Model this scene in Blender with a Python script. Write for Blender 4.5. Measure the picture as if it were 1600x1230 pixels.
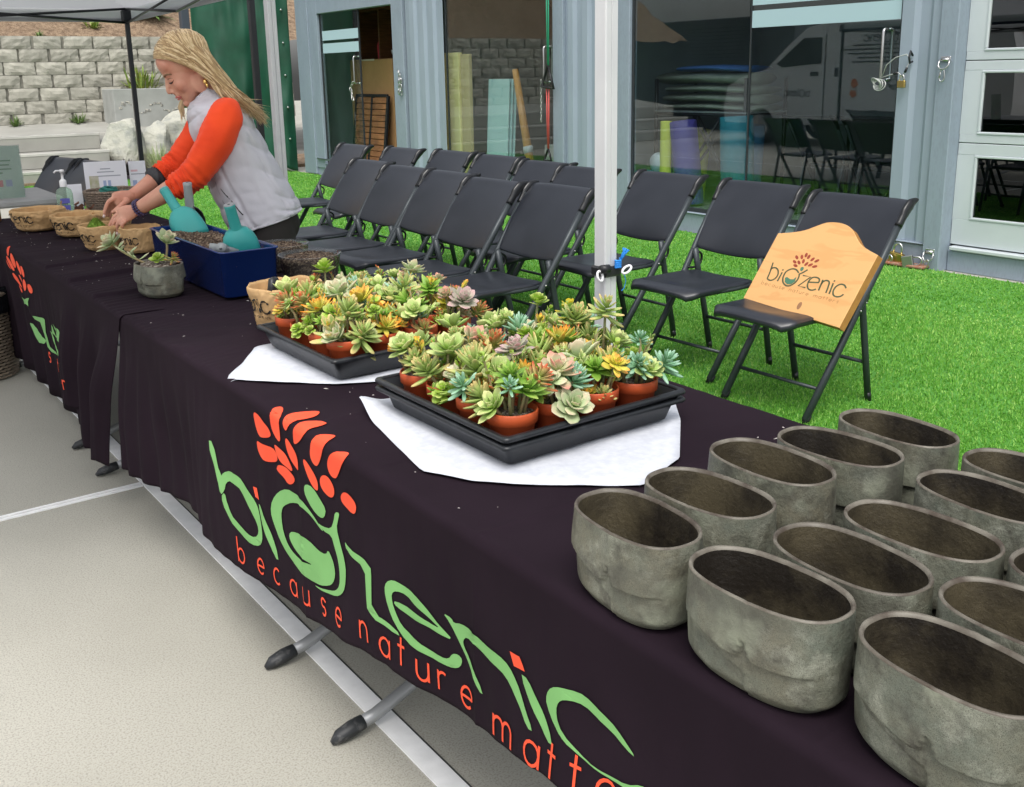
import bpy, bmesh, math, random
import numpy as np
from mathutils import Vector, Matrix, noise as mnoise

random.seed(7)
rad = math.radians
scene = bpy.context.scene
for _o in list(bpy.data.objects):
    bpy.data.objects.remove(_o, do_unlink=True)
COL = scene.collection

# ------------------------------------------------------------------ camera
CAM = Vector((-0.7767, 0.0, 1.4334))
YAW, PITCH, ROLL, FPX, PPY = 0.62903, 0.24269, -0.01896, 1568.92, 502.68
fwd = Vector((math.sin(YAW) * math.cos(PITCH), math.cos(YAW) * math.cos(PITCH), -math.sin(PITCH)))
rgt = Vector((math.cos(YAW), -math.sin(YAW), 0))
upv = rgt.cross(fwd)
r2 = rgt * math.cos(ROLL) + upv * math.sin(ROLL)
u2 = -rgt * math.sin(ROLL) + upv * math.cos(ROLL)
cam_data = bpy.data.cameras.new('camera')
cam = bpy.data.objects.new('camera', cam_data)
COL.objects.link(cam)
cam.matrix_world = Matrix(((r2.x, u2.x, -fwd.x, CAM.x), (r2.y, u2.y, -fwd.y, CAM.y),
                           (r2.z, u2.z, -fwd.z, CAM.z), (0, 0, 0, 1)))
cam_data.sensor_fit = 'HORIZONTAL'
cam_data.sensor_width = 36
cam_data.lens = FPX / 1600 * 36
cam_data.shift_y = -(615 - PPY) / 1600
cam_data.clip_start = 0.05
cam_data.clip_end = 500
scene.camera = cam

# ------------------------------------------------------------------ world, sun, exposure
SUN_EL, SUN_AZ = rad(60), rad(218)        # azimuth measured clockwise from +Y
world = bpy.data.worlds.new('World')
scene.world = world
world.use_nodes = True
nt = world.node_tree
bg = nt.nodes['Background']
sky = nt.nodes.new('ShaderNodeTexSky')
sky.sky_type = 'NISHITA'
sky.sun_disc = False
sky.sun_elevation = SUN_EL
sky.sun_rotation = SUN_AZ
sky.air_density = 1.0
sky.dust_density = 4.0
sky.ozone_density = 1.0
hs = nt.nodes.new('ShaderNodeHueSaturation')
hs.inputs['Saturation'].default_value = 0.28      # thin even cloud cover: a nearly white sky
nt.links.new(sky.outputs[0], hs.inputs['Color'])
nt.links.new(hs.outputs[0], bg.inputs['Color'])
bg.inputs['Strength'].default_value = 0.13
sun_d = bpy.data.lights.new('sun', 'SUN')
sun_d.energy = 1.1
sun_d.angle = rad(25)
sun_d.color = (1.0, 0.96, 0.9)
sun = bpy.data.objects.new('sun', sun_d)
COL.objects.link(sun)
sdir = Vector((math.sin(SUN_AZ) * math.cos(SUN_EL), math.cos(SUN_AZ) * math.cos(SUN_EL), math.sin(SUN_EL)))
sun.rotation_euler = (-sdir).to_track_quat('-Z', 'Y').to_euler()
sun.location = sdir * 30
vs = scene.view_settings
vs.view_transform = 'Standard'
vs.look = 'None'
vs.exposure = 0.68
vs.gamma = 1.0
vs.use_curve_mapping = False
scene.render.engine = 'CYCLES'
scene.cycles.use_denoising = True
scene.cycles.max_bounces = 8
scene.cycles.transparent_max_bounces = 16
scene.cycles.glossy_bounces = 4

# ------------------------------------------------------------------ materials
MATS = {}
def srgb(r, g, b):
    f = lambda c: (c / 255 / 12.92) if c / 255 <= 0.04045 else ((c / 255 + 0.055) / 1.055) ** 2.4
    return (f(r), f(g), f(b))

def mat(name, col, rough=0.5, metal=0.0, col2=None, nscale=8.0, detail=4.0, contrast=(0.35, 0.65), bump=0.0,
        bscale=120.0, spec=0.5, coord='Object', rnd=0.0, stretch=(1, 1, 1), sheen=0.0, trans=0.0, bdist=0.002,
        speck=None, speck_scale=200.0, speck_amt=0.5, rough2=None):
    if name in MATS:
        return MATS[name]
    m = bpy.data.materials.new(name)
    m.use_nodes = True
    n, l = m.node_tree.nodes, m.node_tree.links
    b = n['Principled BSDF']
    b.inputs['Roughness'].default_value = rough
    b.inputs['Metallic'].default_value = metal
    b.inputs['Specular IOR Level'].default_value = spec
    b.inputs['Base Color'].default_value = (*col, 1)
    if sheen:
        b.inputs['Sheen Weight'].default_value = sheen
    if trans:
        b.inputs['Transmission Weight'].default_value = trans
    tc = n.new('ShaderNodeTexCoord')
    vec = tc.outputs[coord]
    if rnd:
        oi = n.new('ShaderNodeObjectInfo')
        ad = n.new('ShaderNodeVectorMath'); ad.operation = 'ADD'
        sc = n.new('ShaderNodeVectorMath'); sc.operation = 'SCALE'; sc.inputs['Scale'].default_value = 37.0
        cb = n.new('ShaderNodeCombineXYZ')
        for i in range(3):
            l.new(oi.outputs['Random'], cb.inputs[i])
        l.new(cb.outputs[0], sc.inputs[0]); l.new(vec, ad.inputs[0]); l.new(sc.outputs[0], ad.inputs[1])
        vec = ad.outputs[0]
    if stretch != (1, 1, 1):
        mp = n.new('ShaderNodeMapping'); mp.inputs['Scale'].default_value = stretch
        l.new(vec, mp.inputs['Vector']); vec = mp.outputs[0]
    cout = None
    if col2 is not None:
        nz = n.new('ShaderNodeTexNoise'); nz.inputs['Scale'].default_value = nscale; nz.inputs['Detail'].default_value = detail
        l.new(vec, nz.inputs['Vector'])
        rp = n.new('ShaderNodeMapRange'); rp.inputs[1].default_value = contrast[0]; rp.inputs[2].default_value = contrast[1]
        l.new(nz.outputs[0], rp.inputs[0])
        mx = n.new('ShaderNodeMix'); mx.data_type = 'RGBA'
        mx.inputs[6].default_value = (*col, 1); mx.inputs[7].default_value = (*col2, 1)
        l.new(rp.outputs[0], mx.inputs[0])
        cout = mx.outputs[2]
        if rough2 is not None:
            mr = n.new('ShaderNodeMapRange'); mr.inputs[3].default_value = rough; mr.inputs[4].default_value = rough2
            l.new(rp.outputs[0], mr.inputs[0]); l.new(mr.outputs[0], b.inputs['Roughness'])
    if speck is not None:
        vo = n.new('ShaderNodeTexNoise'); vo.inputs['Scale'].default_value = speck_scale; vo.inputs['Detail'].default_value = 2
        l.new(vec, vo.inputs['Vector'])
        r3 = n.new('ShaderNodeMapRange'); r3.inputs[1].default_value = 0.48; r3.inputs[2].default_value = 0.66
        r3.inputs[4].default_value = speck_amt
        l.new(vo.outputs[0], r3.inputs[0])
        m2 = n.new('ShaderNodeMix'); m2.data_type = 'RGBA'
        m2.inputs[7].default_value = (*speck, 1)
        if cout is None:
            m2.inputs[6].default_value = (*col, 1)
        else:
            l.new(cout, m2.inputs[6])
        l.new(r3.outputs[0], m2.inputs[0]); cout = m2.outputs[2]
    if rnd:
        # slight value shift from object to object
        hv = n.new('ShaderNodeHueSaturation')
        mr = n.new('ShaderNodeMapRange'); mr.inputs[3].default_value = 1 - rnd; mr.inputs[4].default_value = 1 + rnd
        l.new(oi.outputs['Random'], mr.inputs[0]); l.new(mr.outputs[0], hv.inputs['Value'])
        if cout is None:
            hv.inputs['Color'].default_value = (*col, 1)
        else:
            l.new(cout, hv.inputs['Color'])
        cout = hv.outputs[0]
    if cout is not None:
        l.new(cout, b.inputs['Base Color'])
    if bump:
        nb = n.new('ShaderNodeTexNoise'); nb.inputs['Scale'].default_value = bscale; nb.inputs['Detail'].default_value = 4
        l.new(vec, nb.inputs['Vector'])
        bp = n.new('ShaderNodeBump'); bp.inputs['Strength'].default_value = bump; bp.inputs['Distance'].default_value = bdist
        l.new(nb.outputs[0], bp.inputs['Height']); l.new(bp.outputs[0], b.inputs['Normal'])
    MATS[name] = m
    return m

def glass_mat(name, tint, ior=1.6, rough=0.0, body=None, body_amt=0.0):
    if name in MATS:
        return MATS[name]
    m = bpy.data.materials.new(name); m.use_nodes = True
    n, l = m.node_tree.nodes, m.node_tree.links
    n.remove(n['Principled BSDF'])
    out = n['Material Output']
    tr = n.new('ShaderNodeBsdfTransparent'); tr.inputs[0].default_value = (*tint, 1)
    first = tr.outputs[0]
    if body is not None:
        df = n.new('ShaderNodeBsdfDiffuse'); df.inputs[0].default_value = (*body, 1)
        mx0 = n.new('ShaderNodeMixShader'); mx0.inputs[0].default_value = body_amt
        l.new(first, mx0.inputs[1]); l.new(df.outputs[0], mx0.inputs[2]); first = mx0.outputs[0]
    gl = n.new('ShaderNodeBsdfGlossy'); gl.inputs['Roughness'].default_value = rough
    fr = n.new('ShaderNodeFresnel')
    ge = n.new('ShaderNodeNewGeometry'); mr = n.new('ShaderNodeMapRange')      # thin sheet: same reflectance from either side
    mr.inputs[3].default_value = ior; mr.inputs[4].default_value = 1 / ior
    l.new(ge.outputs['Backfacing'], mr.inputs[0]); l.new(mr.outputs[0], fr.inputs['IOR'])
    mx = n.new('ShaderNodeMixShader')
    l.new(fr.outputs[0], mx.inputs[0]); l.new(first, mx.inputs[1]); l.new(gl.outputs[0], mx.inputs[2])
    l.new(mx.outputs[0], out.inputs[0])
    MATS[name] = m
    return m

# ------------------------------------------------------------------ mesh builder
class MB:
    def __init__(self):
        self.v = []; self.f = []; self.mi = []; self.cur = 0; self.sm = []; self.smooth = True
    def add(self, vs, fs, smooth=None):
        o = len(self.v)
        self.v.extend([tuple(p) for p in vs])
        s = self.smooth if smooth is None else smooth
        for f in fs:
            self.f.append(tuple(i + o for i in f)); self.mi.append(self.cur); self.sm.append(s)
        return self
    def box(self, lo, hi, M=None, bev=0.0):
        (x0, y0, z0), (x1, y1, z1) = lo, hi
        if bev > 0:
            b = min(bev, (x1 - x0) * .45, (y1 - y0) * .45, (z1 - z0) * .45)
            pts = []; idx = {}
            xs, ys, zs = (x0, x1), (y0, y1), (z0, z1)
            for i in (0, 1):
                for j in (0, 1):
                    for k in (0, 1):
                        sx, sy, sz = (1, -1)[i], (1, -1)[j], (1, -1)[k]
                        idx[(i, j, k, 0)] = len(pts); pts.append((xs[i], ys[j] + sy * b, zs[k] + sz * b))
                        idx[(i, j, k, 1)] = len(pts); pts.append((xs[i] + sx * b, ys[j], zs[k] + sz * b))
                        idx[(i, j, k, 2)] = len(pts); pts.append((xs[i] + sx * b, ys[j] + sy * b, zs[k]))
            fs = []
            q = lambda *a: fs.append(a)
            for i in (0, 1):
                a = [idx[(i, 0, 0, 0)], idx[(i, 1, 0, 0)], idx[(i, 1, 1, 0)], idx[(i, 0, 1, 0)]]
                q(*(a if i else a[::-1]))
                a = [idx[(0, i, 0, 1)], idx[(0, i, 1, 1)], idx[(1, i, 1, 1)], idx[(1, i, 0, 1)]]
                q(*(a if i else a[::-1]))
                a = [idx[(0, 0, i, 2)], idx[(1, 0, i, 2)], idx[(1, 1, i, 2)], idx[(0, 1, i, 2)]]
                q(*(a if i else a[::-1]))
            for j in (0, 1):
                for k in (0, 1):
                    q(idx[(0, j, k, 1)], idx[(1, j, k, 1)], idx[(1, j, k, 2)], idx[(0, j, k, 2)])
                    q(idx[(j, 0, k, 0)], idx[(j, 1, k, 0)], idx[(j, 1, k, 2)], idx[(j, 0, k, 2)])
                    q(idx[(j, k, 0, 0)], idx[(j, k, 1, 0)], idx[(j, k, 1, 1)], idx[(j, k, 0, 1)])
            for i in (0, 1):
                for j in (0, 1):
                    for k in (0, 1):
                        q(idx[(i, j, k, 0)], idx[(i, j, k, 1)], idx[(i, j, k, 2)])
        else:
            pts = [(x, y, z) for x in (x0, x1) for y in (y0, y1) for z in (z0, z1)]
            fs = [(0, 1, 3, 2), (4, 6, 7, 5), (0, 4, 5, 1), (2, 3, 7, 6), (0, 2, 6, 4), (1, 5, 7, 3)]
        if M is not None:
            pts = [M @ Vector(p) for p in pts]
        return self.add(pts, fs, False)
    def tube(self, path, r, n=10, cap=True, closed=False, flat=1.0, up=None):
        P = [Vector(p) for p in path]
        m = len(P)
        R = r if isinstance(r, (list, tuple)) else [r] * m
        vs, fs = [], []
        prev = None
        for i in range(m):
            if closed:
                t = P[(i + 1) % m] - P[i - 1]
            else:
                t = P[min(i + 1, m - 1)] - P[max(i - 1, 0)]
            t = t.normalized() if t.length > 1e-9 else Vector((0, 0, 1))
            if prev is None:
                a = Vector(up) if up is not None else (Vector((0, 0, 1)) if abs(t.z) < .9 else Vector((1, 0, 0)))
                x = (a - t * a.dot(t)).normalized()
            else:
                x = (prev - t * prev.dot(t)).normalized()
            prev = x
            y = t.cross(x)
            rr = R[i]; ra, rb = rr if isinstance(rr, (list, tuple)) else (rr * flat, rr)
            for k in range(n):
                a = 2 * math.pi * k / n
                vs.append(P[i] + x * (math.cos(a) * ra) + y * (math.sin(a) * rb))
        seg = m if closed else m - 1
        for i in range(seg):
            j = (i + 1) % m
            for k in range(n):
                fs.append((i * n + k, i * n + (k + 1) % n, j * n + (k + 1) % n, j * n + k))
        if cap and not closed:
            fs.append(tuple(range(n - 1, -1, -1))); fs.append(tuple((m - 1) * n + k for k in range(n)))
        return self.add(vs, fs)
    def loft(self, rings, cap=(True, True), closed=True):
        n = len(rings[0]); vs = [p for r in rings for p in r]; fs = []
        for i in range(len(rings) - 1):
            for k in range(n if closed else n - 1):
                fs.append((i * n + k, i * n + (k + 1) % n, (i + 1) * n + (k + 1) % n, (i + 1) * n + k))
        if cap[0]: fs.append(tuple(range(n - 1, -1, -1)))
        if cap[1]: fs.append(tuple((len(rings) - 1) * n + k for k in range(n)))
        return self.add(vs, fs)
    def lathe(self, prof, n=24, c=(0, 0, 0), cap=(False, False), sx=1, sy=1, M=None, wob=None):
        rings = []
        for (r, z) in prof:
            ring = []
            for k in range(n):
                a = 2 * math.pi * k / n
                w = wob(a, z) if wob else 1.0
                p = Vector((c[0] + r * sx * w * math.cos(a), c[1] + r * sy * w * math.sin(a), c[2] + z))
                ring.append(M @ p if M is not None else p)
            rings.append(ring)
        return self.loft(rings, cap)
    def ball(self, c, r, n=12, m=8, M=None):
        rx, ry, rz = r if isinstance(r, (list, tuple)) else (r, r, r)
        rings = []
        for i in range(m + 1):
            t = math.pi * i / m
            s = max(math.sin(t), 1e-3)
            ring = [Vector((rx * s * math.cos(2 * math.pi * k / n), ry * s * math.sin(2 * math.pi * k / n), -rz * math.cos(t))) for k in range(n)]
            ring = [(M @ p if M is not None else p) + Vector(c) for p in ring]
            rings.append(ring)
        return self.loft(rings)
    def sheet(self, fn, nu, nv):
        vs = [fn(i / (nu - 1), j / (nv - 1)) for i in range(nu) for j in range(nv)]
        fs = [(i * nv + j, (i + 1) * nv + j, (i + 1) * nv + j + 1, i * nv + j + 1) for i in range(nu - 1) for j in range(nv - 1)]
        return self.add(vs, fs)
    def prism(self, poly, depth, M):
        """poly in local xy, extruded from z=0 to z=depth, placed by M (concave polygons allowed)"""
        n = len(poly)
        vs = [M @ Vector((x, y, 0)) for x, y in poly] + [M @ Vector((x, y, depth)) for x, y in poly]
        fs = [(i, (i + 1) % n, n + (i + 1) % n, n + i) for i in range(n)]
        for t in tessellate(poly):
            fs.append(tuple(t[::-1])); fs.append(tuple(n + i for i in t))
        return self.add(vs, fs, False)
    def build(self, name, material=None, parent=None, origin=None, solid=0.0, subsurf=0):
        me = bpy.data.meshes.new(name)
        org = Vector(origin) if origin is not None else (Vector(parent.get('_o', (0, 0, 0))) if parent is not None else Vector((0, 0, 0)))
        me.from_pydata([(p[0] - org.x, p[1] - org.y, p[2] - org.z) for p in self.v], [], self.f)
        if isinstance(material, (list, tuple)):
            for mm in material: me.materials.append(mm)
            me.polygons.foreach_set('material_index', self.mi)
        elif material is not None:
            me.materials.append(material)
        me.polygons.foreach_set('use_smooth', self.sm)
        me.update()
        o = bpy.data.objects.new(name, me)
        COL.objects.link(o)
        if parent is not None:
            o.parent = parent
            o['_o'] = tuple(org)
        else:
            o.location = org
        if solid:
            md = o.modifiers.new('solid', 'SOLIDIFY'); md.thickness = abs(solid); md.offset = -1 if solid > 0 else 1
        if subsurf:
            md = o.modifiers.new('sub', 'SUBSURF'); md.levels = subsurf; md.render_levels = subsurf
        return o

from mathutils.geometry import tessellate_polygon
def tessellate(poly):
    return [tuple(t) for t in tessellate_polygon([[Vector((x, y, 0)) for x, y in poly]])]

def tag(o, label=None, cat=None, group=None, kind=None):
    if label: o['label'] = label
    if cat: o['category'] = cat
    if group: o['group'] = group
    if kind: o['kind'] = kind
    return o

def thing(name, label, cat, loc=(0, 0, 0), group=None, rotz=0.0):
    """an Empty at the thing's base; parts given in world coordinates (rotz=0)"""
    o = bpy.data.objects.new(name, None)
    o.empty_display_size = 0.05
    COL.objects.link(o)
    o.location = loc
    o.rotation_euler = (0, 0, rotz)
    o['_o'] = tuple(loc)
    return tag(o, label, cat, group)

def copy_tree(o, parent=None):
    c = o.copy(); COL.objects.link(c); c.parent = parent
    for ch in list(o.children):
        copy_tree(ch, c)
    return c

def TR(loc=(0, 0, 0), rx=0, ry=0, rz=0, s=1.0):
    return Matrix.Translation(Vector(loc)) @ Matrix.Rotation(rz, 4, 'Z') @ Matrix.Rotation(ry, 4, 'Y') @ Matrix.Rotation(rx, 4, 'X') @ Matrix.Scale(s, 4)

def fbm(x, y=0.0, z=0.0):
    return mnoise.noise(Vector((x, y, z)))
def sstep(a, b, x):
    t = min(1.0, max(0.0, (x - a) / (b - a))); return t * t * (3 - 2 * t)
def lerp(a, b, t): return a + (b - a) * t
def pl(xs, ys, x):
    return float(np.interp(x, xs, ys))
# ================================================================== SETTING
m_conc = mat('exposed_aggregate', (0.47, 0.458, 0.40), 0.85, col2=(0.36, 0.35, 0.30), nscale=.7, detail=6, bump=0.35, bscale=260,
             speck=(0.27, 0.255, 0.225), speck_scale=210, speck_amt=0.75, bdist=0.003)
m_white_strip = mat('white_paint', (0.93, 0.935, 0.94), 0.75, col2=(0.84, 0.845, 0.85), nscale=20, bump=0.1, bscale=90)
m_dark_gap = mat('joint_gap', (0.05, 0.05, 0.05), 0.9)
m_step = mat('step_concrete', (0.37, 0.365, 0.33), 0.85, col2=(0.31, 0.305, 0.275), nscale=2.5, bump=0.2, bscale=90)
m_nosing = mat('step_nosing', (0.54, 0.53, 0.49), 0.8, col2=(0.46, 0.45, 0.42), nscale=6)
m_block = mat('split_block', (0.43, 0.415, 0.355), 0.9, col2=(0.33, 0.32, 0.27), nscale=9, bump=0.35, bscale=50, bdist=0.01, rnd=0.1)
m_blockback = mat('block_core', (0.30, 0.29, 0.25), 0.95, col2=(0.23, 0.22, 0.19), nscale=9)
m_mulch = mat('mulch', (0.12, 0.075, 0.045), 0.95, col2=(0.27, 0.19, 0.12), nscale=14, detail=8, bump=0.8, bscale=40, bdist=0.02,
              speck=(0.42, 0.32, 0.22), speck_scale=55, speck_amt=0.5)

def struct(name, mb, m, **k):
    o = mb.build(name, m, **k)
    o['kind'] = 'structure'
    return o

mb = MB(); mb.box((-40, -25, -0.3), (45, 60, 0.0)); struct('concrete_ground', mb, m_conc)
mb = MB(); mb.box((0.136, -8, 0.0), (0.187, 15.3, 0.004)); struct('white_ground_stripe', mb, m_white_strip)
mb = MB(); mb.box((0.1885, -8, 0.0), (0.1925, 15.3, 0.0025)); struct('ground_joint', mb, m_dark_gap)
mb = MB()
mb.box((-8, 3.548, 0.0), (0.133, 3.564, 0.004)); mb.box((-8, 3.572, 0.0), (0.133, 3.588, 0.004))
struct('double_ground_line', mb, m_white_strip)
mb = MB(); mb.box((-8, 6.02, 0.0), (1.2, 6.05, 0.004)); struct('cross_ground_line', mb, m_white_strip)

# ---- artificial turf: a base sheet and real blades
TX0, TX1, TY0, TY1 = 1.62, 5.80, -1.5, 15.45
m_turfbase = mat('turf_backing', (0.07, 0.24, 0.03), 0.95, col2=(0.10, 0.30, 0.045), nscale=30)
mb = MB(); mb.box((TX0, TY0, 0.0), (TX1, TY1, 0.012)); struct('turf_lawn', mb, m_turfbase)
mb = MB(); mb.box((TX0, TY1 + .001, 0.0), (9.0, 17.55, 0.05)); struct('mulch_bed', mb, m_mulch)

def turf_material():
    m = bpy.data.materials.new('turf_fibre'); m.use_nodes = True
    n, l = m.node_tree.nodes, m.node_tree.links
    b = n['Principled BSDF']; b.inputs['Roughness'].default_value = 0.55
    b.inputs['Specular IOR Level'].default_value = 0.3
    at = n.new('ShaderNodeAttribute'); at.attribute_name = 'shade'
    cr = n.new('ShaderNodeValToRGB'); e = cr.color_ramp.elements
    e[0].position = 0; e[0].color = (0.07, 0.27, 0.02, 1)
    e[1].position = 1; e[1].color = (0.52, 0.76, 0.22, 1)
    k = e.new(0.55); k.color = (0.22, 0.52, 0.075, 1)
    l.new(at.outputs['Fac'], cr.inputs[0]); l.new(cr.outputs[0], b.inputs['Base Color'])
    tl = n.new('ShaderNodeBsdfTranslucent'); l.new(cr.outputs[0], tl.inputs[0])
    mx = n.new('ShaderNodeMixShader'); mx.inputs[0].default_value = 0.4
    l.new(b.outputs[0], mx.inputs[1]); l.new(tl.outputs[0], mx.inputs[2]); l.new(mx.outputs[0], n['Material Output'].inputs[0])
    return m

def make_turf():
    rng = np.random.default_rng(3)
    pts, wid = [], []
    cx, cy = CAM.x, CAM.y
    cell = 0.5
    for ix in np.arange(TX0, TX1, cell):
        for iy in np.arange(TY0, TY1, cell):
            d = math.hypot(ix + .25 - cx, iy + .25 - cy)
            # outside the camera's fan: sparse
            ang = math.degrees(math.atan2(ix + .25 - cx, iy + .25 - cy))
            dens = 17000 if d < 4.6 else (9000 if d < 6.2 else (4500 if d < 9 else 2000))
            if ang > 68 or d < 2.3: dens = 2500
            k = int(dens * cell * cell)
            p = rng.random((k, 2)) * cell + (ix, iy)
            pts.append(p); wid.append(np.full(k, 0.0022 if d < 4.6 else (0.0030 if d < 6.2 else (0.0042 if d < 9 else 0.006))))
    p = np.concatenate(pts); w = np.concatenate(wid); n = len(p)
    keep = (p[:, 0] < TX1 - .004) & (p[:, 1] < TY1 - .004); p = p[keep]; w = w[keep]; n = len(p)
    a = rng.random(n) * 2 * np.pi
    h = 0.010 + rng.random(n) * 0.014
    # trodden and brushed patches
    h *= np.array([1 + .35 * fbm(a_ * 1.3, b_ * 1.3) for a_, b_ in p])
    la = rng.random(n) * 2 * np.pi
    lean = rng.random(n) * 0.020
    dx, dy = np.cos(a) * w, np.sin(a) * w
    lx, ly = np.cos(la) * lean, np.sin(la) * lean
    V = np.zeros((n, 5, 3))
    V[:, 0] = np.stack([p[:, 0] - dx, p[:, 1] - dy, np.full(n, .010)], 1)
    V[:, 1] = np.stack([p[:, 0] + dx, p[:, 1] + dy, np.full(n, .010)], 1)
    V[:, 2] = np.stack([p[:, 0] + dx * .8 + lx * .4, p[:, 1] + dy * .8 + ly * .4, .010 + h * .6], 1)
    V[:, 3] = np.stack([p[:, 0] - dx * .8 + lx * .4, p[:, 1] - dy * .8 + ly * .4, .010 + h * .6], 1)
    V[:, 4] = np.stack([p[:, 0] + lx, p[:, 1] + ly, .010 + h * (1 - lean / .05)], 1)
    me = bpy.data.meshes.new('turf_grass')
    me.vertices.add(n * 5); me.vertices.foreach_set('co', V.reshape(-1))
    base = np.arange(n) * 5
    quads = np.stack([base, base + 1, base + 2, base + 3], 1)
    tris = np.stack([base + 3, base + 2, base + 4], 1)
    loops = np.concatenate([quads.reshape(-1), tris.reshape(-1)])
    me.loops.add(len(loops)); me.loops.foreach_set('vertex_index', loops)
    starts = np.concatenate([np.arange(n) * 4, n * 4 + np.arange(n) * 3])
    tot = np.concatenate([np.full(n, 4), np.full(n, 3)])
    me.polygons.add(2 * n); me.polygons.foreach_set('loop_start', starts); me.polygons.foreach_set('loop_total', tot)
    me.update(calc_edges=True)
    at = me.attributes.new('shade', 'FLOAT', 'POINT')
    s = np.clip(rng.normal(0.5, 0.2, n) + np.array([.22 * fbm(a_ * .9 + 7, b_ * .9) + .12 * fbm(a_ * 4, b_ * 4 + 3) for a_, b_ in p]), 0, 1)
    # thatch: a few straw-pale fibres
    at.data.foreach_set('value', np.repeat(s, 5).astype(np.float32))
    me.materials.append(turf_material())
    o = bpy.data.objects.new('turf_grass', me); COL.objects.link(o)
    tag(o, 'bright green artificial turf fibres under the rows of chairs', 'artificial turf', kind='stuff')
make_turf()

# ---- concrete steps and landing
st = thing('concrete_steps', 'pale concrete steps leading up to the block retaining wall', 'steps', (1.0, 15.5, 0))
for i, (y0, z1) in enumerate(((15.5, 0.2), (15.95, 0.42), (16.4, 0.66))):
    z0 = (0.0, 0.2, 0.42)[i]
    y1 = (15.95, 16.4, 17.6)[i]
    mb = MB(); mb.box((-4, y0, z0 + .001), (3.38, y1 - .002 if i < 2 else 17.55, z1), bev=.008); mb.build('step', m_step, st)
    mb = MB(); mb.box((-4, y0 - .006, z1 - .035), (3.385, y0 + .07, z1 + .004), bev=.004); mb.build('nosing', m_nosing, st)
mb = MB(); mb.add([(-4, 16.5, .664), (3.4, 16.5, .664), (6.5, 16.9, .55), (6.5, 17.6, .76), (3.4, 17.6, .78), (-4, 17.6, .78)],
                  [(0, 1, 4, 5), (1, 2, 3, 4)])
mb.build('landing', m_step, st)

# ---- retaining wall of split-face blocks
rw = thing('retaining_wall', 'grey split-face block retaining wall behind the steps', 'wall', (2, 17.6, 0.74))
mb = MB()
for r in range(7):
    mb.box((-3, 17.635 + r * .018, .74 + r * .2), (7.2, 17.95, .74 + r * .2 + .199))
mb.build('wall_core', m_blockback, rw)
def block_mesh(seed, w=.385):
    rnd = random.Random(seed)
    mb = MB(); nx, nz = 7, 5; h = .193
    vs = []
    for i in range(nx):
        for j in range(nz):
            x = (i / (nx - 1) - .5) * w; z = j / (nz - 1) * h
            e = min(i, nx - 1 - i) / 2.0; f = min(j, nz - 1 - j) / 1.5
            y = -0.03 * min(1, e) * min(1, f + .25) + fbm(x * 9 + seed * 7, z * 14, seed) * .018
            jx = rnd.uniform(-.006, .006) if 0 < i < nx - 1 else rnd.uniform(-.01, .004) * (1 if i else -1)
            vs.append((x + jx, y, z))
    fs = [(i * nz + j, (i + 1) * nz + j, (i + 1) * nz + j + 1, i * nz + j + 1) for i in range(nx - 1) for j in range(nz - 1)]
    n0 = len(vs)
    bx = w * .46
    vs += [(-bx, .1, 0), (bx, .1, 0), (bx, .1, h), (-bx, .1, h)]
    for i in range(nx - 1):
        a, b = i * nz, (i + 1) * nz
        fs.append((a, n0, b) if i == 0 else (a, n0 if i < nx // 2 else n0 + 1, b))
        a, b = i * nz + nz - 1, (i + 1) * nz + nz - 1
        fs.append((b, n0 + 3 if i < nx // 2 else n0 + 2, a))
    for j in range(nz - 1):
        fs.append((j, j + 1, n0 if j < nz // 2 else n0 + 3))
        a = (nx - 1) * nz + j
        fs.append((a + 1, a, n0 + 1 if j < nz // 2 else n0 + 2))
    mb.smooth = False
    mb.add(vs, fs)
    return mb
bl = [block_mesh(s, .43).build('block', m_block, rw, origin=(0, 0, 0)).data for s in range(7)]
for o in list(rw.children):
    if o.name.startswith('block'):
        bpy.data.objects.remove(o)
for r in range(7):
    x = -2.9 + (r % 2) * .23
    while x < 6.9:
        o = bpy.data.objects.new('block', random.choice(bl)); COL.objects.link(o); o.parent = rw
        o.location = Vector((x, 17.6 + r * .018, .742 + r * .2)) - rw.location
        o.scale.x = random.uniform(.95, 1.06) * random.choice((1, -1))
        x += .46
# ---- hillside above
def hill(u, v):
    x = -6 + u * 20; y = 17.95 + v * 7
    return (x, y, 2.10 + v * 4.2 + fbm(x * .7, y * .7) * .18 * min(1, v * 8) + fbm(x * 3, y * 3) * .07)
mb = MB(); mb.sheet(hill, 80, 40); struct('mulch_hillside', mb, m_mulch)

# ---- plants, boulders and planter by the wall
def leafmat(name, c, c2, rough=.5):
    return mat(name, c, rough, col2=c2, nscale=25, rnd=.12)
m_strap = leafmat('strap_leaf', (0.13, 0.24, 0.04), (0.32, 0.38, 0.07))
m_darkleaf = leafmat('dark_leaf', (0.018, 0.014, 0.02), (0.04, 0.02, 0.03))
m_palegrass = leafmat('pale_grass', (0.36, 0.45, 0.2), (0.5, 0.55, 0.32))
m_bush = leafmat('bush_leaf', (0.05, 0.12, 0.02), (0.16, 0.24, 0.06))

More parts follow.
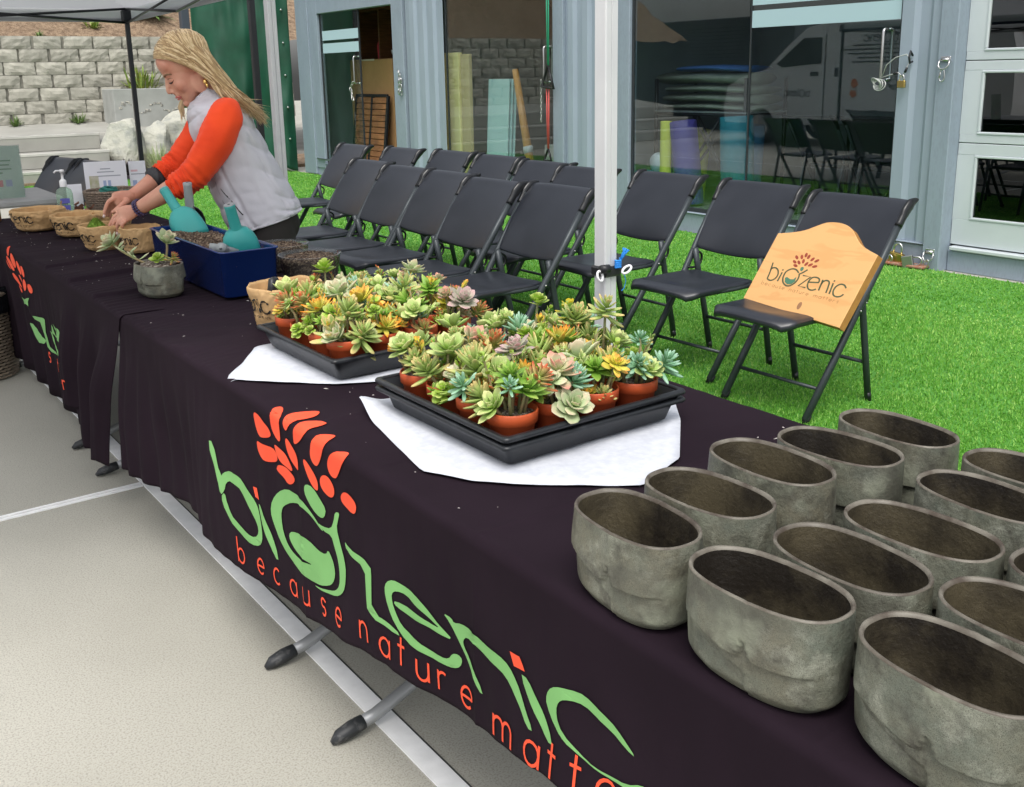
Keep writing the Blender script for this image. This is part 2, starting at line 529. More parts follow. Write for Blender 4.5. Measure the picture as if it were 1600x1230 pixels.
def blades(mb, c, n, L, w, spread, rng, droop=.5, up=.2):
    for _ in range(n):
        a = rng.uniform(0, 2 * math.pi); el = rng.uniform(up, 1.45)
        l = L * rng.uniform(.55, 1.1)
        b = Vector(c) + Vector((math.cos(a), math.sin(a), 0)) * rng.uniform(0, spread)
        d = Vector((math.cos(a) * math.cos(el), math.sin(a) * math.cos(el), math.sin(el)))
        s = Vector((-math.sin(a), math.cos(a), 0)) * w * rng.uniform(.7, 1.2)
        p = [b + d * l * t + Vector((0, 0, -droop * l * t * t * math.cos(el))) for t in (0, .35, .7, 1)]
        ws = (.5, 1, .75, .05)
        vs = []
        for q, k in zip(p, ws): vs += [q - s * k, q + s * k]
        mb.add(vs, [(0, 1, 3, 2), (2, 3, 5, 4), (4, 5, 7, 6)])
def plant(name, label, c, n, L, w, spread, m, seed, cat='plant', **k):
    t = thing(name, label, cat, c)
    mb = MB(); blades(mb, c, n, L, w, spread, random.Random(seed), **k)
    mb.build('foliage', m, t)
    mb = MB(); mb.tube([Vector(c) + Vector((0, 0, -.02)), Vector(c) + Vector((.01, 0, L * .3))], [.012, .004], 6); mb.build('stem', m, t)
    return t
plant('strap_plant', 'green strap-leaved plant growing in the grey concrete planter', (4.35, 17.32, 1.3), 60, .42, .022, .3, m_strap, 1, up=.6)
plant('leafy_shrub', 'glossy green shrub between the planter and the green tarp', (5.0, 17.2, .6), 170, .55, .05, .18, m_bush, 2, up=.3)
plant('dark_bush', 'near-black purple-leaved bush in front of the white boulder', (3.50, 15.56, .06), 190, .27, .02, .12, m_darkleaf, 3, up=.05)
plant('ornamental_grass', 'pale green ornamental grass tuft beside the white boulders', (4.02, 15.7, .05), 220, .5, .006, .07, m_palegrass, 4, up=.8)
plant('wall_weed', 'small green weed at the foot of the wall, leftmost', (2.42, 17.48, .76), 45, .2, .012, .06, m_bush, 5, up=.5)
plant('wall_weed', 'small green weed at the foot of the wall, near the planter', (3.36, 17.5, .77), 45, .22, .012, .07, m_bush, 6, up=.5)
plant('hillside_plant', 'small yellow-green plant on the mulch slope beside the black tent leg', (3.95, 18.35, 2.28), 60, .26, .02, .08, m_strap, 7, up=.4)
plant('hillside_plant', 'green shrub high on the mulch slope near the green tarp', (5.0, 18.6, 2.5), 120, .35, .03, .2, m_bush, 8, up=.2)
plant('hillside_plant', 'tiny green sprout at the top of the block wall', (3.05, 18.05, 2.15), 30, .12, .012, .06, m_bush, 9, up=.3)

m_rock = mat('pale_rock', (0.48, 0.475, 0.41), 0.85, col2=(0.25, 0.26, 0.245), nscale=3.5, detail=8, contrast=(.45, .72), bump=0.7, bscale=14, bdist=.03,
             speck=(0.2, 0.22, 0.22), speck_scale=6, speck_amt=.35)
def boulder(label, c, r, seed, rz=0):
    bm = bmesh.new(); bmesh.ops.create_icosphere(bm, subdivisions=4, radius=1)
    rnd = random.Random(seed)
    cuts = [(Vector((rnd.uniform(-1, 1), rnd.uniform(-1, 1), rnd.uniform(-.4, 1))).normalized(), rnd.uniform(.62, .85)) for _ in range(9)]
    for v in bm.verts:
        p = v.co.copy()
        for nrm, d in cuts:
            k = p.dot(nrm)
            if k > d: p -= nrm * (k - d) * .9
        p *= 1 + fbm(p.x * 2 + seed, p.y * 2, p.z * 2) * .12 + fbm(p.x * 7, p.y * 7 + seed, p.z * 7) * .03
        p = Vector((p.x * r[0], p.y * r[1], p.z * r[2]))
        v.co = Matrix.Rotation(rz, 3, 'Z') @ p
    me = bpy.data.meshes.new('boulder'); bm.to_mesh(me); bm.free(); me.materials.append(m_rock)
    o = bpy.data.objects.new('boulder', me); COL.objects.link(o); o.location = (c[0], c[1], c[2])
    tag(o, label, 'boulder', 'pale boulders below the block wall')
boulder('tall creamy boulder at the right end of the steps', (3.66, 16.25, .42), (.34, .36, .52), 11)
boulder('creamy boulder just right of the black tent leg', (4.16, 16.35, .38), (.28, .3, .5), 12, .6)
boulder('broad grey-white boulder below the planter, near the tarp', (4.72, 16.55, .5), (.55, .45, .5), 13, .3)
m_planter = mat('planter_concrete', (0.40, 0.41, 0.39), .85, col2=(.33, .34, .32), nscale=4, bump=.15, bscale=60)
m_planter_mark = mat('planter_chips', (.2, .2, .19), .8, col2=(.55, .53, .46), nscale=30, contrast=(.4, .6))
pt = thing('concrete_planter', 'grey concrete planter box standing on boulders by the wall', 'planter', (4.3, 17.1, .66))
mb = MB()
z0, z1 = .66, 1.3
for a, b in (((3.78, 16.9, z0), (4.88, 16.98, z1)), ((3.78, 17.47, z0), (4.88, 17.54, z1)), ((3.78, 16.981, z0), (3.86, 17.469, z1)), ((4.8, 16.981, z0), (4.88, 17.469, z1))):
    mb.box(a, b, bev=.008)
mb.build('box', m_planter, pt)
mb = MB(); mb.box((3.87, 16.99, .9), (4.79, 17.46, 1.26)); mb.build('soil', m_mulch, pt)
mb = MB(); rn = random.Random(5)
for i in range(26):
    x = 3.85 + i * .037; zz = .98 + .1 * math.sin(i * .5) + rn.uniform(-.03, .03)
    mb.box((x, 16.893, zz), (x + rn.uniform(.02, .06), 16.905, zz + rn.uniform(.015, .05)), bev=.004)
mb.build('chipped_relief', m_planter_mark, pt)['kind'] = 'stuff'
# ================================================================== CONTAINER BUILDING
FX = 5.84
m_steel = mat('painted_steel', srgb(152, 165, 179), 0.45, col2=srgb(142, 155, 169), nscale=2.5, detail=5, bump=.04, bscale=40, stretch=(1, 1.8, .5), contrast=(.4, .8))
m_steel2 = mat('painted_steel_frame', srgb(145, 158, 172), 0.45, col2=srgb(134, 147, 161), nscale=2.5, detail=5, stretch=(1, 1.8, .5), contrast=(.4, .8), speck=srgb(95, 92, 88), speck_scale=45, speck_amt=.12)
m_dkgasket = mat('gasket', (0.025, 0.03, 0.035), 0.6)
m_glass = glass_mat('tinted_glass', (0.90, 0.955, 0.945), 1.7)
m_glass_r = glass_mat('reflective_glass', (0.84, 0.91, 0.92), 1.95)
m_glassdark = glass_mat('dark_tinted_glass', (0.25, 0.32, 0.33), 2.0)
m_frost = mat('frosted_band', srgb(176, 203, 212), 0.5)
m_chrome = mat('brushed_steel', (0.62, 0.62, 0.62), 0.28, 1.0)
m_int = mat('interior_lining', (0.30, 0.33, 0.34), 0.7, col2=(0.24, 0.27, 0.28), nscale=2)
m_intfloor = mat('interior_floor', (0.28, 0.27, 0.25), 0.6, col2=(0.22, 0.21, 0.2), nscale=3)
m_doorwhite = mat('door_white', srgb(205, 212, 216), 0.4, col2=srgb(197, 204, 209), nscale=3)

bd = thing('container_building', 'blue-grey shipping container building with glass doors behind the chairs', 'building', (FX, 9, 0))

def corrugated(y0, y1, z0, z1, x=FX):
    """vertical trapezoid ribs"""
    mb = MB(); mb.smooth = False
    pts = []; y = y0; pat = [(.0, .0), (.075, .0), (.11, .03), (.185, .03)]
    per = .22
    while y < y1 - 1e-6:
        for dy, dx in pat:
            if y + dy <= y1: pts.append((x + dx, y + dy))
        y += per
    pts.append((x + (.0 if pts[-1][0] < x + .01 else .03), y1))
    vs = [(px, py, z0) for px, py in pts] + [(px, py, z1) for px, py in pts]
    n = len(pts)
    mb.add(vs, [(i + 1, i, n + i, n + i + 1) for i in range(n - 1)])
    o = mb.build('corrugated_panel', m_steel, bd)
    md = o.modifiers.new('s', 'SOLIDIFY'); md.thickness = .004; md.offset = -1
    return o
ZT = 2.62
corrugated(10.36, 11.12, .19, ZT)
corrugated(7.32, 8.12, .19, ZT)
corrugated(4.02, 4.335, .19, ZT)
def member(name, y0, y1, z0, z1, x0=FX - .012, x1=FX + .09, m=None, bev=.006):
    mb = MB(); mb.box((x0, y0, z0), (x1, y1, z1), bev=bev); return mb.build(name, m or m_steel2, bd)
member('corner_post', 13.95, 14.35, 0.02, ZT, FX - .03, FX + .12)
member('door_jamb', 13.68, 13.948, .12, ZT)
member('door_jamb', 11.28, 11.55, .12, ZT)
member('door_jamb', 11.122, 11.235, .12, ZT, FX + .01)
member('door_jamb', 8.122, 8.29, .12, ZT, FX - .012, FX + .10)
member('door_jamb', 7.145, 7.318, .12, ZT)
member('corner_post', 3.885, 4.018, 0.0, ZT, FX - .035, FX + .12)
member('shadow_gap', 11.236, 11.279, .12, ZT, FX + .05, FX + .08, m_dkgasket, 0)
member('bottom_rail', 4.02, 13.948, 0.0, .175, FX + .006, FX + .10)
member('bottom_ledge', 4.02, 8.12, .176, .189, FX - .014, FX + .08)
member('bottom_ledge', 8.3, 13.94, .176, .189, FX - .014, FX + .08)
member('top_rail', 3.885, 14.35, ZT + .002, ZT + .25, FX - .04, FX + .12)
member('roof_slab', -1.0, 14.35, ZT + .252, ZT + .3, FX - .06, 8.6)
member('header', 11.552, 13.679, 2.3, ZT - .002)
member('header', 8.292, 10.358, 2.4, ZT - .002)
member('header', 4.337, 7.143, 2.42, ZT - .002)

def pane(parent, y0, y1, z0, z1, x=FX + .03, m=None, name='pane', t=.008):
    mb = MB(); mb.box((x, y0, z0), (x + t, y1, z1)); return mb.build(name, m or m_glass, parent)
def dhandle(parent, y, z0, z1, x, side=-1, off=.05, r=.011):
    mb = MB()
    p = [(x, y, z0)]
    for k in range(5):
        a = k / 4 * math.pi / 2; p.append((x + side * (off - .02 + .02 * math.sin(a)), y, z0 + .02 - .02 * math.cos(a)))
    for k in range(5):
        a = k / 4 * math.pi / 2; p.append((x + side * (off - .02 + .02 * math.cos(a)), y, z1 - .02 + .02 * math.sin(a)))
    p.append((x, y, z1))
    mb.tube(p, r, 10); return mb.build('handle', m_chrome, parent)
def band(parent, y0, y1, x=FX + .0265):
    for z0, z1 in ((1.755, 1.888), (1.93, 2.06)):
        mb = MB(); mb.box((x, y0, z0), (x + .003, y1, z1)); mb.build('frosted_band', m_frost, parent)

def glass_door(y0, y1, z0, z1, hy, frame=.0, m=None):
    """glass leaf with its thin dark edges"""
    mb = MB()
    for a, b in (((FX + .022, y0, z0), (FX + .046, y0 + .012, z1)), ((FX + .022, y1 - .012, z0), (FX + .046, y1, z1)), ((FX + .02, y0 + .013, z0), (FX + .05, y1 - .013, z0 + .03))):
        mb.box(a, b, bev=.002)
    d = mb.build('glass_door', m_dkgasket, bd)
    pane(d, y0 + .013, y1 - .013, z0 + .031, z1, m=m)
    if hy is not None:
        dhandle(d, hy, 1.335, 1.69, FX + .028); dhandle(d, hy, 1.335, 1.69, FX + .04, 1)
    return d
# left bay: one leaf closed, other open
d1 = glass_door(12.50, 13.67, .2, 2.295, 12.60); band(d1, 12.52, 13.6)
d2 = glass_door(8.30, 10.35, .2, 2.395, 8.42, m=m_glass)
d3 = MB(); d3.box((FX + .02, 7.12, .19), (FX + .05, 7.143, 2.415), bev=.002); d3.box((FX + .02, 5.745, .19), (FX + .05, 7.119, .225), bev=.002)
d3 = d3.build('fixed_window', m_dkgasket, bd); pane(d3, 5.75, 7.118, .226, 2.415, m=m_glass_r)
d4 = glass_door(4.345, 5.735, .2, 2.415, 4.46, m=m_glass_r); band(d4, 4.36, 5.72)
# hinge rail of the left bay door at the foot
mb = MB(); mb.tube([(FX - .03, 13.9, .25), (FX - .03, 12.9, .25)], .012, 8); mb.build('door_bar', m_chrome, bd)

# ---- interior rooms
mb = MB(); mb.smooth = False
mb.box((8.35, -1.0, .0), (8.45, 14.3, ZT)); mb.build('back_wall', m_int, bd)
mb = MB(); mb.box((FX + .11, -1, .10), (8.349, 14.2, .165)); mb.build('floor', m_intfloor, bd)
mb = MB(); mb.box((FX + .13, -1.0, ZT - .06), (8.34, 14.2, ZT - .001)); mb.build('ceiling', m_int, bd)
for y in (14.21, 11.18, 7.72, 3.95, -1.0):
    mb = MB(); mb.box((FX + .125, y, .17), (8.345, y + .06, ZT - .07)); mb.build('partition', m_int, bd)

# ---- white sectional door on the right
RX = 5.93
sd = MB()
Y0, Y1 = -0.95, 3.882
cols = [(3.06, 3.755), (2.15, 2.85), (1.24, 1.94), (.33, 1.03)]
secs = [(.19, .905), (.905, 1.458), (1.458, 2.0), (2.0, 2.55)]
wins = [(.376, .824), (.965, 1.393), (1.518, 1.93), (2.08, 2.46)]
for (s0, s1), (w0, w1) in zip(secs, wins):
    sd.box((RX, Y0, s0 + .003), (RX + .04, Y1, w0), bev=.003)
    sd.box((RX, Y0, w1), (RX + .04, Y1, s1 - .003), bev=.003)
    ys = [Y1] + [v for c in cols for v in (c[1], c[0])] + [Y0]
    for i in range(0, len(ys), 2):
        sd.box((RX + .0005, ys[i + 1], w0), (RX + .0395, ys[i], w1))
sd = sd.build('sectional_door', m_doorwhite, bd)
tag(sd, 'white sectional glazed door at the right end')
for (w0, w1) in wins:
    for c0, c1 in cols:
        fr = MB(); b = .018
        for a, bb in (((RX - .006, c0, w0), (RX + .02, c1, w0 + b)), ((RX - .006, c0, w1 - b), (RX + .02, c1, w1)), ((RX - .006, c0, w0 + b), (RX + .02, c0 + b, w1 - b)), ((RX - .006, c1 - b, w0 + b), (RX + .02, c1, w1 - b))):
            fr.box(a, bb, bev=.004)
        fr.build('window_frame', m_doorwhite, sd)
        pane(sd, c0 + b, c1 - b, w0 + b, w1 - b, x=RX + .012, m=m_glassdark)
member('door_sill', Y0, 3.86, .155, .183, RX - .05, RX + .03, m_doorwhite, .006)
member('bottom_rail', Y0, 3.884, 0.0, .15, RX - .02, RX + .1)
member('header', Y0, 3.884, 2.555, ZT - .002, RX - .02, RX + .1)

# ---- fittings on the building
def dring(y, z, name_lab, x=FX - .036):
    mb = MB(); mb.tube([(x - .006, y - .026, z + .022), (x - .006, y + .026, z + .022)], .013, 10)
    mb.box((x - .004, y - .035, z + .01), (x + .004, y + .035, z + .045), bev=.003)
    d = mb.build('lashing_ring', m_chrome, bd)
    mb = MB(); pts = []
    for k in range(13):
        a = math.pi * (k / 12) ; pts.append((x - .022 - .012 * math.sin(a), y + .038 * math.cos(a), z - .035 * math.sin(a) - .005))
    pts = [(x - .012, y + .036, z + .022)] + pts + [(x - .012, y - .036, z + .022)]
    mb.tube(pts, .0055, 8); mb.build('ring', m_chrome, d)
def carabiner(label, c, tilt=.2, L=.085):
    mb = MB(); pts = []
    for k in range(20):
        a = 2 * math.pi * k / 20
        w = .016 * (1.15 - .35 * math.sin(a))
        p = Vector((0, w * math.cos(a), L / 2 * math.sin(a)))
        pts.append(Vector(c) + Matrix.Rotation(tilt, 3, 'X') @ p)
    mb.tube(pts, .004, 8, closed=True)
    t = thing('carabiner', label, 'carabiner', c, 'carabiners hanging on lashing rings')
    mb.build('body', m_chrome, t)
    mb = MB(); mb.tube([pts[2], pts[18]], .0035, 6); mb.build('gate', m_chrome, t)
dring(3.955, 1.445, '')
carabiner('steel carabiner hanging from the upper ring on the corner post', (FX - .066, 3.955, 1.365), .05)
dring(3.955, .115, '')
carabiner('steel carabiner hanging from the low ring near the turf', (FX - .075, 3.955, .052), .35, .075)
m_brass = mat('brass', (0.6, 0.42, 0.12), .35, 1.0, col2=(.5, .36, .14), nscale=40)
m_cable = mat('clear_cable', (0.5, 0.52, 0.5), .3, .3)
m_blk = mat('black_plastic', (0.012, 0.013, 0.015), .45)
def padlock(label, c, M, m=None, s=1.0):
    t = thing('padlock', label, 'padlock', c)
    mb = MB(); mb.box((-.009 * s, -.024 * s, -.04 * s), (.009 * s, .024 * s, 0), M, .004); mb.build('body', m or m_brass, t)
    mb = MB(); pts = [M @ Vector((0, .015 * s * math.cos(math.pi * k / 10), .012 * s + .02 * s * math.sin(math.pi * k / 10))) for k in range(11)]
    pts = [M @ Vector((0, .015 * s, -.002))] + pts + [M @ Vector((0, -.015 * s, -.002))]
    mb.tube(pts, .0036 * s, 8); mb.build('shackle', m_chrome, t)
padlock('brass padlock hanging on the cable beside the right door handle', (FX - .05, 4.27, 1.33), TR((FX - .05, 4.27, 1.33)), s=1.25)
ck = thing('cable_lock', 'coiled steel cable lock looped round the right door handle', 'cable lock', (FX - .04, 4.42, 1.33))
mb = MB()
for j in range(4):
    c = Vector((FX - .06 - .004 * j, 4.44 + .008 * j, 1.30 + .007 * j)); rr = .048 - .004 * j
    mb.tube([c + Vector((.012 * math.sin(a * 1.0 + j), rr * math.cos(a), rr * .8 * math.sin(a + .15 * j))) for a in [2 * math.pi * k / 24 for k in range(24)]], .0038, 7, closed=True)
pts = [Vector((FX - .05, 4.44, 1.35)), Vector((FX - .06, 4.36, 1.37)), Vector((FX - .05, 4.30, 1.385)), Vector((FX - .045, 4.275, 1.36)), Vector((FX - .048, 4.27, 1.34))]
mb.tube(pts, .0038, 7)
pts = [Vector((FX - .05, 4.43, 1.36)), Vector((FX - .05, 4.4, 1.44)), Vector((FX - .05, 4.33, 1.49)), Vector((FX - .04, 4.25, 1.51)), Vector((FX - .03, 4.225, 1.47)), Vector((FX - .045, 4.25, 1.40)), Vector((FX - .048, 4.268, 1.35))]
mb.tube(pts, .0038, 7); mb.build('cable', m_cable, ck)
mb = MB(); mb.tube([Vector((FX - .046, 4.238, 1.42)), Vector((FX - .048, 4.25, 1.385))], .009, 8); mb.tube([Vector((FX - .055, 4.335, 1.375)), Vector((FX - .052, 4.305, 1.385))], .008, 8); mb.build('ferrule', m_blk, ck)
mb = MB(); mb.tube([Vector((FX - .006, 4.225, 1.50)), Vector((FX - .035, 4.225, 1.53)), Vector((FX - .05, 4.225, 1.49)), Vector((FX - .035, 4.225, 1.45)), Vector((FX - .006, 4.225, 1.46))], .008, 8); mb.build('eye', m_dkgasket, bd)
# chain locks on the left bay
def chain(label, pts, r=.012, m=None):
    t = thing('chain', label, 'chain', pts[0])
    mb = MB(); P = [Vector(p) for p in pts]
    n = 0
    for a, b in zip(P[:-1], P[1:]):
        L = (b - a).length; k = max(1, int(L / (r * 2.6)))
        for i in range(k):
            c = a.lerp(b, (i + .5) / k); d = (b - a).normalized()
            s = d.cross(Vector((1, 0, 0)) if n % 2 else Vector((0, 1, 0.3))).normalized()
            mb.tube([c + d * r * 1.6 * math.cos(q) + s * r * .8 * math.sin(q) for q in [2 * math.pi * j / 8 for j in range(8)]], r * .32, 5, closed=True)
            n += 1
    mb.build('links', m or m_chrome, t)
chain('short steel chain hanging from the left glass door handle', [(FX - .03, 12.62, 1.36), (FX - .04, 12.70, 1.28), (FX - .04, 12.64, 1.10)], .02)
chain('bunched steel chain on the jamb of the open doorway', [(FX - .03, 11.40, 1.50), (FX - .05, 11.33, 1.45), (FX - .05, 11.36, 1.2), (FX - .05, 11.30, 1.4), (FX - .05, 11.32, 1.18)], .022)
chain('thin steel chain hanging below the middle door handle', [(FX - .05, 8.43, 1.36), (FX - .05, 8.44, .93)], .012)
# exercise bands hung on the middle door
m_green = mat('green_rubber', (0.03, 0.35, 0.2), .45); m_red = mat('red_rubber', (0.62, 0.09, 0.08), .45)
def tubeband(label, name, y, z0, z1, m, dbl):
    t = thing(name, label, 'exercise band', (FX - .06, y, z0), 'exercise bands on the middle door')
    mb = MB()
    for k in ((-.012, .012) if dbl else (0,)):
        mb.tube([(FX - .06, y + k * 1.6, z1), (FX - .062, y + k * 1.2, (z0 + z1) / 2), (FX - .06, y + k * .6, z0)], .0065, 8)
    mb.build('band', m, t)
    return t
t = tubeband('green exercise band hanging down the middle door frame', 'exercise_band', 8.30, 1.50, 2.5, m_green, True)
mb = MB(); tri = [Vector((FX - .062, 8.30, 1.50)), Vector((FX - .07, 8.40, 1.29)), Vector((FX - .07, 8.2, 1.27))]
mb.tube([tri[0], tri[0].lerp(tri[1], .5), tri[1], tri[1].lerp(tri[2], .5), tri[2], tri[2].lerp(tri[0], .5)], .013, 8, closed=True); mb.build('handle', m_blk, t)
t = tubeband('red exercise band hanging below the black handle on the middle door', 'exercise_band', 8.31, .66, 1.28, m_red, True)
mb = MB(); tri = [Vector((FX - .062, 8.31, .66)), Vector((FX - .07, 8.37, .54)), Vector((FX - .07, 8.25, .54))]
mb.tube([tri[0], tri[0].lerp(tri[1], .5), tri[1], tri[1].lerp(tri[2], .5), tri[2], tri[2].lerp(tri[0], .5)], .012, 8, closed=True); mb.build('handle', m_blk, t)
# padlocks lying at the foot of the post
m_wood_red = mat('red_brick_scrap', (0.35, 0.13, 0.08), .9, col2=(.3, .2, .14), nscale=30)
mb = MB(); mb.box((FX - .13, 3.95, .02), (FX - .02, 4.36, .04), bev=.006)
o = mb.build('wood_offcut', m_wood_red); tag(o, 'reddish flat offcut lying along the foot of the container', 'offcut')
padlock('brass padlock lying at the foot of the corner post', (FX - .07, 4.19, .08), TR((FX - .07, 4.19, .105), rx=.15), s=2.2)
padlock('grey padlock lying next to the low lashing ring', (FX - .1, 4.05, .06), TR((FX - .10, 4.04, .066), rx=1.35, rz=.3), mat('dull_steel', (.4, .4, .38), .4, .9), s=1.9)
padlock('pale padlock lying flat at the turf edge', (FX - .1, 4.26, .06), TR((FX - .10, 4.26, .058), rx=1.4, rz=-.2), mat('pale_steel', (.55, .52, .45), .4, .8), s=1.9)

# ---- things inside the rooms
m_cab = mat('cabinet_wood', (0.20, 0.085, 0.03), .5, col2=(0.12, 0.05, 0.018), nscale=5, stretch=(1, 1, 12))
m_card = mat('cardboard', (0.42, 0.24, 0.10), .85, col2=(.36, .2, .085), nscale=3)
m_slat = mat('slat_wood', (0.34, 0.15, 0.06), .55, col2=(.2, .09, .04), nscale=6, stretch=(1, 1, 1))
m_cream = mat('cream_foam', srgb(240, 224, 160), .8, col2=srgb(228, 210, 142), nscale=2)
cb = thing('wooden_cabinet', 'dark wooden cabinet inside the open left doorway', 'cabinet', (6.9, 13.3, .17))
mb = MB(); mb.box((6.6, 12.55, .17), (7.1, 14.1, 1.62), bev=.01); mb.build('carcass', m_cab, cb)
for y0, y1 in ((12.6, 13.28), (13.32, 14.05)):
    mb = MB(); mb.box((6.57, y0, 1.2), (6.598, y1, 1.6), bev=.006); d = mb.build('door_panel', m_cab, cb)
    mb = MB(); mb.box((6.56, y0 + .1, 1.27), (6.572, y1 - .1, 1.53), bev=.006); mb.build('raised_panel', m_cab, d)
hut = thing('wooden_hutch', 'wooden shelf unit with bowls on top of the cabinet', 'shelf', (6.9, 13.3, 1.625))
mb = MB()
for a, b in (((6.62, 12.56, 1.625), (7.08, 14.09, 1.66)), ((6.62, 12.56, 1.661), (7.08, 12.6, 2.35)), ((6.62, 14.05, 1.661), (7.08, 14.09, 2.35)), ((6.62, 12.56, 2.351), (7.08, 14.09, 2.39)), ((7.04, 12.601, 1.661), (7.08, 14.049, 2.35)), ((6.62, 13.3, 1.661), (7.03, 13.33, 2.35))):
    mb.box(a, b, bev=.004)
mb.build('frame', m_cab, hut)
m_bowl = mat('white_ceramic', (.6, .62, .62), .3)
mb = MB(); mb.lathe([(.03, 0), (.10, .015), (.16, .07), (.17, .12), (.16, .12), (.1, .03)], 20, (6.8, 12.95, 1.665)); o = mb.build('bowl', m_bowl, origin=(6.8, 12.95, 1.665)); tag(o, 'white bowl on the wooden shelf inside the open doorway', 'bowl')
mb = MB(); mb.lathe([(.05, 0), (.055, .2), (.03, .26), (.03, .34), (0.001, .34)], 14, (6.75, 13.5, 1.665)); o = mb.build('bottle', mat('red_plastic', (.5, .03, .05), .4), origin=(6.75, 13.5, 1.665)); tag(o, 'red bottle on the wooden shelf inside the open doorway', 'bottle')
bx = thing('cardboard_box', 'tall brown cardboard box inside the open left doorway', 'box', (6.45, 13.1, .17))
mb = MB(); mb.box((6.36, 12.5, .17), (6.55, 13.75, 1.66), bev=.006); mb.build('carton', m_card, bx)
mb = MB(); mb.box((6.353, 13.0, 1.64), (6.36, 13.4, 1.662), bev=.002); mb.build('tape', mat('packing_tape', (.6, .55, .45), .3), bx)
sl = thing('slatted_panel', 'brown wooden slatted panel with black frame leaning in the open doorway', 'wooden panel', (6.25, 13.0, .17))
A = TR((6.18, 13.45, .2), ry=.12)
for k in range(11):
    mb = MB(); mb.box((-.012, -.92, .03 + k * .083), (.012, -.02, .03 + k * .083 + .074), A, .004); mb.build('slat', m_slat, sl)
mb = MB()
for y in (-.02, -.5, -.94):
    mb.box((-.022, y, 0), (.016, y + .045, .96), A, .004)
mb.box((-.02, -.90, .945), (.014, .02, .985), A, .004); mb.box((-.02, -.90, -.02), (.014, .02, .012), A, .004); mb.build('frame', m_blk, sl)

fb = thing('foam_board', 'tall cream foam board leaning inside the middle window', 'board', (6.02, 10.4, .17))
mb = MB(); mb.box((5.98, 10.27, .17), (6.04, 10.62, 1.68), TR((0, 0, 0)), .006); mb.build('board', m_cream, fb)
fb = thing('foam_board', 'narrow tan board leaning beside the cream foam board', 'board', (6.05, 10.2, .17))
mb = MB(); mb.box((6.0, 10.08, .17), (6.05, 10.255, 1.66), None, .006); mb.build('board', mat('tan_board', (.55, .42, .22), .8, col2=(.5, .36, .18), nscale=3, stretch=(1, 1, .2)), fb)
m_pale = mat('pale_panel', srgb(180, 212, 218), .3)
fb = thing('acrylic_panels', 'pale blue clear panels leaning inside the middle window', 'panel', (6.2, 9.7, .17))
for k in range(3):
    mb = MB(); mb.box((0, -.42, 0), (.01, 0, 1.2), TR((6.14 + k * .035, 9.98 - k * .02, .17), ry=.06), .002); mb.build('panel', m_pale, fb)
m_pole = mat('orange_wood', (0.55, 0.26, 0.06), .5, col2=(.45, .2, .05), nscale=10, stretch=(1, 1, .1))
wp = thing('wooden_post', 'orange-brown wooden post leaning inside the middle window', 'post', (6.1, 9.02, .17))
mb = MB(); mb.tube([(6.1, 8.98, .17), (6.1, 9.3, 1.47)], [.055, .035], 12); mb.build('shaft', m_pole, wp)
mb = MB(); mb.tube([(6.1, 9.068, .56), (6.1, 9.088, .63)], [.057, .056], 12); mb.build('wrap', mat('grey_tape', (.4, .42, .45), .6), wp)
mb = MB(); mb.box((6.5, 8.9, .17), (6.9, 9.3, .62), bev=.01); mb.box((6.49, 8.95, .4), (6.5, 9.1, .55)); o = mb.build('storage_box', mat('grey_card', (.4, .4, .38), .8), origin=(6.5, 9, .17)); tag(o, 'grey box on the floor inside the middle window', 'box')
wr = thing('wall_clutter_rack', 'dark metal rack with bins at the back of the middle room', 'rack', (7.6, 9.3, .17))
mb = MB()
for y in (8.4, 10.2):
    for x in (7.3, 7.9): mb.box((x, y, .17), (x + .04, y + .04, 2.3))
for z in (.5, 1.1, 1.7, 2.25): mb.box((7.3, 8.4, z), (7.94, 10.24, z + .03))
mb.build('frame', m_dkgasket, wr)
for i, (y, z, c) in enumerate(((9.3, 1.735, (.05, .12, .3)), (8.7, 1.735, (.45, .45, .42)), (9.7, 1.135, (.3, .3, .28)), (8.8, 1.135, (.4, .3, .2)), (9.4, .535, (.3, .05, .05)))):
    mb = MB(); mb.box((7.35, y, z), (7.8, y + .4, z + .32), bev=.02); o = mb.build('storage_bin', mat('bin%d' % i, c, .5), origin=(7.5, y, z)); tag(o, ['blue bin high on the rack in the middle room', 'grey bin high on the rack in the middle room', 'grey-brown bin on the middle shelf of the rack', 'tan bin on the middle shelf of the rack', 'dark red bin on the low shelf of the rack'][i], 'bin')

# right room: trolley with rolled mats, foam rollers, bolsters
m_mat = mat('olive_mat', (0.33, 0.34, 0.28), .75, col2=(.28, .29, .24), nscale=6); m_bluemat = mat('blue_mat', (.08, .2, .55), .7)
tr_ = thing('metal_trolley', 'black metal stand inside the right window holding rolled mats', 'stand', (6.6, 6.8, .17))
mb = MB()
for y in (7.36, 6.22):
    for x in (6.4, 6.95): mb.tube([(x, y, .17), (x, y, 1.35)], .018, 8)
mb.tube([(6.4, 7.36, 1.02), (6.4, 6.22, 1.02)], .016, 8); mb.tube([(6.95, 7.36, 1.02), (6.95, 6.22, 1.02)], .016, 8)
for a in (.5, .35):
    mb.tube([(6.45, 7.2, .18), (6.45, 6.9 - a, 1.0)], .014, 8); mb.tube([(6.45, 6.3, .18), (6.45, 6.7 + a * .4, 1.0)], .014, 8)
mb.tube([(6.45, 7.1, .45), (6.45, 6.3, .45)], .012, 8)
mb.build('frame', m_blk, tr_)
mb = MB(); mb.box((6.38, 6.2, 1.035), (6.97, 7.38, 1.05)); mb.build('shelf', mat('grey_shelf', (.25, .26, .26), .5), tr_)
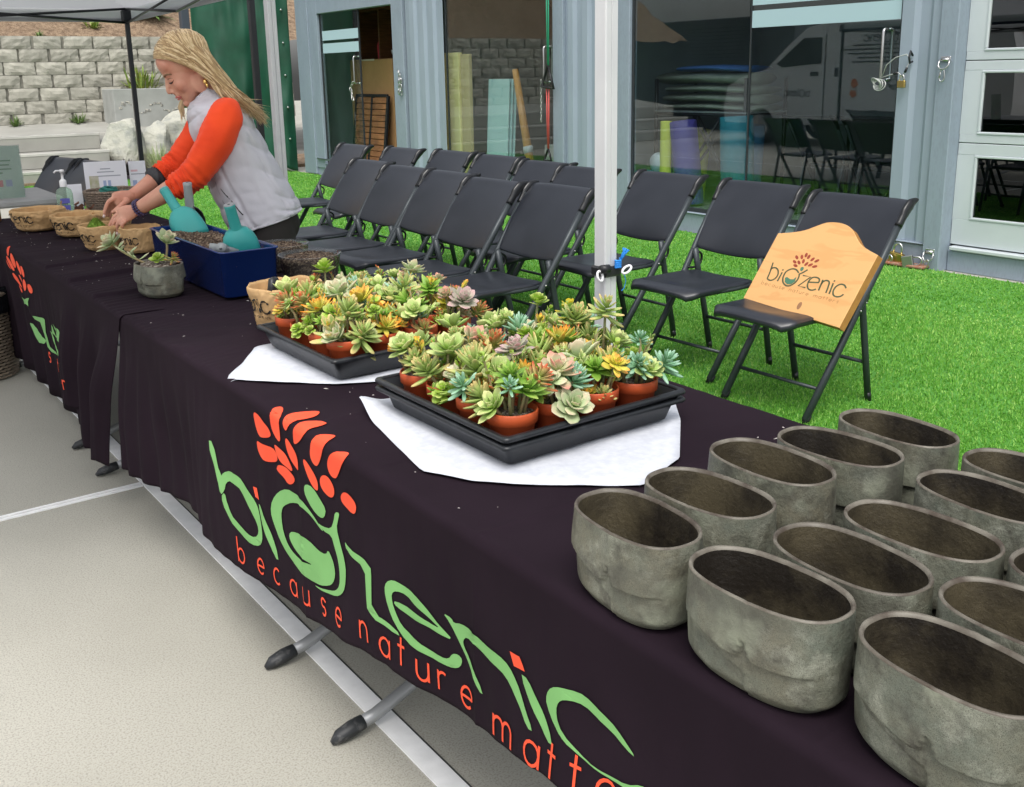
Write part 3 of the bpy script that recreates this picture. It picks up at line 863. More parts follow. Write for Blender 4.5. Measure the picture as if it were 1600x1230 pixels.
for i, (z, r, y0, y1, m) in enumerate(((1.085, .034, 6.22, 7.28, m_mat), (1.165, .044, 6.22, 7.28, m_mat), (1.25, .037, 6.24, 7.25, m_mat), (1.35, .058, 6.3, 7.38, m_mat), (1.44, .03, 6.35, 7.1, m_bluemat))):
    mb = MB()
    mb.tube([(6.66, y0, z - .01), (6.66, (y0 + y1) / 2, z + .008), (6.66, y1, z)], [(r, .26), (r * .9, .26), (r, .26)], 16, up=(0, 0, 1))
    o = mb.build('rolled_mat', m, origin=(6.66, (y0 + y1) / 2, z - r)); tag(o, ['olive folded mat at the bottom of the stack in the right window', 'olive folded mat second from the bottom of the stack', 'olive folded mat in the middle of the stack', 'thick olive rolled mat second from the top of the stack', 'thin blue mat on top of the olive mats'][i], 'mat', 'mats stacked in the right window')
m_yel = mat('yellow_foam', srgb(238, 232, 90), .7); m_teal = mat('teal_foam', (0.015, 0.22, .30), .6); m_pur = mat('purple_foam', (.08, .055, .32), .6); m_blu = mat('blue_foam', (.07, .26, .46), .6)
def roller(label, c, h, r, m, tilt=(0, 0), name='foam_roller'):
    mb = MB(); M_ = TR(c, rx=tilt[0], ry=tilt[1])
    mb.lathe([(r * .3, h - .02), (r * .45, h), (r * .95, h), (r, h - .01), (r, .01), (r * .95, 0), (.001, 0)], 20, M=M_)
    o = mb.build(name, m, origin=c); tag(o, label, 'foam roller', 'foam rollers inside the right window')
roller('upright yellow foam roller inside the right window', (6.2, 7.02, .17), .79, .055, m_yel)
roller('leaning yellow foam roller behind the stand leg', (6.6, 7.0, .17), .7, .09, m_yel, (.1, 0))
roller('tall purple bolster in the right window', (6.3, 6.77, .17), .8, .13, m_pur, (-.16, 0), 'bolster')
roller('tall teal bolster in the right window', (6.32, 6.2, .17), .85, .15, m_teal, (-.06, 0), 'bolster')
roller('blue bolster between the purple and teal ones', (6.75, 6.48, .17), .75, .13, m_blu, (.05, 0), 'bolster')
roller('blue bolster lying tilted behind the puzzle mats', (6.45, 7.35, .35), .35, .1, m_blu, (.9, 0), 'bolster')
mb = MB(); mb.ball((6.22, 7.12, .56), .1, 20, 12); o = mb.build('exercise_ball', mat('pearl', (.6, .62, .65), .3), origin=(6.22, 7.12, .46)); tag(o, 'small grey exercise ball on the puzzle mats in the window', 'ball')
pm = thing('puzzle_mats', 'stack of olive and blue puzzle mats at the foot of the right window', 'mats', (6.2, 7.0, .17))
for k in range(6):
    mb = MB(); mb.box((6.0, 6.75, .17 + k * .048), (6.4, 7.5, .17 + k * .048 + .046), bev=.006); mb.build('mat', m_blu if k == 5 else m_mat, pm)
it = thing('folding_table', 'dark folding table deep inside the right glass door', 'table', (7.2, 5.2, .17))
mb = MB(); mb.box((6.9, 4.3, .93), (7.6, 6.0, .98), bev=.01); mb.build('tabletop', mat('dark_top', (.12, .13, .13), .4), it)
for x in (7.0, 7.5):
    for y in (4.4, 5.9):
        mb = MB(); mb.tube([(x, y, .17), (x, y, .93)], .016, 8); mb.build('leg', m_blk, it)
# ================================================================== TABLES AND CLOTHS
TZ = 0.745
m_tabtop = mat('table_top_grey', (0.42, 0.42, 0.41), .55, col2=(.38, .38, .37), nscale=8)
m_legm = mat('table_leg_grey', (0.33, 0.34, 0.35), .4, .35)
m_footcap = mat('foot_cap', (0.02, 0.022, 0.025), .5, col2=(.1, .1, .1), nscale=60, contrast=(.55, .75))
def folding_table(label, y0, y1, legs, x0=.01, x1=.765, group=None, top=None, zt=TZ):
    t = thing('folding_table', label, 'table', ((x0 + x1) / 2, (y0 + y1) / 2, 0), group)
    mb = MB(); mb.box((x0, y0, zt - .05), (x1, y1, zt - .004), bev=.012); mb.build('tabletop', top or m_tabtop, t)
    for y in legs:
        xa, xb = x0 + .06, x1 - .06
        mb = MB()
        mb.tube([(xa + .005, y, .024), (xa + .06, y, .034), ((xa + xb) / 2 - .12, y, .085), ((xa + xb) / 2, y, .10), ((xa + xb) / 2 + .12, y, .085), (xb - .06, y, .034), (xb - .005, y, .024)], .0150, 10)
        f = mb.build('foot_bar', m_legm, t)
        for xx, d in ((xa, -1), (xb, 1)):
            mb = MB(); mb.tube([(xx - d * .03, y, .029), (xx, y, .024), (xx + d * .032, y, .017), (xx + d * .05, y, .009)], [.0175, .0195, .0165, .006], 10, flat=.9)
            mb.build('foot_cap', m_footcap, f)
        mb = MB()
        for dx in (-.1, .1):
            mb.tube([((xa + xb) / 2 + dx, y, .09), ((xa + xb) / 2 + dx * 1.2, y, zt - .05)], .0155, 10)
        mb.build('leg', m_legm, t)
    return t
folding_table('folding table under the printed black cloth, nearest the camera', .12, 1.965, (1.80, .35))
folding_table('folding table under the printed black cloth, between the near and far tables', 1.985, 3.88, (2.165, 3.745))
folding_table('far folding table under the pleated black cloth with paper bags', 3.90, 5.70, (4.1, 5.50))

m_cloth = mat('black_cloth', (0.0140, 0.0082, 0.0130), .9, col2=(0.0175, 0.0102, 0.0162), nscale=4, bump=.25, bscale=500, bdist=.0006, spec=.10)
m_pr_green = mat('print_green', srgb(124, 182, 108), .7, col2=srgb(116, 172, 100), nscale=10, bump=.2, bscale=500, bdist=.0005)
m_pr_red = mat('print_red', (0.92, 0.09, 0.03), .7, col2=(.84, .075, .025), nscale=10, bump=.2, bscale=500, bdist=.0005)

CZ = 0.752
def bend(t, x0, z0, R=.016):
    """profile of a cloth going over the front table edge: t<0 on top (distance from edge), t>0 hanging"""
    h = R * math.pi / 4
    if t <= -h: return -t + (R - h), z0
    if t >= h: return 0.0, z0 - t - (R - h)
    a = (t + h) / (2 * h) * math.pi / 2
    return R * (1 - math.sin(a)), z0 - R * (1 - math.cos(a))

def cloth1(y, t):
    x, z = bend(t, 0, CZ)
    if t > 0:
        d = sstep(.02, .35, t)
        lft = sstep(2.0, 2.9, y)
        f = (.010 + .010 * lft) * d * math.sin(y * 9.0 + 1.5 * fbm(y * 1.7, 3.1)) + .016 * d * fbm(y * 3.3, t * 1.2, 5)
        f += lft * d * .006 * math.sin(y * 62 + 3 * fbm(y * 4, 1)) + .004 * sstep(.0, .1, t) * fbm(y * 22, t * 4, 2) + .010 * sstep(.1, .4, t) * fbm(y * 7 - t * 3, t * 2, 12)
        x -= f + .006 + .012 * d
    else:
        w = sstep(2.15, 2.75, y)
        z += .004 * fbm(y * 5, x * 3, 1) + .0018 * fbm(y * 17, x * 8, 3)
        z += w * .0016 * math.sin((y - .22 * x) * 190 + 6 * fbm(y * 2.5, x * 2.5, 4)) * (.4 + fbm(y * 4, x * 3, 7)) + w * .006 * max(0, math.sin((y * 1.0 + x * .75) * 30 + 2.0 * fbm(y * 3, x * 3))) * (1 - .5 * sstep(.2, .6, x))
        z += .004 * sstep(0, .03, -t) * max(0, fbm(y * 2.2 + 9, x * 2.5, 8)) * (1 if y > 1.5 else .4)
        for yc in (.55, 1.17, 1.79, 2.41):
            z += .0022 * math.exp(-abs(y - yc) / .006)
        z += .0018 * math.exp(-abs(x - .41) / .006)
        x -= .006 * (1 - sstep(0, .05, -t))
    if t > 0:
        for yc in (.55, 1.17, 1.79, 2.41): x -= .003 * math.exp(-abs(y - yc) / .007) * sstep(.02, .1, t)
    return Vector((x, y, z))
def hem1(y):
    z = pl([.13, .6, .954, 1.084, 1.272, 1.534, 1.702, 1.907, 2.114, 2.469, 2.957, 3.07], [.545, .515, .470, .448, .420, .392, .360, .326, .308, .308, .284, .275], y)
    return CZ - z + .004 * math.sin(y * 11 + 1) + .004 * fbm(y * 7, 2)
def cloth2(y, t):
    x, z = bend(t, 0, CZ + .0025)
    yy = y
    if t > 0:
        d = sstep(.0, .3, t)
        yy = y + .235 * (t / .52) * max(0, 1 - (y - 3.035) / 1.3) ** 1.5
        p = math.sin((y - 3.05) * 21 + .8 * fbm(y * 3, t * 2))
        near = 1 - sstep(3.55, 3.95, y)
        f = d * (.028 * near * p + .012 * math.sin(y * 10 + 2)) + .01 * d * fbm(y * 5, t * 1.5, 9) + .004 * fbm(y * 30, t * 4, 4) * d
        x -= f + .010 + .022 * d * near
    else:
        # pleat edges run across the top
        q = -t
        for yc, hgt, sl in ((3.34, .010, .10), (3.67, .012, .22), (4.02, .007, .3)):
            e = y - yc - sl * q
            k = 1 - sstep(.25, .7, q)
            z += hgt * k * sstep(-.007, .007, e) * (1 - sstep(.03, .26, e))
            z += .003 * k * math.exp(-((e - .012) / .012) ** 2)
        z += .0025 * fbm(y * 9, x * 5, 1) + .0014 * fbm(y * 26, x * 7, 6) + .0013 * math.sin((y - .2 * x) * 150 + 5 * fbm(y * 3, x * 3, 2)) * (1 - sstep(3.5, 4.3, y))
        x -= .010 * (1 - sstep(0, .05, -t))
    return Vector((x, yy, z))
HY = [3.0, 3.1, 3.40, 3.46, 3.75, 3.95, 4.30, 4.62, 4.82, 5.0, 5.75]
HZ = [.20, .22, .19, .29, .29, .33, .50, .62, .71, .735, .735]
def hem2(y):
    return CZ - pl(HY, HZ, y) + .004 * fbm(y * 12, 1)

def cloth_obj(name, label, fn, hem, y0, y1, ny, back=.80, backdrop=.28):
    t = thing(name, label, 'tablecloth', (.4, (y0 + y1) / 2, CZ))
    mb = MB()
    nv = 96
    vs = []
    for i in range(ny):
        y = lerp(y0, y1, i / (ny - 1)); h = hem(y)
        for j in range(nv):
            k = j / (nv - 1)
            if k < .12:      # drop at the back of the table
                q = (1 - k / .12) * backdrop
                p = fn(y, -back); p = Vector((p.x + .012 + .02 * q * math.sin(y * 12), p.y, p.z - q - .004))
            elif k < .45:
                p = fn(y, lerp(-back + .01, -.03, (k - .12) / .33))
            elif k < .58:
                p = fn(y, lerp(-.03, .03, (k - .45) / .13))
            else:
                p = fn(y, lerp(.03, h, (k - .58) / .42))
            vs.append(p)
    fs = [(i * nv + j, i * nv + j + 1, (i + 1) * nv + j + 1, (i + 1) * nv + j) for i in range(ny - 1) for j in range(nv - 1)]
    mb.add(vs, fs); o = mb.build('cloth', m_cloth, t)
    md = o.modifiers.new('s', 'SOLIDIFY'); md.thickness = .0016; md.offset = 0
    return t
c1 = cloth_obj('printed_tablecloth', 'black tablecloth with green and red logo over the two near tables', cloth1, hem1, .13, 3.07, 640)
c2 = cloth_obj('pleated_tablecloth', 'black tablecloth bunched in pleats over the far table', cloth2, hem2, 3.035, 5.70, 560)
# plain black skirt behind it, in the shade under the far table
def skirt(u, v):
    y = lerp(3.98, 5.69, u); z = lerp(.70, .09, v)
    return Vector((.05 + .014 * math.sin(y * 24 + fbm(y * 3)) * v + .03 * v, y, z))
mb = MB(); mb.sheet(skirt, 160, 12); o = mb.build('table_skirt', m_cloth, origin=(.08, 4.8, .09), solid=.002); tag(o, 'plain black skirt hanging under the far pleated tablecloth', 'table skirt')

# lint and crumbs of soil on the cloths
m_lint = mat('lint', (.45, .42, .40), .9)
def lint(parent, fn, y0, y1, n, seed, x0=.03, x1=.74):
    rng = random.Random(seed); mb = MB(); mb.smooth = False
    for _ in range(n):
        p = fn(rng.uniform(y0, y1), -rng.uniform(x0, x1)); s = rng.uniform(.0008, .0022); a = rng.uniform(0, 6.28)
        d = Vector((math.cos(a), math.sin(a), .2)) * s * rng.uniform(1, 3); e = Vector((-math.sin(a), math.cos(a), 0)) * s * .6; q = p + Vector((0, 0, .0022))
        mb.add([q - d, q + e, q + d, q - e, q + Vector((0, 0, s))], [(0, 1, 4), (1, 2, 4), (2, 3, 4), (3, 0, 4)])
    mb.build('lint', m_lint, parent)['kind'] = 'stuff'
lint(c1, cloth1, .3, 3.0, 130, 1); lint(c2, cloth2, 3.6, 5.4, 160, 2)
# ---- prints that follow the cloth
def cir(cx, cy, r, a0, a1, n=14): return [(cx + r * math.cos(math.radians(lerp(a0, a1, k / n))), cy + r * math.sin(math.radians(lerp(a0, a1, k / n)))) for k in range(n + 1)]
FONT = {
 'b': [[(0, 1.75), (0, 0)], cir(.5, .5, .5, 180, 540)], 'a': [cir(.5, .5, .5, 0, 360), [(1, 1), (1, 0)]],
 'c': [cir(.5, .5, .5, 50, 310)], 'e': [[(0.02, .5), (1, .5)] + cir(.5, .5, .5, 0, 315)],
 'u': [[(0, 1)] + cir(.42, .42, .42, 180, 360) + [(.84, 1)], [(.84, .5), (.84, 0)]],
 's': [[(.75, .85)] + cir(.42, .74, .26, 40, 260, 8) + cir(.42, .25, .27, 80, -140, 8)],
 'n': [[(0, 1), (0, 0)], [(0, .58)] + cir(.42, .58, .42, 180, 0) + [(.84, 0)]],
 't': [[(.3, 1.45), (.3, 0)], [(0, 1), (.62, 1)]], 'r': [[(0, 1), (0, 0)], [(0, .55)] + cir(.4, .55, .42, 180, 60, 8)],
 'm': [[(0, 1), (0, 0)], [(0, .6)] + cir(.38, .6, .38, 180, 0) + [(.76, 0)], [(.76, .6)] + cir(1.14, .6, .38, 180, 0) + [(1.52, 0)]],
 'i': [[(0, 1), (0, 0)], [(0, 1.45), (0, 1.6)]],
 'h': [[(0, 1.75), (0, 0)], [(0, .58)] + cir(.42, .58, .42, 180, 0) + [(.84, 0)]],
 'p': [[(0, 1), (0, -.75)], cir(.5, .5, .5, 180, 540)], 'l': [[(0, 1.75), (0, 0)]], 'd': [[(1, 1.75), (1, 0)], cir(.5, .5, .5, 0, 360)],
 'g': [cir(.5, .5, .5, 0, 360), [(1, 1), (1, -.3)] + cir(.5, -.3, .5, 0, -140, 8)],
 'P': [[(0, 0), (0, 1.5), (.5, 1.5)] + cir(.5, 1.15, .35, 90, -90, 8) + [(0, .8)]], 'L': [[(0, 1.5), (0, 0), (.8, 0)]], 'A': [[(0, 0), (.55, 1.5), (1.1, 0)], [(.2, .5), (.9, .5)]],
 'N': [[(0, 0), (0, 1.5), (1, 0), (1, 1.5)]], 'T': [[(0, 1.5), (1.1, 1.5)], [(.55, 1.5), (.55, 0)]], 'D': [[(0, 0), (0, 1.5), (.4, 1.5)] + cir(.4, .75, .75, 90, -90, 10) + [(0, 0)]],
 'E': [[(.8, 0), (0, 0), (0, 1.5), (.8, 1.5)], [(0, .8), (.7, .8)]], 'S': [[(.95, 1.3)] + cir(.5, 1.1, .4, 40, 260, 8) + cir(.5, .38, .4, 80, -140, 8)], 'I': [[(0, 0), (0, 1.5)]], 'G': [cir(.75, .75, .75, 50, 360, 14) + [(.8, .75)]],
}
def ribbon(path, w):
    """stroke -> quads in 2D"""
    P = [Vector((p[0], p[1])) for p in path]; out = []
    L, Rr = [], []
    n = len(P)
    for i in range(n):
        d = P[min(i + 1, n - 1)] - P[max(i - 1, 0)]
        d = d.normalized() if d.length > 1e-9 else Vector((1, 0)); nn = Vector((-d.y, d.x)) * w / 2
        L.append(P[i] + nn); Rr.append(P[i] - nn)
    for i in range(n - 1): out.append([L[i], L[i + 1], Rr[i + 1], Rr[i]])
    return [[(q.x, q.y) for q in f] for f in out]
def print_on(name, polys, fn, m, parent, off=.0032, maxlen=.016, flip=False):
    bm = bmesh.new()
    for p in polys:
        if len(p) <= 4 and len(p) > 2:
            vv = [bm.verts.new((a, b, 0)) for a, b in p]
            try: bm.faces.new(vv)
            except ValueError: pass
        else:
            vv = [bm.verts.new((a, b, 0)) for a, b in p]
            for t in tessellate(p):
                try: bm.faces.new([vv[i] for i in t])
                except ValueError: pass
    for _ in range(6):
        ed = [e for e in bm.edges if e.calc_length() > maxlen]
        if not ed: break
        bmesh.ops.subdivide_edges(bm, edges=ed, cuts=1)
        bmesh.ops.triangulate(bm, faces=bm.faces[:])
    e = .0015
    org = Vector(parent.get('_o', (0, 0, 0)))
    for v in bm.verts:
        a, b = v.co.x, v.co.y
        p = fn(a, b); nrm = (fn(a + e, b) - fn(a - e, b)).cross(fn(a, b + e) - fn(a, b - e)).normalized()
        if flip: nrm = -nrm
        v.co = p + nrm * off - org
    me = bpy.data.meshes.new(name); bm.to_mesh(me); bm.free()
    for pp in me.polygons: pp.use_smooth = True
    me.materials.append(m)
    o = bpy.data.objects.new(name, me); COL.objects.link(o); o.parent = parent; o['_o'] = tuple(org)
    return o
def smoothpoly(p, it=1):
    for _ in range(it):
        q = []
        n = len(p)
        for i in range(n):
            a, b = p[i], p[(i + 1) % n]
            q.append((a[0] * .75 + b[0] * .25, a[1] * .75 + b[1] * .25)); q.append((a[0] * .25 + b[0] * .75, a[1] * .25 + b[1] * .75))
        p = q
    return p
LOGO_G = [[(2.311,0.172),(2.278,0.165),(2.22,0.236),(2.203,0.22),(2.167,0.205),(2.122,0.205),(2.075,0.215),(2.026,0.238),(2.003,0.27),(1.996,0.308),(2.008,0.331),(2.035,0.345),(2.077,0.347),(2.137,0.335),(2.191,0.312),(2.217,0.284),(2.193,0.265),(2.18,0.292),(2.134,0.318),(2.073,0.327),(2.037,0.325),(2.019,0.307),(2.024,0.288),(2.059,0.255),(2.103,0.234),(2.159,0.227),(2.187,0.239),(2.195,0.263),(2.22,0.282),(2.236,0.247)],[(2.017,0.236),(2.001,0.235),(1.968,0.268),(1.918,0.334),(1.942,0.34),(1.988,0.285)],[(1.684,0.177),(1.71,0.169),(1.76,0.155),(1.784,0.147),(1.813,0.146),(1.865,0.151),(1.912,0.174),(1.944,0.203),(1.953,0.233),(1.941,0.258),(1.914,0.28),(1.875,0.301),(1.825,0.315),(1.765,0.314),(1.706,0.302),(1.667,0.287),(1.645,0.272),(1.634,0.252),(1.638,0.234),(1.649,0.221),(1.666,0.21),(1.675,0.224),(1.705,0.227),(1.762,0.226),(1.801,0.229),(1.844,0.239),(1.862,0.252),(1.856,0.265),(1.829,0.276),(1.789,0.279),(1.735,0.272),(1.79,0.286),(1.836,0.288),(1.866,0.281),(1.889,0.258),(1.898,0.232),(1.897,0.213),(1.884,0.196),(1.843,0.174),(1.801,0.162),(1.762,0.165),(1.716,0.173),(1.689,0.179)],[(1.639,0.123),(1.62,0.118),(1.625,0.133),(1.632,0.153),(1.614,0.18),(1.595,0.203),(1.585,0.225),(1.586,0.256),(1.6,0.275),(1.628,0.292),(1.67,0.305),(1.717,0.314),(1.738,0.315),(1.707,0.308),(1.659,0.294),(1.629,0.28),(1.613,0.263),(1.612,0.241),(1.622,0.214),(1.641,0.191),(1.652,0.176),(1.684,0.177),(1.71,0.169),(1.687,0.169),(1.655,0.163),(1.644,0.144)],[(1.772,0.118),(1.763,0.106),(1.734,0.103),(1.698,0.116),(1.673,0.129),(1.68,0.149),(1.699,0.155),(1.736,0.151),(1.765,0.134)],[(1.597,0.166),(1.583,0.171),(1.486,0.168),(1.479,0.194),(1.473,0.254),(1.394,0.254),(1.384,0.264),(1.488,0.265),(1.499,0.219),(1.507,0.185),(1.588,0.181)],[(1.439,0.197),(1.434,0.18),(1.409,0.166),(1.382,0.164),(1.341,0.164),(1.306,0.177),(1.266,0.191),(1.233,0.203),(1.274,0.207),(1.323,0.21),(1.379,0.212),(1.405,0.209),(1.401,0.201),(1.351,0.197),(1.301,0.2),(1.266,0.195),(1.293,0.192),(1.332,0.185),(1.368,0.177),(1.399,0.182),(1.413,0.193),(1.41,0.208),(1.399,0.223),(1.381,0.239),(1.351,0.244),(1.312,0.251),(1.27,0.249),(1.249,0.243),(1.238,0.228),(1.221,0.221),(1.209,0.225),(1.216,0.242),(1.236,0.254),(1.263,0.26),(1.32,0.265),(1.364,0.263),(1.401,0.246),(1.426,0.222)],[(1.259,0.163),(1.237,0.164),(1.231,0.17),(1.208,0.16),(1.179,0.157),(1.143,0.163),(1.102,0.162),(1.073,0.166),(1.052,0.179),(1.031,0.201),(1.0,0.229),(1.015,0.232),(1.042,0.211),(1.069,0.192),(1.097,0.184),(1.132,0.182),(1.168,0.177),(1.193,0.176),(1.205,0.188),(1.203,0.198),(1.188,0.21),(1.145,0.253),(1.159,0.255),(1.189,0.223),(1.213,0.199),(1.244,0.173)],[(1.047,0.163),(1.022,0.16),(0.998,0.177),(0.951,0.223),(0.969,0.227),(0.999,0.202)],[(0.799,0.157),(0.819,0.155),(0.847,0.145),(0.887,0.137),(0.915,0.138),(0.938,0.146),(0.95,0.156),(0.954,0.17),(0.946,0.187),(0.919,0.2),(0.887,0.209),(0.847,0.208),(0.812,0.202),(0.788,0.187),(0.772,0.187),(0.766,0.191),(0.796,0.203),(0.825,0.21),(0.869,0.212),(0.915,0.208),(0.953,0.195),(0.978,0.176),(0.98,0.16),(0.97,0.145),(0.948,0.133),(0.915,0.123),(0.887,0.124),(0.852,0.131),(0.826,0.143)]]
LOGO_R = [[(2.026,0.023),(1.994,0.023),(1.968,0.033),(1.942,0.04),(1.932,0.057),(1.981,0.072),(2.0,0.07),(2.018,0.054)],[(1.932,0.004),(1.94,-0.007),(1.935,-0.025),(1.887,-0.004),(1.884,0.021),(1.883,0.057),(1.911,0.049),(1.93,0.036)],[(1.866,0.007),(1.878,-0.011),(1.881,-0.026),(1.856,-0.069),(1.832,-0.054),(1.822,-0.033),(1.83,-0.007),(1.848,0.02),(1.86,0.017)],[(1.816,0.024),(1.815,0.009),(1.812,-0.006),(1.811,-0.024),(1.774,-0.048),(1.764,-0.031),(1.763,-0.008),(1.766,0.006),(1.789,0.026),(1.814,0.039)],[(1.741,0.04),(1.734,0.014),(1.724,-0.005),(1.69,-0.029),(1.678,-0.011),(1.678,0.006),(1.694,0.036),(1.709,0.053),(1.726,0.053)],[(1.665,0.038),(1.658,0.018),(1.638,0.002),(1.594,-0.012),(1.591,0.004),(1.604,0.019),(1.622,0.045),(1.634,0.054),(1.653,0.053)],[(2.015,0.087),(1.984,0.085),(1.916,0.079),(1.899,0.103),(1.963,0.122),(1.99,0.116),(2.011,0.105)],[(1.921,0.067),(1.877,0.07),(1.843,0.082),(1.821,0.102),(1.873,0.103),(1.898,0.097),(1.917,0.082)],[(1.86,0.043),(1.85,0.033),(1.822,0.046),(1.799,0.062),(1.789,0.09),(1.818,0.086),(1.851,0.066)],[(1.916,0.122),(1.9,0.107),(1.852,0.103),(1.817,0.111),(1.825,0.127),(1.858,0.14),(1.877,0.13),(1.909,0.126)],[(1.774,0.061),(1.766,0.053),(1.728,0.069),(1.707,0.084),(1.706,0.104),(1.729,0.104),(1.755,0.086)],[(1.696,0.071),(1.681,0.06),(1.659,0.059),(1.639,0.074),(1.641,0.092),(1.658,0.101),(1.686,0.094),(1.698,0.083)],[(1.614,0.08),(1.599,0.068),(1.574,0.065),(1.547,0.074),(1.549,0.093),(1.562,0.099),(1.599,0.096),(1.613,0.091)],[(2.042,0.204),(2.024,0.202),(2.011,0.226),(2.031,0.225)],[(1.073,0.141),(1.049,0.138),(1.033,0.154),(1.061,0.159)]]
LOGO2_G = [[(4.575,0.191),(4.529,0.196),(4.434,0.183),(4.377,0.168),(4.342,0.161),(4.362,0.181),(4.361,0.199),(4.407,0.197),(4.502,0.213),(4.532,0.202)],[(4.318,0.231),(4.166,0.213),(4.152,0.217),(4.167,0.271),(4.134,0.325),(4.02,0.325),(4.008,0.33),(4.123,0.342),(4.17,0.332),(4.195,0.281),(4.215,0.239),(4.294,0.241)],[(4.368,0.268),(4.32,0.264),(4.236,0.295),(4.178,0.308),(4.21,0.326),(4.282,0.335),(4.313,0.31)],[(4.085,0.22),(4.054,0.202),(4.01,0.196),(3.941,0.216),(3.879,0.247),(3.905,0.26),(4.0,0.252),(4.063,0.255),(4.068,0.249),(4.006,0.244),(3.935,0.249),(3.966,0.226),(4.027,0.209),(4.053,0.219),(4.063,0.255),(4.022,0.291),(3.952,0.311),(3.876,0.313),(3.846,0.293),(3.83,0.299),(3.844,0.318),(3.884,0.33),(3.98,0.327),(4.053,0.293),(4.092,0.251)],[(3.936,0.208),(3.886,0.206),(3.849,0.227),(3.755,0.315),(3.774,0.317),(3.863,0.253),(3.911,0.235)]]
LOGO2_R = [[(4.705,-0.004),(4.674,-0.002),(4.682,0.02),(4.717,0.044),(4.741,0.028)],[(4.654,0.019),(4.619,0.017),(4.586,0.034),(4.565,0.061),(4.598,0.079),(4.647,0.067),(4.673,0.046)],[(4.767,0.045),(4.726,0.045),(4.658,0.063),(4.614,0.086),(4.642,0.097),(4.702,0.088),(4.754,0.065)],[(4.789,0.065),(4.776,0.066),(4.728,0.086),(4.683,0.099),(4.756,0.088)],[(4.55,0.037),(4.52,0.039),(4.476,0.059),(4.46,0.082),(4.484,0.09),(4.525,0.076),(4.555,0.057)],[(4.47,0.049),(4.435,0.045),(4.399,0.063),(4.395,0.083),(4.423,0.09),(4.462,0.075)],[(4.684,0.109),(4.648,0.106),(4.566,0.119),(4.526,0.134),(4.498,0.149),(4.534,0.146),(4.617,0.138),(4.674,0.125)],[(4.545,0.095),(4.513,0.095),(4.471,0.108),(4.461,0.119),(4.489,0.115),(4.532,0.106)],[(4.441,0.099),(4.402,0.094),(4.367,0.115),(4.39,0.139),(4.428,0.147),(4.459,0.127)],[(4.35,0.105),(4.305,0.101),(4.269,0.117),(4.286,0.134),(4.324,0.139),(4.354,0.12)],[(4.599,0.149),(4.56,0.148),(4.509,0.158),(4.526,0.173),(4.547,0.167)]]
for p in LOGO_G: print_on('printed_letter', [smoothpoly(p)], cloth1, m_pr_green, c1)
for p in LOGO_R[:-2]: print_on('printed_leaf', [smoothpoly(p, 2)], cloth1, m_pr_red, c1)
for p in LOGO_R[-2:]: print_on('printed_dot', [p], cloth1, m_pr_red, c1)
def text_polys(chars, size, w, slope):
    """chars: (char, y_centre, t_centre) in cloth coordinates; text runs towards -y"""
    out = []
    for ch, yc, tc in chars:
        wd = {'m': 1.52, 't': .62, 'r': .7, 'u': .84, 'n': .84, 's': .7}.get(ch, 1.0)
        for st in FONT[ch]:
            q = []
            for (a, b) in st:
                dx = (a - wd / 2) * size * .92; dv = (b - .5) * size
                q.append((yc - dx, tc - dv - dx * slope))
            out += ribbon(q, w)
    return out
TAG = [('b', 2.119, .400), ('e', 2.02, .389), ('c', 1.938, .381), ('a', 1.855, .374), ('u', 1.782, .361), ('s', 1.698, .345), ('e', 1.615, .329), ('n', 1.509, .308), ('a', 1.438, .308), ('t', 1.382, .298), ('u', 1.322, .299), ('r', 1.269, .295), ('e', 1.199, .288), ('m', 1.085, .279), ('a', 1.003, .265), ('t', .954, .256), ('t', .905, .246), ('e', .846, .234), ('r', .79, .225), ('s', .74, .217)]
for ch in TAG: print_on('printed_letter', text_polys([ch], .037, .005, .13), cloth1, m_pr_red, c1)
def cloth2p(y, t):
    q = y
    if t > 0:
        for _ in range(6): q = y - .235 * (t / .52) * max(0, 1 - (q - 3.035) / 1.3) ** 1.5
    return cloth2(q, t)
for p in LOGO2_G: print_on('printed_letter', [p], cloth2p, m_pr_green, c2, off=.004)
for p in LOGO2_R: print_on('printed_leaf', [smoothpoly(p)], cloth2p, m_pr_red, c2, off=.004)
for ch in [('s', 4.16, .371), ('t', 4.021, .383), ('u', 3.953, .387), ('r', 3.875, .386), ('e', 3.807, .382), ('r', 3.729, .373)]:
    print_on('printed_letter', text_polys([ch], 0.038, .007, .03), cloth2p, m_pr_red, c2, off=.004)

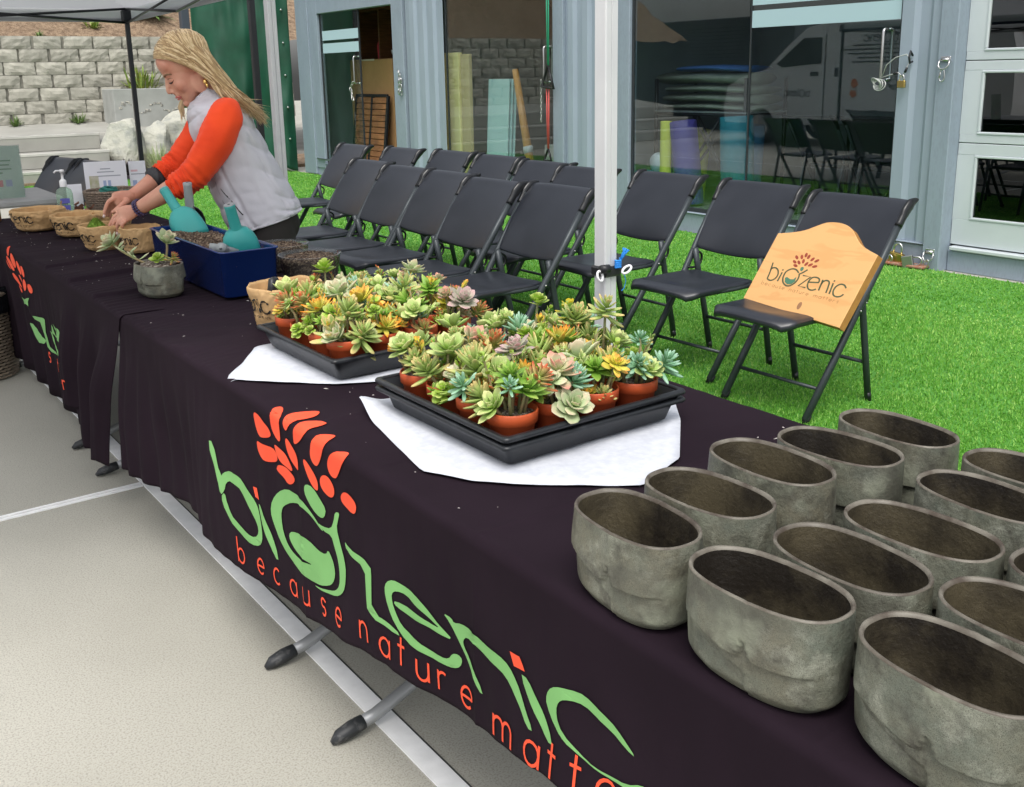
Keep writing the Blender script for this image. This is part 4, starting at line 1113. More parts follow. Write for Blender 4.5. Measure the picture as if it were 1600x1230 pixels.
# canonical logo strokes (unit: metres on the wooden sign)
LG = {
'b1':[(0.0548,0.2155),(0.0645,0.1654),(0.0678,0.1287)],
'b2':[(0.06,0.1774),(0.0671,0.1889),(0.0823,0.1931),(0.0994,0.1834),(0.1098,0.16),(0.1042,0.1373),(0.0876,0.1251),(0.0678,0.1287)],
'i1':[(0.1242,0.1801),(0.1238,0.1301)],'i1d':[(0.1207,0.1957),(0.1219,0.1883)],
'o':[(0.203,0.1975),(0.1825,0.2104),(0.1595,0.2075),(0.1411,0.1874),(0.1411,0.157),(0.1539,0.1323),(0.1757,0.121),(0.1954,0.1273),(0.2109,0.1484),(0.2142,0.1738),(0.2083,0.1947)],
'arm':[(0.2364,0.2239),(0.2208,0.2039),(0.2076,0.192)],
'z':[(0.2279,0.1907),(0.2680,0.1940),(0.2320,0.1350),(0.2690,0.1365)],
'e':[(0.2690,0.1662),(0.3165,0.1774),(0.3106,0.1936),(0.2933,0.1982),(0.2760,0.1914),(0.2690,0.1712),(0.2735,0.148),(0.2867,0.1339),(0.3045,0.1336),(0.3193,0.1435)],
'n':[(0.3279,0.1952),(0.3335,0.14)],'n2':[(0.3303,0.1698),(0.3325,0.1845),(0.3416,0.1951),(0.3542,0.1957),(0.3636,0.1848),(0.3708,0.1379)],
'i2':[(0.38,0.1924),(0.3867,0.1373)],'i2d':[(0.3796,0.2072),(0.3805,0.2)],
'c':[(0.4446,0.1839),(0.4321,0.1957),(0.4139,0.1959),(0.3991,0.1795),(0.398,0.154),(0.4088,0.1371),(0.426,0.1348),(0.4405,0.1423),(0.4471,0.1543)]}
LG_LEAF = [(0.1513,0.1568),(0.1588,0.1636),(0.1791,0.1568),(0.1937,0.1601),(0.2023,0.176),(0.2076,0.1525),(0.1966,0.135),(0.1784,0.1282),(0.16,0.1362)]
LG_HEAD = [(0.2004,0.2152),(0.1994,0.2289),(0.2109,0.2323),(0.2171,0.2237),(0.2145,0.2108),(0.2076,0.2079)]
LG_LV = [(0.1555, 0.2703), (0.1783, 0.2781), (0.1936, 0.2925), (0.2099, 0.2866), (0.2333, 0.2787), (0.2563, 0.2768), (0.1565, 0.2462), (0.1783, 0.2481), (0.196, 0.2591), (0.2164, 0.2497), (0.2371, 0.25), (0.26, 0.2474), (0.1698, 0.2288)]
def catmull(p, k=4):
    out = []; n = len(p)
    for i in range(n - 1):
        p0, p1, p2, p3 = p[max(i - 1, 0)], p[i], p[i + 1], p[min(i + 2, n - 1)]
        for s in range(k):
            t = s / k
            out.append(tuple(.5 * ((2 * p1[d]) + (-p0[d] + p2[d]) * t + (2 * p0[d] - 5 * p1[d] + 4 * p2[d] - p3[d]) * t * t + (-p0[d] + 3 * p1[d] - 3 * p2[d] + p3[d]) * t ** 3) for d in range(len(p1))))
    out.append(tuple(p[-1])); return out
def logo_strokes(w=.0065, only=None):
    out = []
    for k, p in LG.items():
        if only and k not in only: continue
        q = p if k in ('z', 'i1', 'i2', 'n') or len(p) < 3 else catmull(p)
        if k == 'e': q = [p[0]] + catmull(p[1:])
        out += ribbon(q, w)
    return out
def logo_leaves():
    out = []
    cx, cy = .2061, .2214
    for (x, y) in LG_LV:
        a = math.atan2(y - cy, x - cx)
        e = []
        for k in range(10):
            q = 2 * math.pi * k / 10
            dx, dy = .0125 * math.cos(q), .0068 * math.sin(q)
            e.append((x + dx * math.cos(a) - dy * math.sin(a), y + dx * math.sin(a) + dy * math.cos(a)))
        out.append(e)
    return out
# ================================================================== STONEWARE PLANTERS
def stone_mat(name, inner=False):
    m = bpy.data.materials.new(name); m.use_nodes = True
    n, l = m.node_tree.nodes, m.node_tree.links
    b = n['Principled BSDF']; b.inputs['Roughness'].default_value = .45 if not inner else .5
    tc = n.new('ShaderNodeTexCoord'); oi = n.new('ShaderNodeObjectInfo')
    ad = n.new('ShaderNodeVectorMath'); ad.operation = 'MULTIPLY_ADD'
    cb = n.new('ShaderNodeCombineXYZ')
    for i in range(3): l.new(oi.outputs['Random'], cb.inputs[i])
    ad.inputs[1].default_value = (31, 17, 23); l.new(cb.outputs[0], ad.inputs[0]); l.new(tc.outputs['Object'], ad.inputs[2])
    v = ad.outputs[0]
    def nz(sc, det, lo, hi):
        t = n.new('ShaderNodeTexNoise'); t.inputs['Scale'].default_value = sc; t.inputs['Detail'].default_value = det; t.inputs['Roughness'].default_value = .65
        l.new(v, t.inputs['Vector'])
        r = n.new('ShaderNodeMapRange'); r.inputs[1].default_value = lo; r.inputs[2].default_value = hi; l.new(t.outputs[0], r.inputs[0]); return r.outputs[0]
    def mx(f, a, bb):
        t = n.new('ShaderNodeMix'); t.data_type = 'RGBA'; l.new(f, t.inputs[0])
        for k, s in ((6, a), (7, bb)):
            if isinstance(s, tuple): t.inputs[k].default_value = (*s, 1)
            else: l.new(s, t.inputs[k])
        return t.outputs[2]
    if not inner:
        c = mx(nz(9, 5, .35, .65), (.135, .152, .120), (.175, .165, .118))
        c = mx(nz(16, 6, .5, .68), c, (.31, .32, .26))
        c = mx(nz(26, 8, .48, .70), c, (.06, .058, .046))
        c = mx(nz(1100, 2, .50, .70), c, (.045, .042, .034))
        c = mx(nz(5, 4, .55, .72), c, (.085, .085, .068))
        c = mx(nz(8, 3, .56, .70), c, (.22, .235, .175))
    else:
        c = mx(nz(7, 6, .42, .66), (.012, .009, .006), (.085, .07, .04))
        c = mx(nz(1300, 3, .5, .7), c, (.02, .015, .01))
    l.new(c, b.inputs['Base Color'])
    bp = n.new('ShaderNodeBump'); bp.inputs['Strength'].default_value = .35; bp.inputs['Distance'].default_value = .002
    l.new(nz(140, 4, .3, .7), bp.inputs['Height']); l.new(bp.outputs[0], b.inputs['Normal'])
    return m
m_stone, m_stone_in = stone_mat('stoneware_glaze'), stone_mat('stoneware_inside', True)
m_rimbrown = mat('stoneware_rim', (.17, .155, .125), .5, col2=(.06, .045, .032), nscale=30, rnd=.1)
def superell(a, b, th, p=2.6):
    c, s = math.cos(th), math.sin(th)
    return (a * math.copysign(abs(c) ** (2 / p), c), b * math.copysign(abs(s) ** (2 / p), s))
def stone_pot_mesh(seed, a=.1, b=.057, h=.119):
    """long axis along Y; relief on the -X and +X faces"""
    mb = MB(); N = 240; NZ = 64; rs = []
    rn = random.Random(seed); ph = rn.uniform(0, 6)
    def relief(s, w):
        # s: -1..1 along the face, w: 0 bottom .. 1 top
        # two lobes of the upper apron meeting in a notch left of centre, a pinched vertical seam under it
        sc = s - .16 + .04 * math.sin(ph); k = abs(sc)
        if sc < 0:
            edge = lerp(.42, .56, sstep(.15, 1.0, k)) + .22 * max(0, 1 - k / .16) ** 2
            e2 = lerp(.26, .50, min(1, k / 1.0))
        else:
            edge = .42 + .03 * sc + .20 * max(0, 1 - k / .14) ** 2
            e2 = .0
        fade = 1 - sstep(.75, .97, abs(s))
        d = .0062 * sstep(edge - .010, edge + .012, w) * (1 - .82 * sstep(edge + .03, edge + .5, w))
        if e2: d -= .0026 * (1 - sstep(e2 - .012, e2 + .012, w))
        d += .0030 * math.exp(-(sc / .028) ** 2) * sstep(.04, .1, w) * (1 - sstep(.36, .5, w))
        d *= fade
        return d
    for j in range(NZ):
        w = j / (NZ - 1); z = w * h
        k = 1 - .13 * (1 - sstep(0, .18, w)) ** 2 - .03 * (1 - w) + .018 * math.sin(w * math.pi)
        if j == 0: k *= .965
        ring = []
        for i in range(N):
            th = 2 * math.pi * i / N
            y, x = superell(a * k, b * k, th, 2.5)
            nx = math.copysign(1, x) * min(1, abs(x) / (b * .6))
            r = relief(y / a * (-1 if x < 0 else 1), w) if abs(x) > b * .25 else 0
            wob = .0005 * fbm(x * 18 + seed, y * 18, z * 14)
            ring.append(Vector((x + nx * (r * sstep(.25, .6, abs(x) / b) + wob), y, z)))
        rs.append(ring)
    mb.cur = 0; mb.loft(rs, cap=(True, False))
    top = rs[-1]
    # rim and inside
    def inset(d, z, m=1.0): 
        out = []
        for p in top:
            L = math.hypot(p.x / b, p.y / a); s = 1 - d / (b if True else a)
            out.append(Vector((p.x * (1 - d / b) * m, p.y * (1 - d / a) * m, z)))
        return out
    wav = [Vector((p.x * .985, p.y * .99, h + .0025 + .0008 * fbm(p.x * 30, p.y * 30, seed))) for p in top]
    mb.cur = 1; mb.loft([top, wav, inset(.0038, h + .0018), inset(.0052, h - .002)], cap=(False, False))
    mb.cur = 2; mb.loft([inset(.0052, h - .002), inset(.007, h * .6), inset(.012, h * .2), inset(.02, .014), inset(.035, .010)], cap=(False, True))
    return mb
pot_meshes = []
for s in range(3):
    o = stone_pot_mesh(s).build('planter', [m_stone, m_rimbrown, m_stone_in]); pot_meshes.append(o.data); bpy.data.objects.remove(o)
def stone_pot(label, x, y, rz, k, sc=1.0, z=CZ + .003, group='oval stoneware planters on the black tablecloth'):
    o = bpy.data.objects.new('stoneware_planter', pot_meshes[k % 3]); COL.objects.link(o)
    q = random.Random(int(x * 977 + y * 3331)); o.location = (x, y, z); o.rotation_euler = (0, 0, rz + (math.pi if k % 4 == 3 else 0)); o.scale = (sc * q.uniform(.97, 1.03), sc * q.uniform(.975, 1.02), sc * q.uniform(.96, 1.03))
    return tag(o, label, 'planter', group)
ordn = ['first', 'second', 'third', 'fourth', 'fifth']
PX = [(.055, .878), (.190, .878), (.331, .888), (.470, .872), (.606, .862)]
for i, (x, y) in enumerate(PX):
    stone_pot('empty oval stoneware planter, %s from the table front in the row nearest the succulents' % ordn[i], x, y, rad((-4, 3, -2, 4, -3)[i]), i)
PX = [(.055, .662), (.180, .645), (.308, .633), (.462, .632), (.600, .64)]
for i, (x, y) in enumerate(PX):
    stone_pot('empty oval stoneware planter, %s from the table front in the middle row' % ordn[i], x, y, rad((3, -3, 2, -4, 1)[i]), i + 1)
PX = [(.071, .447), (.206, .438), (.34, .428), (.475, .43), (.61, .428)]
for i, (x, y) in enumerate(PX):
    stone_pot('empty oval stoneware planter, %s from the table front in the row nearest the camera' % ordn[i], x, y, rad((-3, 2, 3, -2, 4)[i]), i + 2)

# ================================================================== WHITE PAPERS AND BLACK TRAYS
m_paper = mat('white_fleece', (0.64, 0.665, 0.72), .85, col2=(.55, .575, .64), nscale=60, detail=6, bump=.3, bscale=180, bdist=.001)
def paper(label, poly, seed, lift):
    mb = MB(); n = 34
    P = []
    for a_, b_ in zip(poly, poly[1:] + poly[:1]):
        for q_ in range(6): P.append((lerp(a_[0], b_[0], q_ / 6), lerp(a_[1], b_[1], q_ / 6)))
    P = smoothpoly(P, 1)
    cx = sum(p[0] for p in P) / len(P); cy = sum(p[1] for p in P) / len(P)
    rings = []
    for j in range(10):
        k = j / 9
        rings.append([Vector((cx + (p[0] - cx) * k, cy + (p[1] - cy) * k, 0)) for p in P])
    def z(p, k):
        over = max(0, .012 - p.x)
        return CZ + .0058 + .0022 * fbm(p.x * 14, p.y * 14, seed) + sstep(.7, 1, k) * lift(p) - over * .9
    rr = [[Vector((p.x, p.y, z(p, j / 9))) for p in r] for j, r in enumerate(rings)]
    mb.loft(rr, cap=(False, False))
    o = mb.build('paper_sheet', m_paper, origin=(cx, cy, CZ), solid=.0008); tag(o, label, 'paper')
paper('white fleece sheet under the large near succulent tray', [(.135, 1.80), (.115, 1.70), (.062, 1.43), (.109, 1.338), (.152, 1.286), (.223, 1.219), (.32, 1.142), (.455, 1.19), (.60, 1.33), (.70, 1.45), (.76, 1.60), (.66, 1.78), (.45, 1.83), (.26, 1.83)], 3,
      lambda p: .028 * math.exp(-((p.x - .13) / .05) ** 2 - ((p.y - 1.80) / .06) ** 2))
paper('white fleece sheet under the smaller far succulent tray', [(-.004, 2.196), (.08, 2.30), (.16, 2.42), (.35, 2.44), (.6, 2.42), (.68, 2.2), (.66, 1.98), (.45, 1.93), (.279, 1.945), (.18, 1.995), (.08, 2.10)], 5, lambda p: 0.0)
m_tray = mat('tray_black', (0.012, 0.014, 0.017), .38, col2=(.03, .034, .04), nscale=18, contrast=(.5, .8), bump=.08, bscale=60, rough2=.55)
def tray(label, x0, x1, y0, y1, z, h=.058, nested=False):
    t = thing('plant_tray', label, 'tray', ((x0 + x1) / 2, (y0 + y1) / 2, z))
    def ring(d, zz, n=6, rr=.012):
        out = []
        for cx, cy, a0 in ((x1 - d - rr, y1 - d - rr, 0), (x0 + d + rr, y1 - d - rr, 90), (x0 + d + rr, y0 + d + rr, 180), (x1 - d - rr, y0 + d + rr, 270)):
            for k in range(n + 1):
                a = math.radians(a0 + 90 * k / n); out.append(Vector((cx + rr * math.cos(a), cy + rr * math.sin(a), zz)))
        return out
    mb = MB()
    mb.loft([ring(.030, z), ring(.026, z + .002), ring(.012, z + h - .012), ring(.0105, z + h - .004), ring(.014, z + h - .004), ring(.028, z + .005), ring(.04, z + .004)], cap=(True, True))
    mb.build('body', m_tray, t)
    zz = z + h - .004
    def rim(zz):
        mb = MB(); mb.loft([ring(.0, zz - .004), ring(-.001, zz), ring(.001, zz + .004), ring(.009, zz + .005), ring(.013, zz - .002), ring(.0103, zz - .006)], cap=(False, False))
        return mb
    rim(zz).build('rim', m_tray, t)
    if nested: rim(zz - .016).build('nested_rim', m_tray, t)
    return t
T2 = (.163, .605, 1.318, 1.785); T1 = (.165, .60, 1.975, 2.415)
ZTRAY = CZ + .0105
tray('black plastic plant tray crowded with succulents, nearest the planters', *T2, ZTRAY, .062, True)
tray('black plastic plant tray crowded with succulents, next to the paper bag', *T1, ZTRAY, .055)

# ================================================================== SUCCULENTS
def leaf_mesh(name, kind):
    """leaf along +X from 0 to 1, width in Y, upper side +Z; 'tip' attribute runs 0..1"""
    nu, nv = 7, 8
    prof = {'spoon': [(.0, .08), (.15, .13), (.35, .20), (.6, .25), (.8, .20), (.93, .09), (1, .01)],
            'point': [(.0, .10), (.15, .16), (.35, .20), (.6, .17), (.8, .10), (.93, .045), (1, .005)],
            'finger': [(.0, .06), (.12, .09), (.35, .115), (.6, .12), (.8, .105), (.93, .07), (1, .01)],
            'paddle': [(.0, .06), (.15, .11), (.35, .25), (.6, .36), (.8, .33), (.93, .2), (1, .02)]}[kind]
    th = {'spoon': .07, 'point': .075, 'finger': .10, 'paddle': .05}[kind]
    cup = {'spoon': .22, 'point': .14, 'finger': .10, 'paddle': .05}[kind]
    vs, tip = [], []
    for (x, w) in prof:
        t = th * (math.sin(math.pi * min(1, x * .85 + .12)) ** .6)
        zc = cup * x * x
        for k in range(nv):
            a = 2 * math.pi * k / nv
            yy = w * math.cos(a)
            zz = zc + t * math.sin(a) * (.55 if math.sin(a) > 0 else 1.0) + cup * .5 * (yy * yy) / .1
            vs.append((x, yy, zz)); tip.append(x)
    fs = [(i * nv + k, i * nv + (k + 1) % nv, (i + 1) * nv + (k + 1) % nv, (i + 1) * nv + k) for i in range(nu - 1) for k in range(nv)]
    fs.append(tuple((nu - 1) * nv + k for k in range(nv)))
    me = bpy.data.meshes.new(name); me.from_pydata(vs, [], fs)
    me.polygons.foreach_set('use_smooth', [True] * len(fs))
    at = me.attributes.new('tip', 'FLOAT', 'POINT'); at.data.foreach_set('value', tip)
    me.update(); return me
def leaf_mat(name, base, mid, tip_, rough=.42):
    m = bpy.data.materials.new(name); m.use_nodes = True
    n, l = m.node_tree.nodes, m.node_tree.links
    b = n['Principled BSDF']; b.inputs['Roughness'].default_value = rough; b.inputs['Specular IOR Level'].default_value = .35
    b.inputs['Subsurface Weight'].default_value = 0.0
    at = n.new('ShaderNodeAttribute'); at.attribute_name = 'tip'
    oi = n.new('ShaderNodeObjectInfo')
    ma = n.new('ShaderNodeMath'); ma.operation = 'MULTIPLY_ADD'; ma.inputs[1].default_value = .30; l.new(oi.outputs['Random'], ma.inputs[0]); 
    sb = n.new('ShaderNodeMath'); sb.operation = 'SUBTRACT'; sb.inputs[1].default_value = .15; l.new(at.outputs['Fac'], sb.inputs[0]); l.new(sb.outputs[0], ma.inputs[2])
    cr = n.new('ShaderNodeValToRGB'); e = cr.color_ramp.elements
    e[0].position = .05; e[0].color = (*base, 1); e[1].position = .97; e[1].color = (*tip_, 1); k = e.new(.6); k.color = (*mid, 1)
    l.new(ma.outputs[0], cr.inputs[0])
    hv = n.new('ShaderNodeHueSaturation'); mr = n.new('ShaderNodeMapRange'); mr.inputs[3].default_value = .9; mr.inputs[4].default_value = 1.32; hv.inputs['Saturation'].default_value = 1.15
    l.new(oi.outputs['Random'], mr.inputs[0]); l.new(mr.outputs[0], hv.inputs['Value']); l.new(cr.outputs[0], hv.inputs['Color'])
    l.new(hv.outputs[0], b.inputs['Base Color'])
    tl = n.new('ShaderNodeBsdfTranslucent'); l.new(hv.outputs[0], tl.inputs[0])
    mxx = n.new('ShaderNodeMixShader'); mxx.inputs[0].default_value = .18
    l.new(b.outputs[0], mxx.inputs[1]); l.new(tl.outputs[0], mxx.inputs[2]); l.new(mxx.outputs[0], n['Material Output'].inputs[0])
    return m
LM = {k: leaf_mesh('leaf_' + k, k) for k in ('spoon', 'point', 'finger', 'paddle')}
# variety: leaf kind, leaf length, leaf count, base/mid/tip colours, description, width scale
VAR = {
 'sage':   ('spoon', .036, 24, (.33, .46, .13), (.44, .57, .23), (.56, .58, .30), 'sage-green rosettes', 1.1),
 'blue':   ('finger', .040, 26, (.19, .36, .19), (.27, .46, .31), (.38, .54, .42), 'blue-grey finger leaves', 1.0),
 'pink':   ('spoon', .038, 22, (.46, .54, .26), (.56, .54, .36), (.64, .34, .28), 'pale pink-tipped rosettes', 1.15),
 'orange': ('point', .040, 24, (.48, .54, .14), (.62, .52, .16), (.72, .28, .10), 'orange-edged rosettes', 1.0),
 'yellow': ('spoon', .036, 22, (.62, .62, .14), (.76, .68, .20), (.74, .40, .16), 'yellow rosettes', 1.0),
 'lime':   ('paddle', .026, 26, (.30, .46, .09), (.38, .54, .13), (.46, .52, .20), 'lime-green rounded leaves', 1.0),
 'green':  ('point', .040, 24, (.15, .30, .06), (.24, .40, .10), (.36, .46, .15), 'bright green pointed leaves', 1.0),
 'pearl':  ('spoon', .042, 20, (.40, .50, .26), (.52, .60, .38), (.62, .54, .40), 'pearly white-green rosettes', 1.2),
 'finger': ('finger', .046, 26, (.30, .40, .14), (.40, .50, .20), (.54, .44, .22), 'pale green finger leaves', 1.15),
 'rust':   ('finger', .034, 26, (.32, .38, .13), (.44, .34, .16), (.54, .17, .11), 'rusty red-tipped leaves', 1.0),
 'lilac':  ('spoon', .036, 24, (.36, .44, .26), (.46, .44, .36), (.52, .36, .36), 'grey-lilac rosettes', 1.1),
 'jade':   ('paddle', .046, 14, (.26, .38, .10), (.34, .46, .16), (.56, .44, .08), 'large round paddle leaves', 1.0),
}
LMAT = {k: leaf_mat('leaf_' + k, v[3], v[4], v[5]) for k, v in VAR.items()}
LDATA = {}
for k, v in VAR.items():
    me = LM[v[0]].copy(); me.name = 'leaf_' + k; me.materials.clear(); me.materials.append(LMAT[k]); LDATA[k] = me
m_terra = mat('terracotta_plastic', (0.60, 0.105, 0.03), .5, col2=(.52, .085, .025), nscale=10, rnd=.08)
m_terra_in = m_terra
m_soil = mat('potting_soil', (0.045, 0.028, 0.018), .95, col2=(.10, .07, .05), nscale=60, detail=6, bump=1.0, bscale=120, bdist=.004, speck=(.42, .38, .32), speck_scale=130, speck_amt=.8)
m_stem = mat('succulent_stem', (0.22, 0.26, 0.10), .6, col2=(.28, .2, .1), nscale=40)
def nursery_pot(mbp, c, r=.052, h=.082):
    x, y, z = c
    mbp.lathe([(.001, 0), (r * .74, 0), (r * .76, .002), (r * .90, h * .70), (r * .95, h * .71), (r, h * .72), (r * 1.02, h * .98), (r * 1.0, h), (r * .955, h), (r * .93, h * .8)], 28, c)
def add_leaf(parent, var, base, direction, upn, L, wid, rng):
    o = bpy.data.objects.new('leaf', LDATA[var]); COL.objects.link(o); o.parent = parent
    d = direction.normalized(); u = (upn - d * upn.dot(d))
    u = u.normalized() if u.length > 1e-5 else Vector((1, 0, 0))
    s = u.cross(d)
    Mx = Matrix(((d.x * L, s.x * L * wid, u.x * L, base.x), (d.y * L, s.y * L * wid, u.y * L, base.y), (d.z * L, s.z * L * wid, u.z * L, base.z), (0, 0, 0, 1)))
    o.matrix_basis = Mx
def head(parent, var, c, axis, rng, scale=1.0):
    bend_ = Vector((rng.uniform(-.25, .25), rng.uniform(-.25, .25), 0)); open_ = rng.uniform(-.35, .35)
    kind, L0, cnt, *_ , desc, wid = VAR[var]
    ax = axis.normalized()
    a1 = ax.orthogonal().normalized(); a2 = ax.cross(a1)
    cnt = int(cnt * rng.uniform(.85, 1.1))
    loose = kind in ('finger', 'paddle')
    for i in range(cnt):
        f = i / cnt                      # 0 = outermost
        a = i * 2.39996 + rng.uniform(-.2, .2)
        el = lerp(rng.uniform(-.25, .2) + open_, 1.30, f ** (1.15 - open_ * .6))
        out = a1 * math.cos(a) + a2 * math.sin(a)
        d = out * math.cos(el) + ax * math.sin(el) + bend_ + Vector((rng.uniform(-.2, .2), rng.uniform(-.2, .2), rng.uniform(-.2, .2)))
        L = L0 * scale * lerp(1.05, .42, f ** 1.3) * rng.uniform(.85, 1.12)
        base = c + ax * (L0 * scale * ((.75 if loose else .28) * f)) + out * .002
        add_leaf(parent, var, base, d, ax - out * .2, L, wid * 1.12 * rng.uniform(.8, 1.2), rng)
def potted(label, x, y, z, heads, seed, r=.052, h=.082, pot=True, group=None, out=(0, 0)):
    """heads: list of (variety, dx, dy, height above rim, lean x, lean y, scale)"""
    rng = random.Random(seed)
    t = thing('potted_succulent', label, 'succulent', (x, y, z), group)
    mb = MB(); nursery_pot(mb, (0, 0, 0), r, h); mb.build('pot', m_terra, t, origin=(0, 0, 0))
    mb = MB(); mb.lathe([(r * .935, h * .86), (r * .6, h * .90), (r * .3, h * .91), (.001, h * .905)], 20, wob=lambda a, zz: 1.0); mb.build('soil', m_soil, t, origin=(0, 0, 0))
    for (var, dx, dy, hz, lx, ly, sc) in heads:
        c = Vector((dx, dy, h + hz)); ax = Vector((lx, ly, 1)).normalized()
        mb = MB(); b0 = Vector((dx * .55, dy * .55, h * .86))
        mb.tube([b0, b0.lerp(c, .55) + Vector((rng.uniform(-.004, .004), rng.uniform(-.004, .004), 0)), c + ax * .012], [.0038, .0032, .0025], 6)
        mb.build('stem', m_stem, t, origin=(0, 0, 0))
        head(t, var, c, ax, rng, sc)
    for k in range(3):
        a = rng.uniform(0, 6.28); q = rng.uniform(.03, .062)
        sprig(t, rng.choice(('green', 'finger', 'lime', 'sage', 'blue', 'rust', 'yellow')), Vector((.5 * q * math.cos(a), .5 * q * math.sin(a), h * .9)), Vector((q * math.cos(a), q * math.sin(a), h + rng.uniform(.01, .10))), rng, rng.randint(10, 15), rng.uniform(.014, .026))
    return t
def sprig(parent, var, b, tip, rng, n=13, L=.02):
    P = catmull([tuple(b), tuple(Vector(b).lerp(Vector(tip), .5) + Vector((rng.uniform(-.012, .012), rng.uniform(-.012, .012), .006))), tuple(tip)], 6)
    mb = MB(); mb.tube(P, .0022, 5); mb.build('stem', m_stem, parent, origin=(0, 0, 0))
    for k in range(n):
        f = .25 + .75 * k / (n - 1); x = f * (len(P) - 1); i = min(int(x), len(P) - 2); p = Vector(P[i]).lerp(Vector(P[i + 1]), x - i); d = (Vector(P[i + 1]) - Vector(P[i])).normalized()
        o1 = d.orthogonal().normalized(); o = (Matrix.Rotation(k * 2.4, 3, d) @ o1)
        add_leaf(parent, var, p, o + d * lerp(.3, 1.3, f) + Vector((0, 0, .1)), d, L * rng.uniform(.75, 1.2) * lerp(1.1, .7, f), 1.1, rng)
def auto_heads(vs, seed, r=.05, tall=.0, edge=(0, 0)):
    rng = random.Random(seed); out = []
    vs = list(vs) + [rng.choice(vs), rng.choice(('sage', 'green', 'lime', 'finger')), rng.choice(('sage', 'pink', 'lime', 'pearl', 'yellow')), rng.choice(('green', 'finger', 'lime', 'blue')), rng.choice(vs)]
    n = len(vs)
    a0 = rng.uniform(0, 6.28)
    for i, v in enumerate(vs):
        inner = i in (0,)
        a = a0 + i * 2 * math.pi / (n - 1) + rng.uniform(-.35, .35); rr = rng.uniform(.0, .01) if inner else rng.uniform(.020, .050)
        dx, dy = rr * math.cos(a) + edge[0] * .012, rr * math.sin(a) + edge[1] * .012
        hz = ((rng.uniform(.03, .065) if rng.random() < .8 else rng.uniform(.06, .085)) if inner else rng.uniform(-.016, .052)) + tall * rng.uniform(.4, 1)
        out.append((v, dx, dy, hz, dx * 16 + rng.uniform(-.2, .2), dy * 16 + rng.uniform(-.2, .2), rng.choice((.6, .75, .9, 1.0, 1.1, 1.25)) * (1.0 if inner else .9)))
    return out
COLW = ['front', 'second', 'third', 'rearmost']
ROWW = ['nearest the planters', 'second from the planters', 'third from the planters', 'farthest from the planters']
PL2 = [  # [row along y][col along x]; row 0 = nearest the planters
 [('green', 'rust', 'orange'), ('pink', 'pearl', 'blue'), ('green', 'finger', 'yellow'), ('blue', 'sage', 'blue')],
 [('finger', 'sage', 'orange'), ('lilac', 'yellow', 'pink'), ('orange', 'finger', 'rust'), ('finger', 'sage', 'lime')],
 [('sage', 'finger', 'rust'), ('rust', 'orange', 'sage'), ('lime', 'sage', 'green'), ('jade', 'yellow', 'lime')],
 [('sage', 'rust', 'yellow'), ('sage', 'pink', 'blue'), ('sage', 'lime', 'sage'), ('lime', 'pearl', 'sage')]]
def fill(T, PL, which, seed0, ztop):
    x0, x1, y0, y1 = T
    px = (x1 - x0 - .05) / 4; py = (y1 - y0 - .05) / 4
    rng = random.Random(seed0)
    for j in range(4):
        for i in range(4):
            x = x0 + .025 + px * (i + .5) + rng.uniform(-.003, .003); y = y0 + .025 + py * (j + .5) + rng.uniform(-.003, .003)
            vs = PL[j][i]
            tall = .0 if (i == 0 or j == 0) else .015
            if i == 3 or j == 3: tall += .012
            edge = (-.6 if i == 0 else (.6 if i == 3 else 0), -.5 if j == 0 else (.5 if j == 3 else 0))
            hd = auto_heads(vs, seed0 * 100 + j * 4 + i, tall=tall, edge=edge)
            lab = '%s, %s pot in the %s tray row %s' % (VAR[vs[0]][6], COLW[i], which, ROWW[j])
            potted(lab, x, y, ztop, hd, seed0 * 77 + j * 4 + i, r=min(px, py) * .485, h=.078, group='succulents in the %s tray' % which)
fill(T2, PL2, 'near', 21, ZTRAY + .0055)
PL1 = [
 [('finger', 'sage', 'lime'), ('green', 'orange', 'sage'), ('green', 'rust', 'sage'), ('rust', 'lilac', 'pink')],
 [('orange', 'lime', 'green'), ('yellow', 'lilac', 'sage'), ('blue', 'orange', 'sage'), ('yellow', 'pink', 'green')],
 [('rust', 'sage', 'lime'), ('pearl', 'sage', 'blue'), ('sage', 'yellow', 'blue'), ('pearl', 'pink', 'sage')],
 [('sage', 'lime', 'yellow'), ('lime', 'sage', 'rust'), ('finger', 'sage', 'pearl'), ('sage', 'green', 'lime')]]
fill(T1, PL1, 'far', 34, ZTRAY + .0055)

# small stoneware planter with a trailing succulent next to the blue bin
ps = thing('planted_stoneware_pot', 'small grey stoneware pot planted with a trailing pale succulent', 'planter', (.183, 3.25, CZ + .005))
o = bpy.data.objects.new('pot', pot_meshes[1]); COL.objects.link(o); o.parent = ps; o.scale = (1.12, .86, .86); o.rotation_euler = (0, 0, rad(12))
mb = MB(); mb.lathe([(.055, .102), (.03, .108), (.001, .109)], 18, sy=1.3); mb.build('soil', m_soil, ps, origin=(0, 0, 0))
rng = random.Random(4)
def stem_to(parent, pts, r=.004):
    mb = MB(); mb.tube(catmull(pts, 4), r, 6); mb.build('stem', m_stem, parent, origin=(0, 0, 0))
stem_to(ps, [(-.03, .03, .10), (-.06, .06, .12), (-.09, .10, .145), (-.105, .125, .165)])
head(ps, 'pearl', Vector((-.105, .125, .16)), Vector((-.7, .2, 1)), rng, 1.15)
for k in range(7):
    add_leaf(ps, 'pearl', Vector((-.045 - .008 * k, .045 + .010 * k, .115 + .006 * k)), Vector((math.cos(k * 2.2), math.sin(k * 2.2), .3)), Vector((0, 0, 1)), .036, .7, rng)
stem_to(ps, [(.02, -.01, .10), (.03, -.01, .15), (.03, -.005, .17)])
head(ps, 'pearl', Vector((.03, -.005, .165)), Vector((.3, -.3, 1)), rng, 1.1)
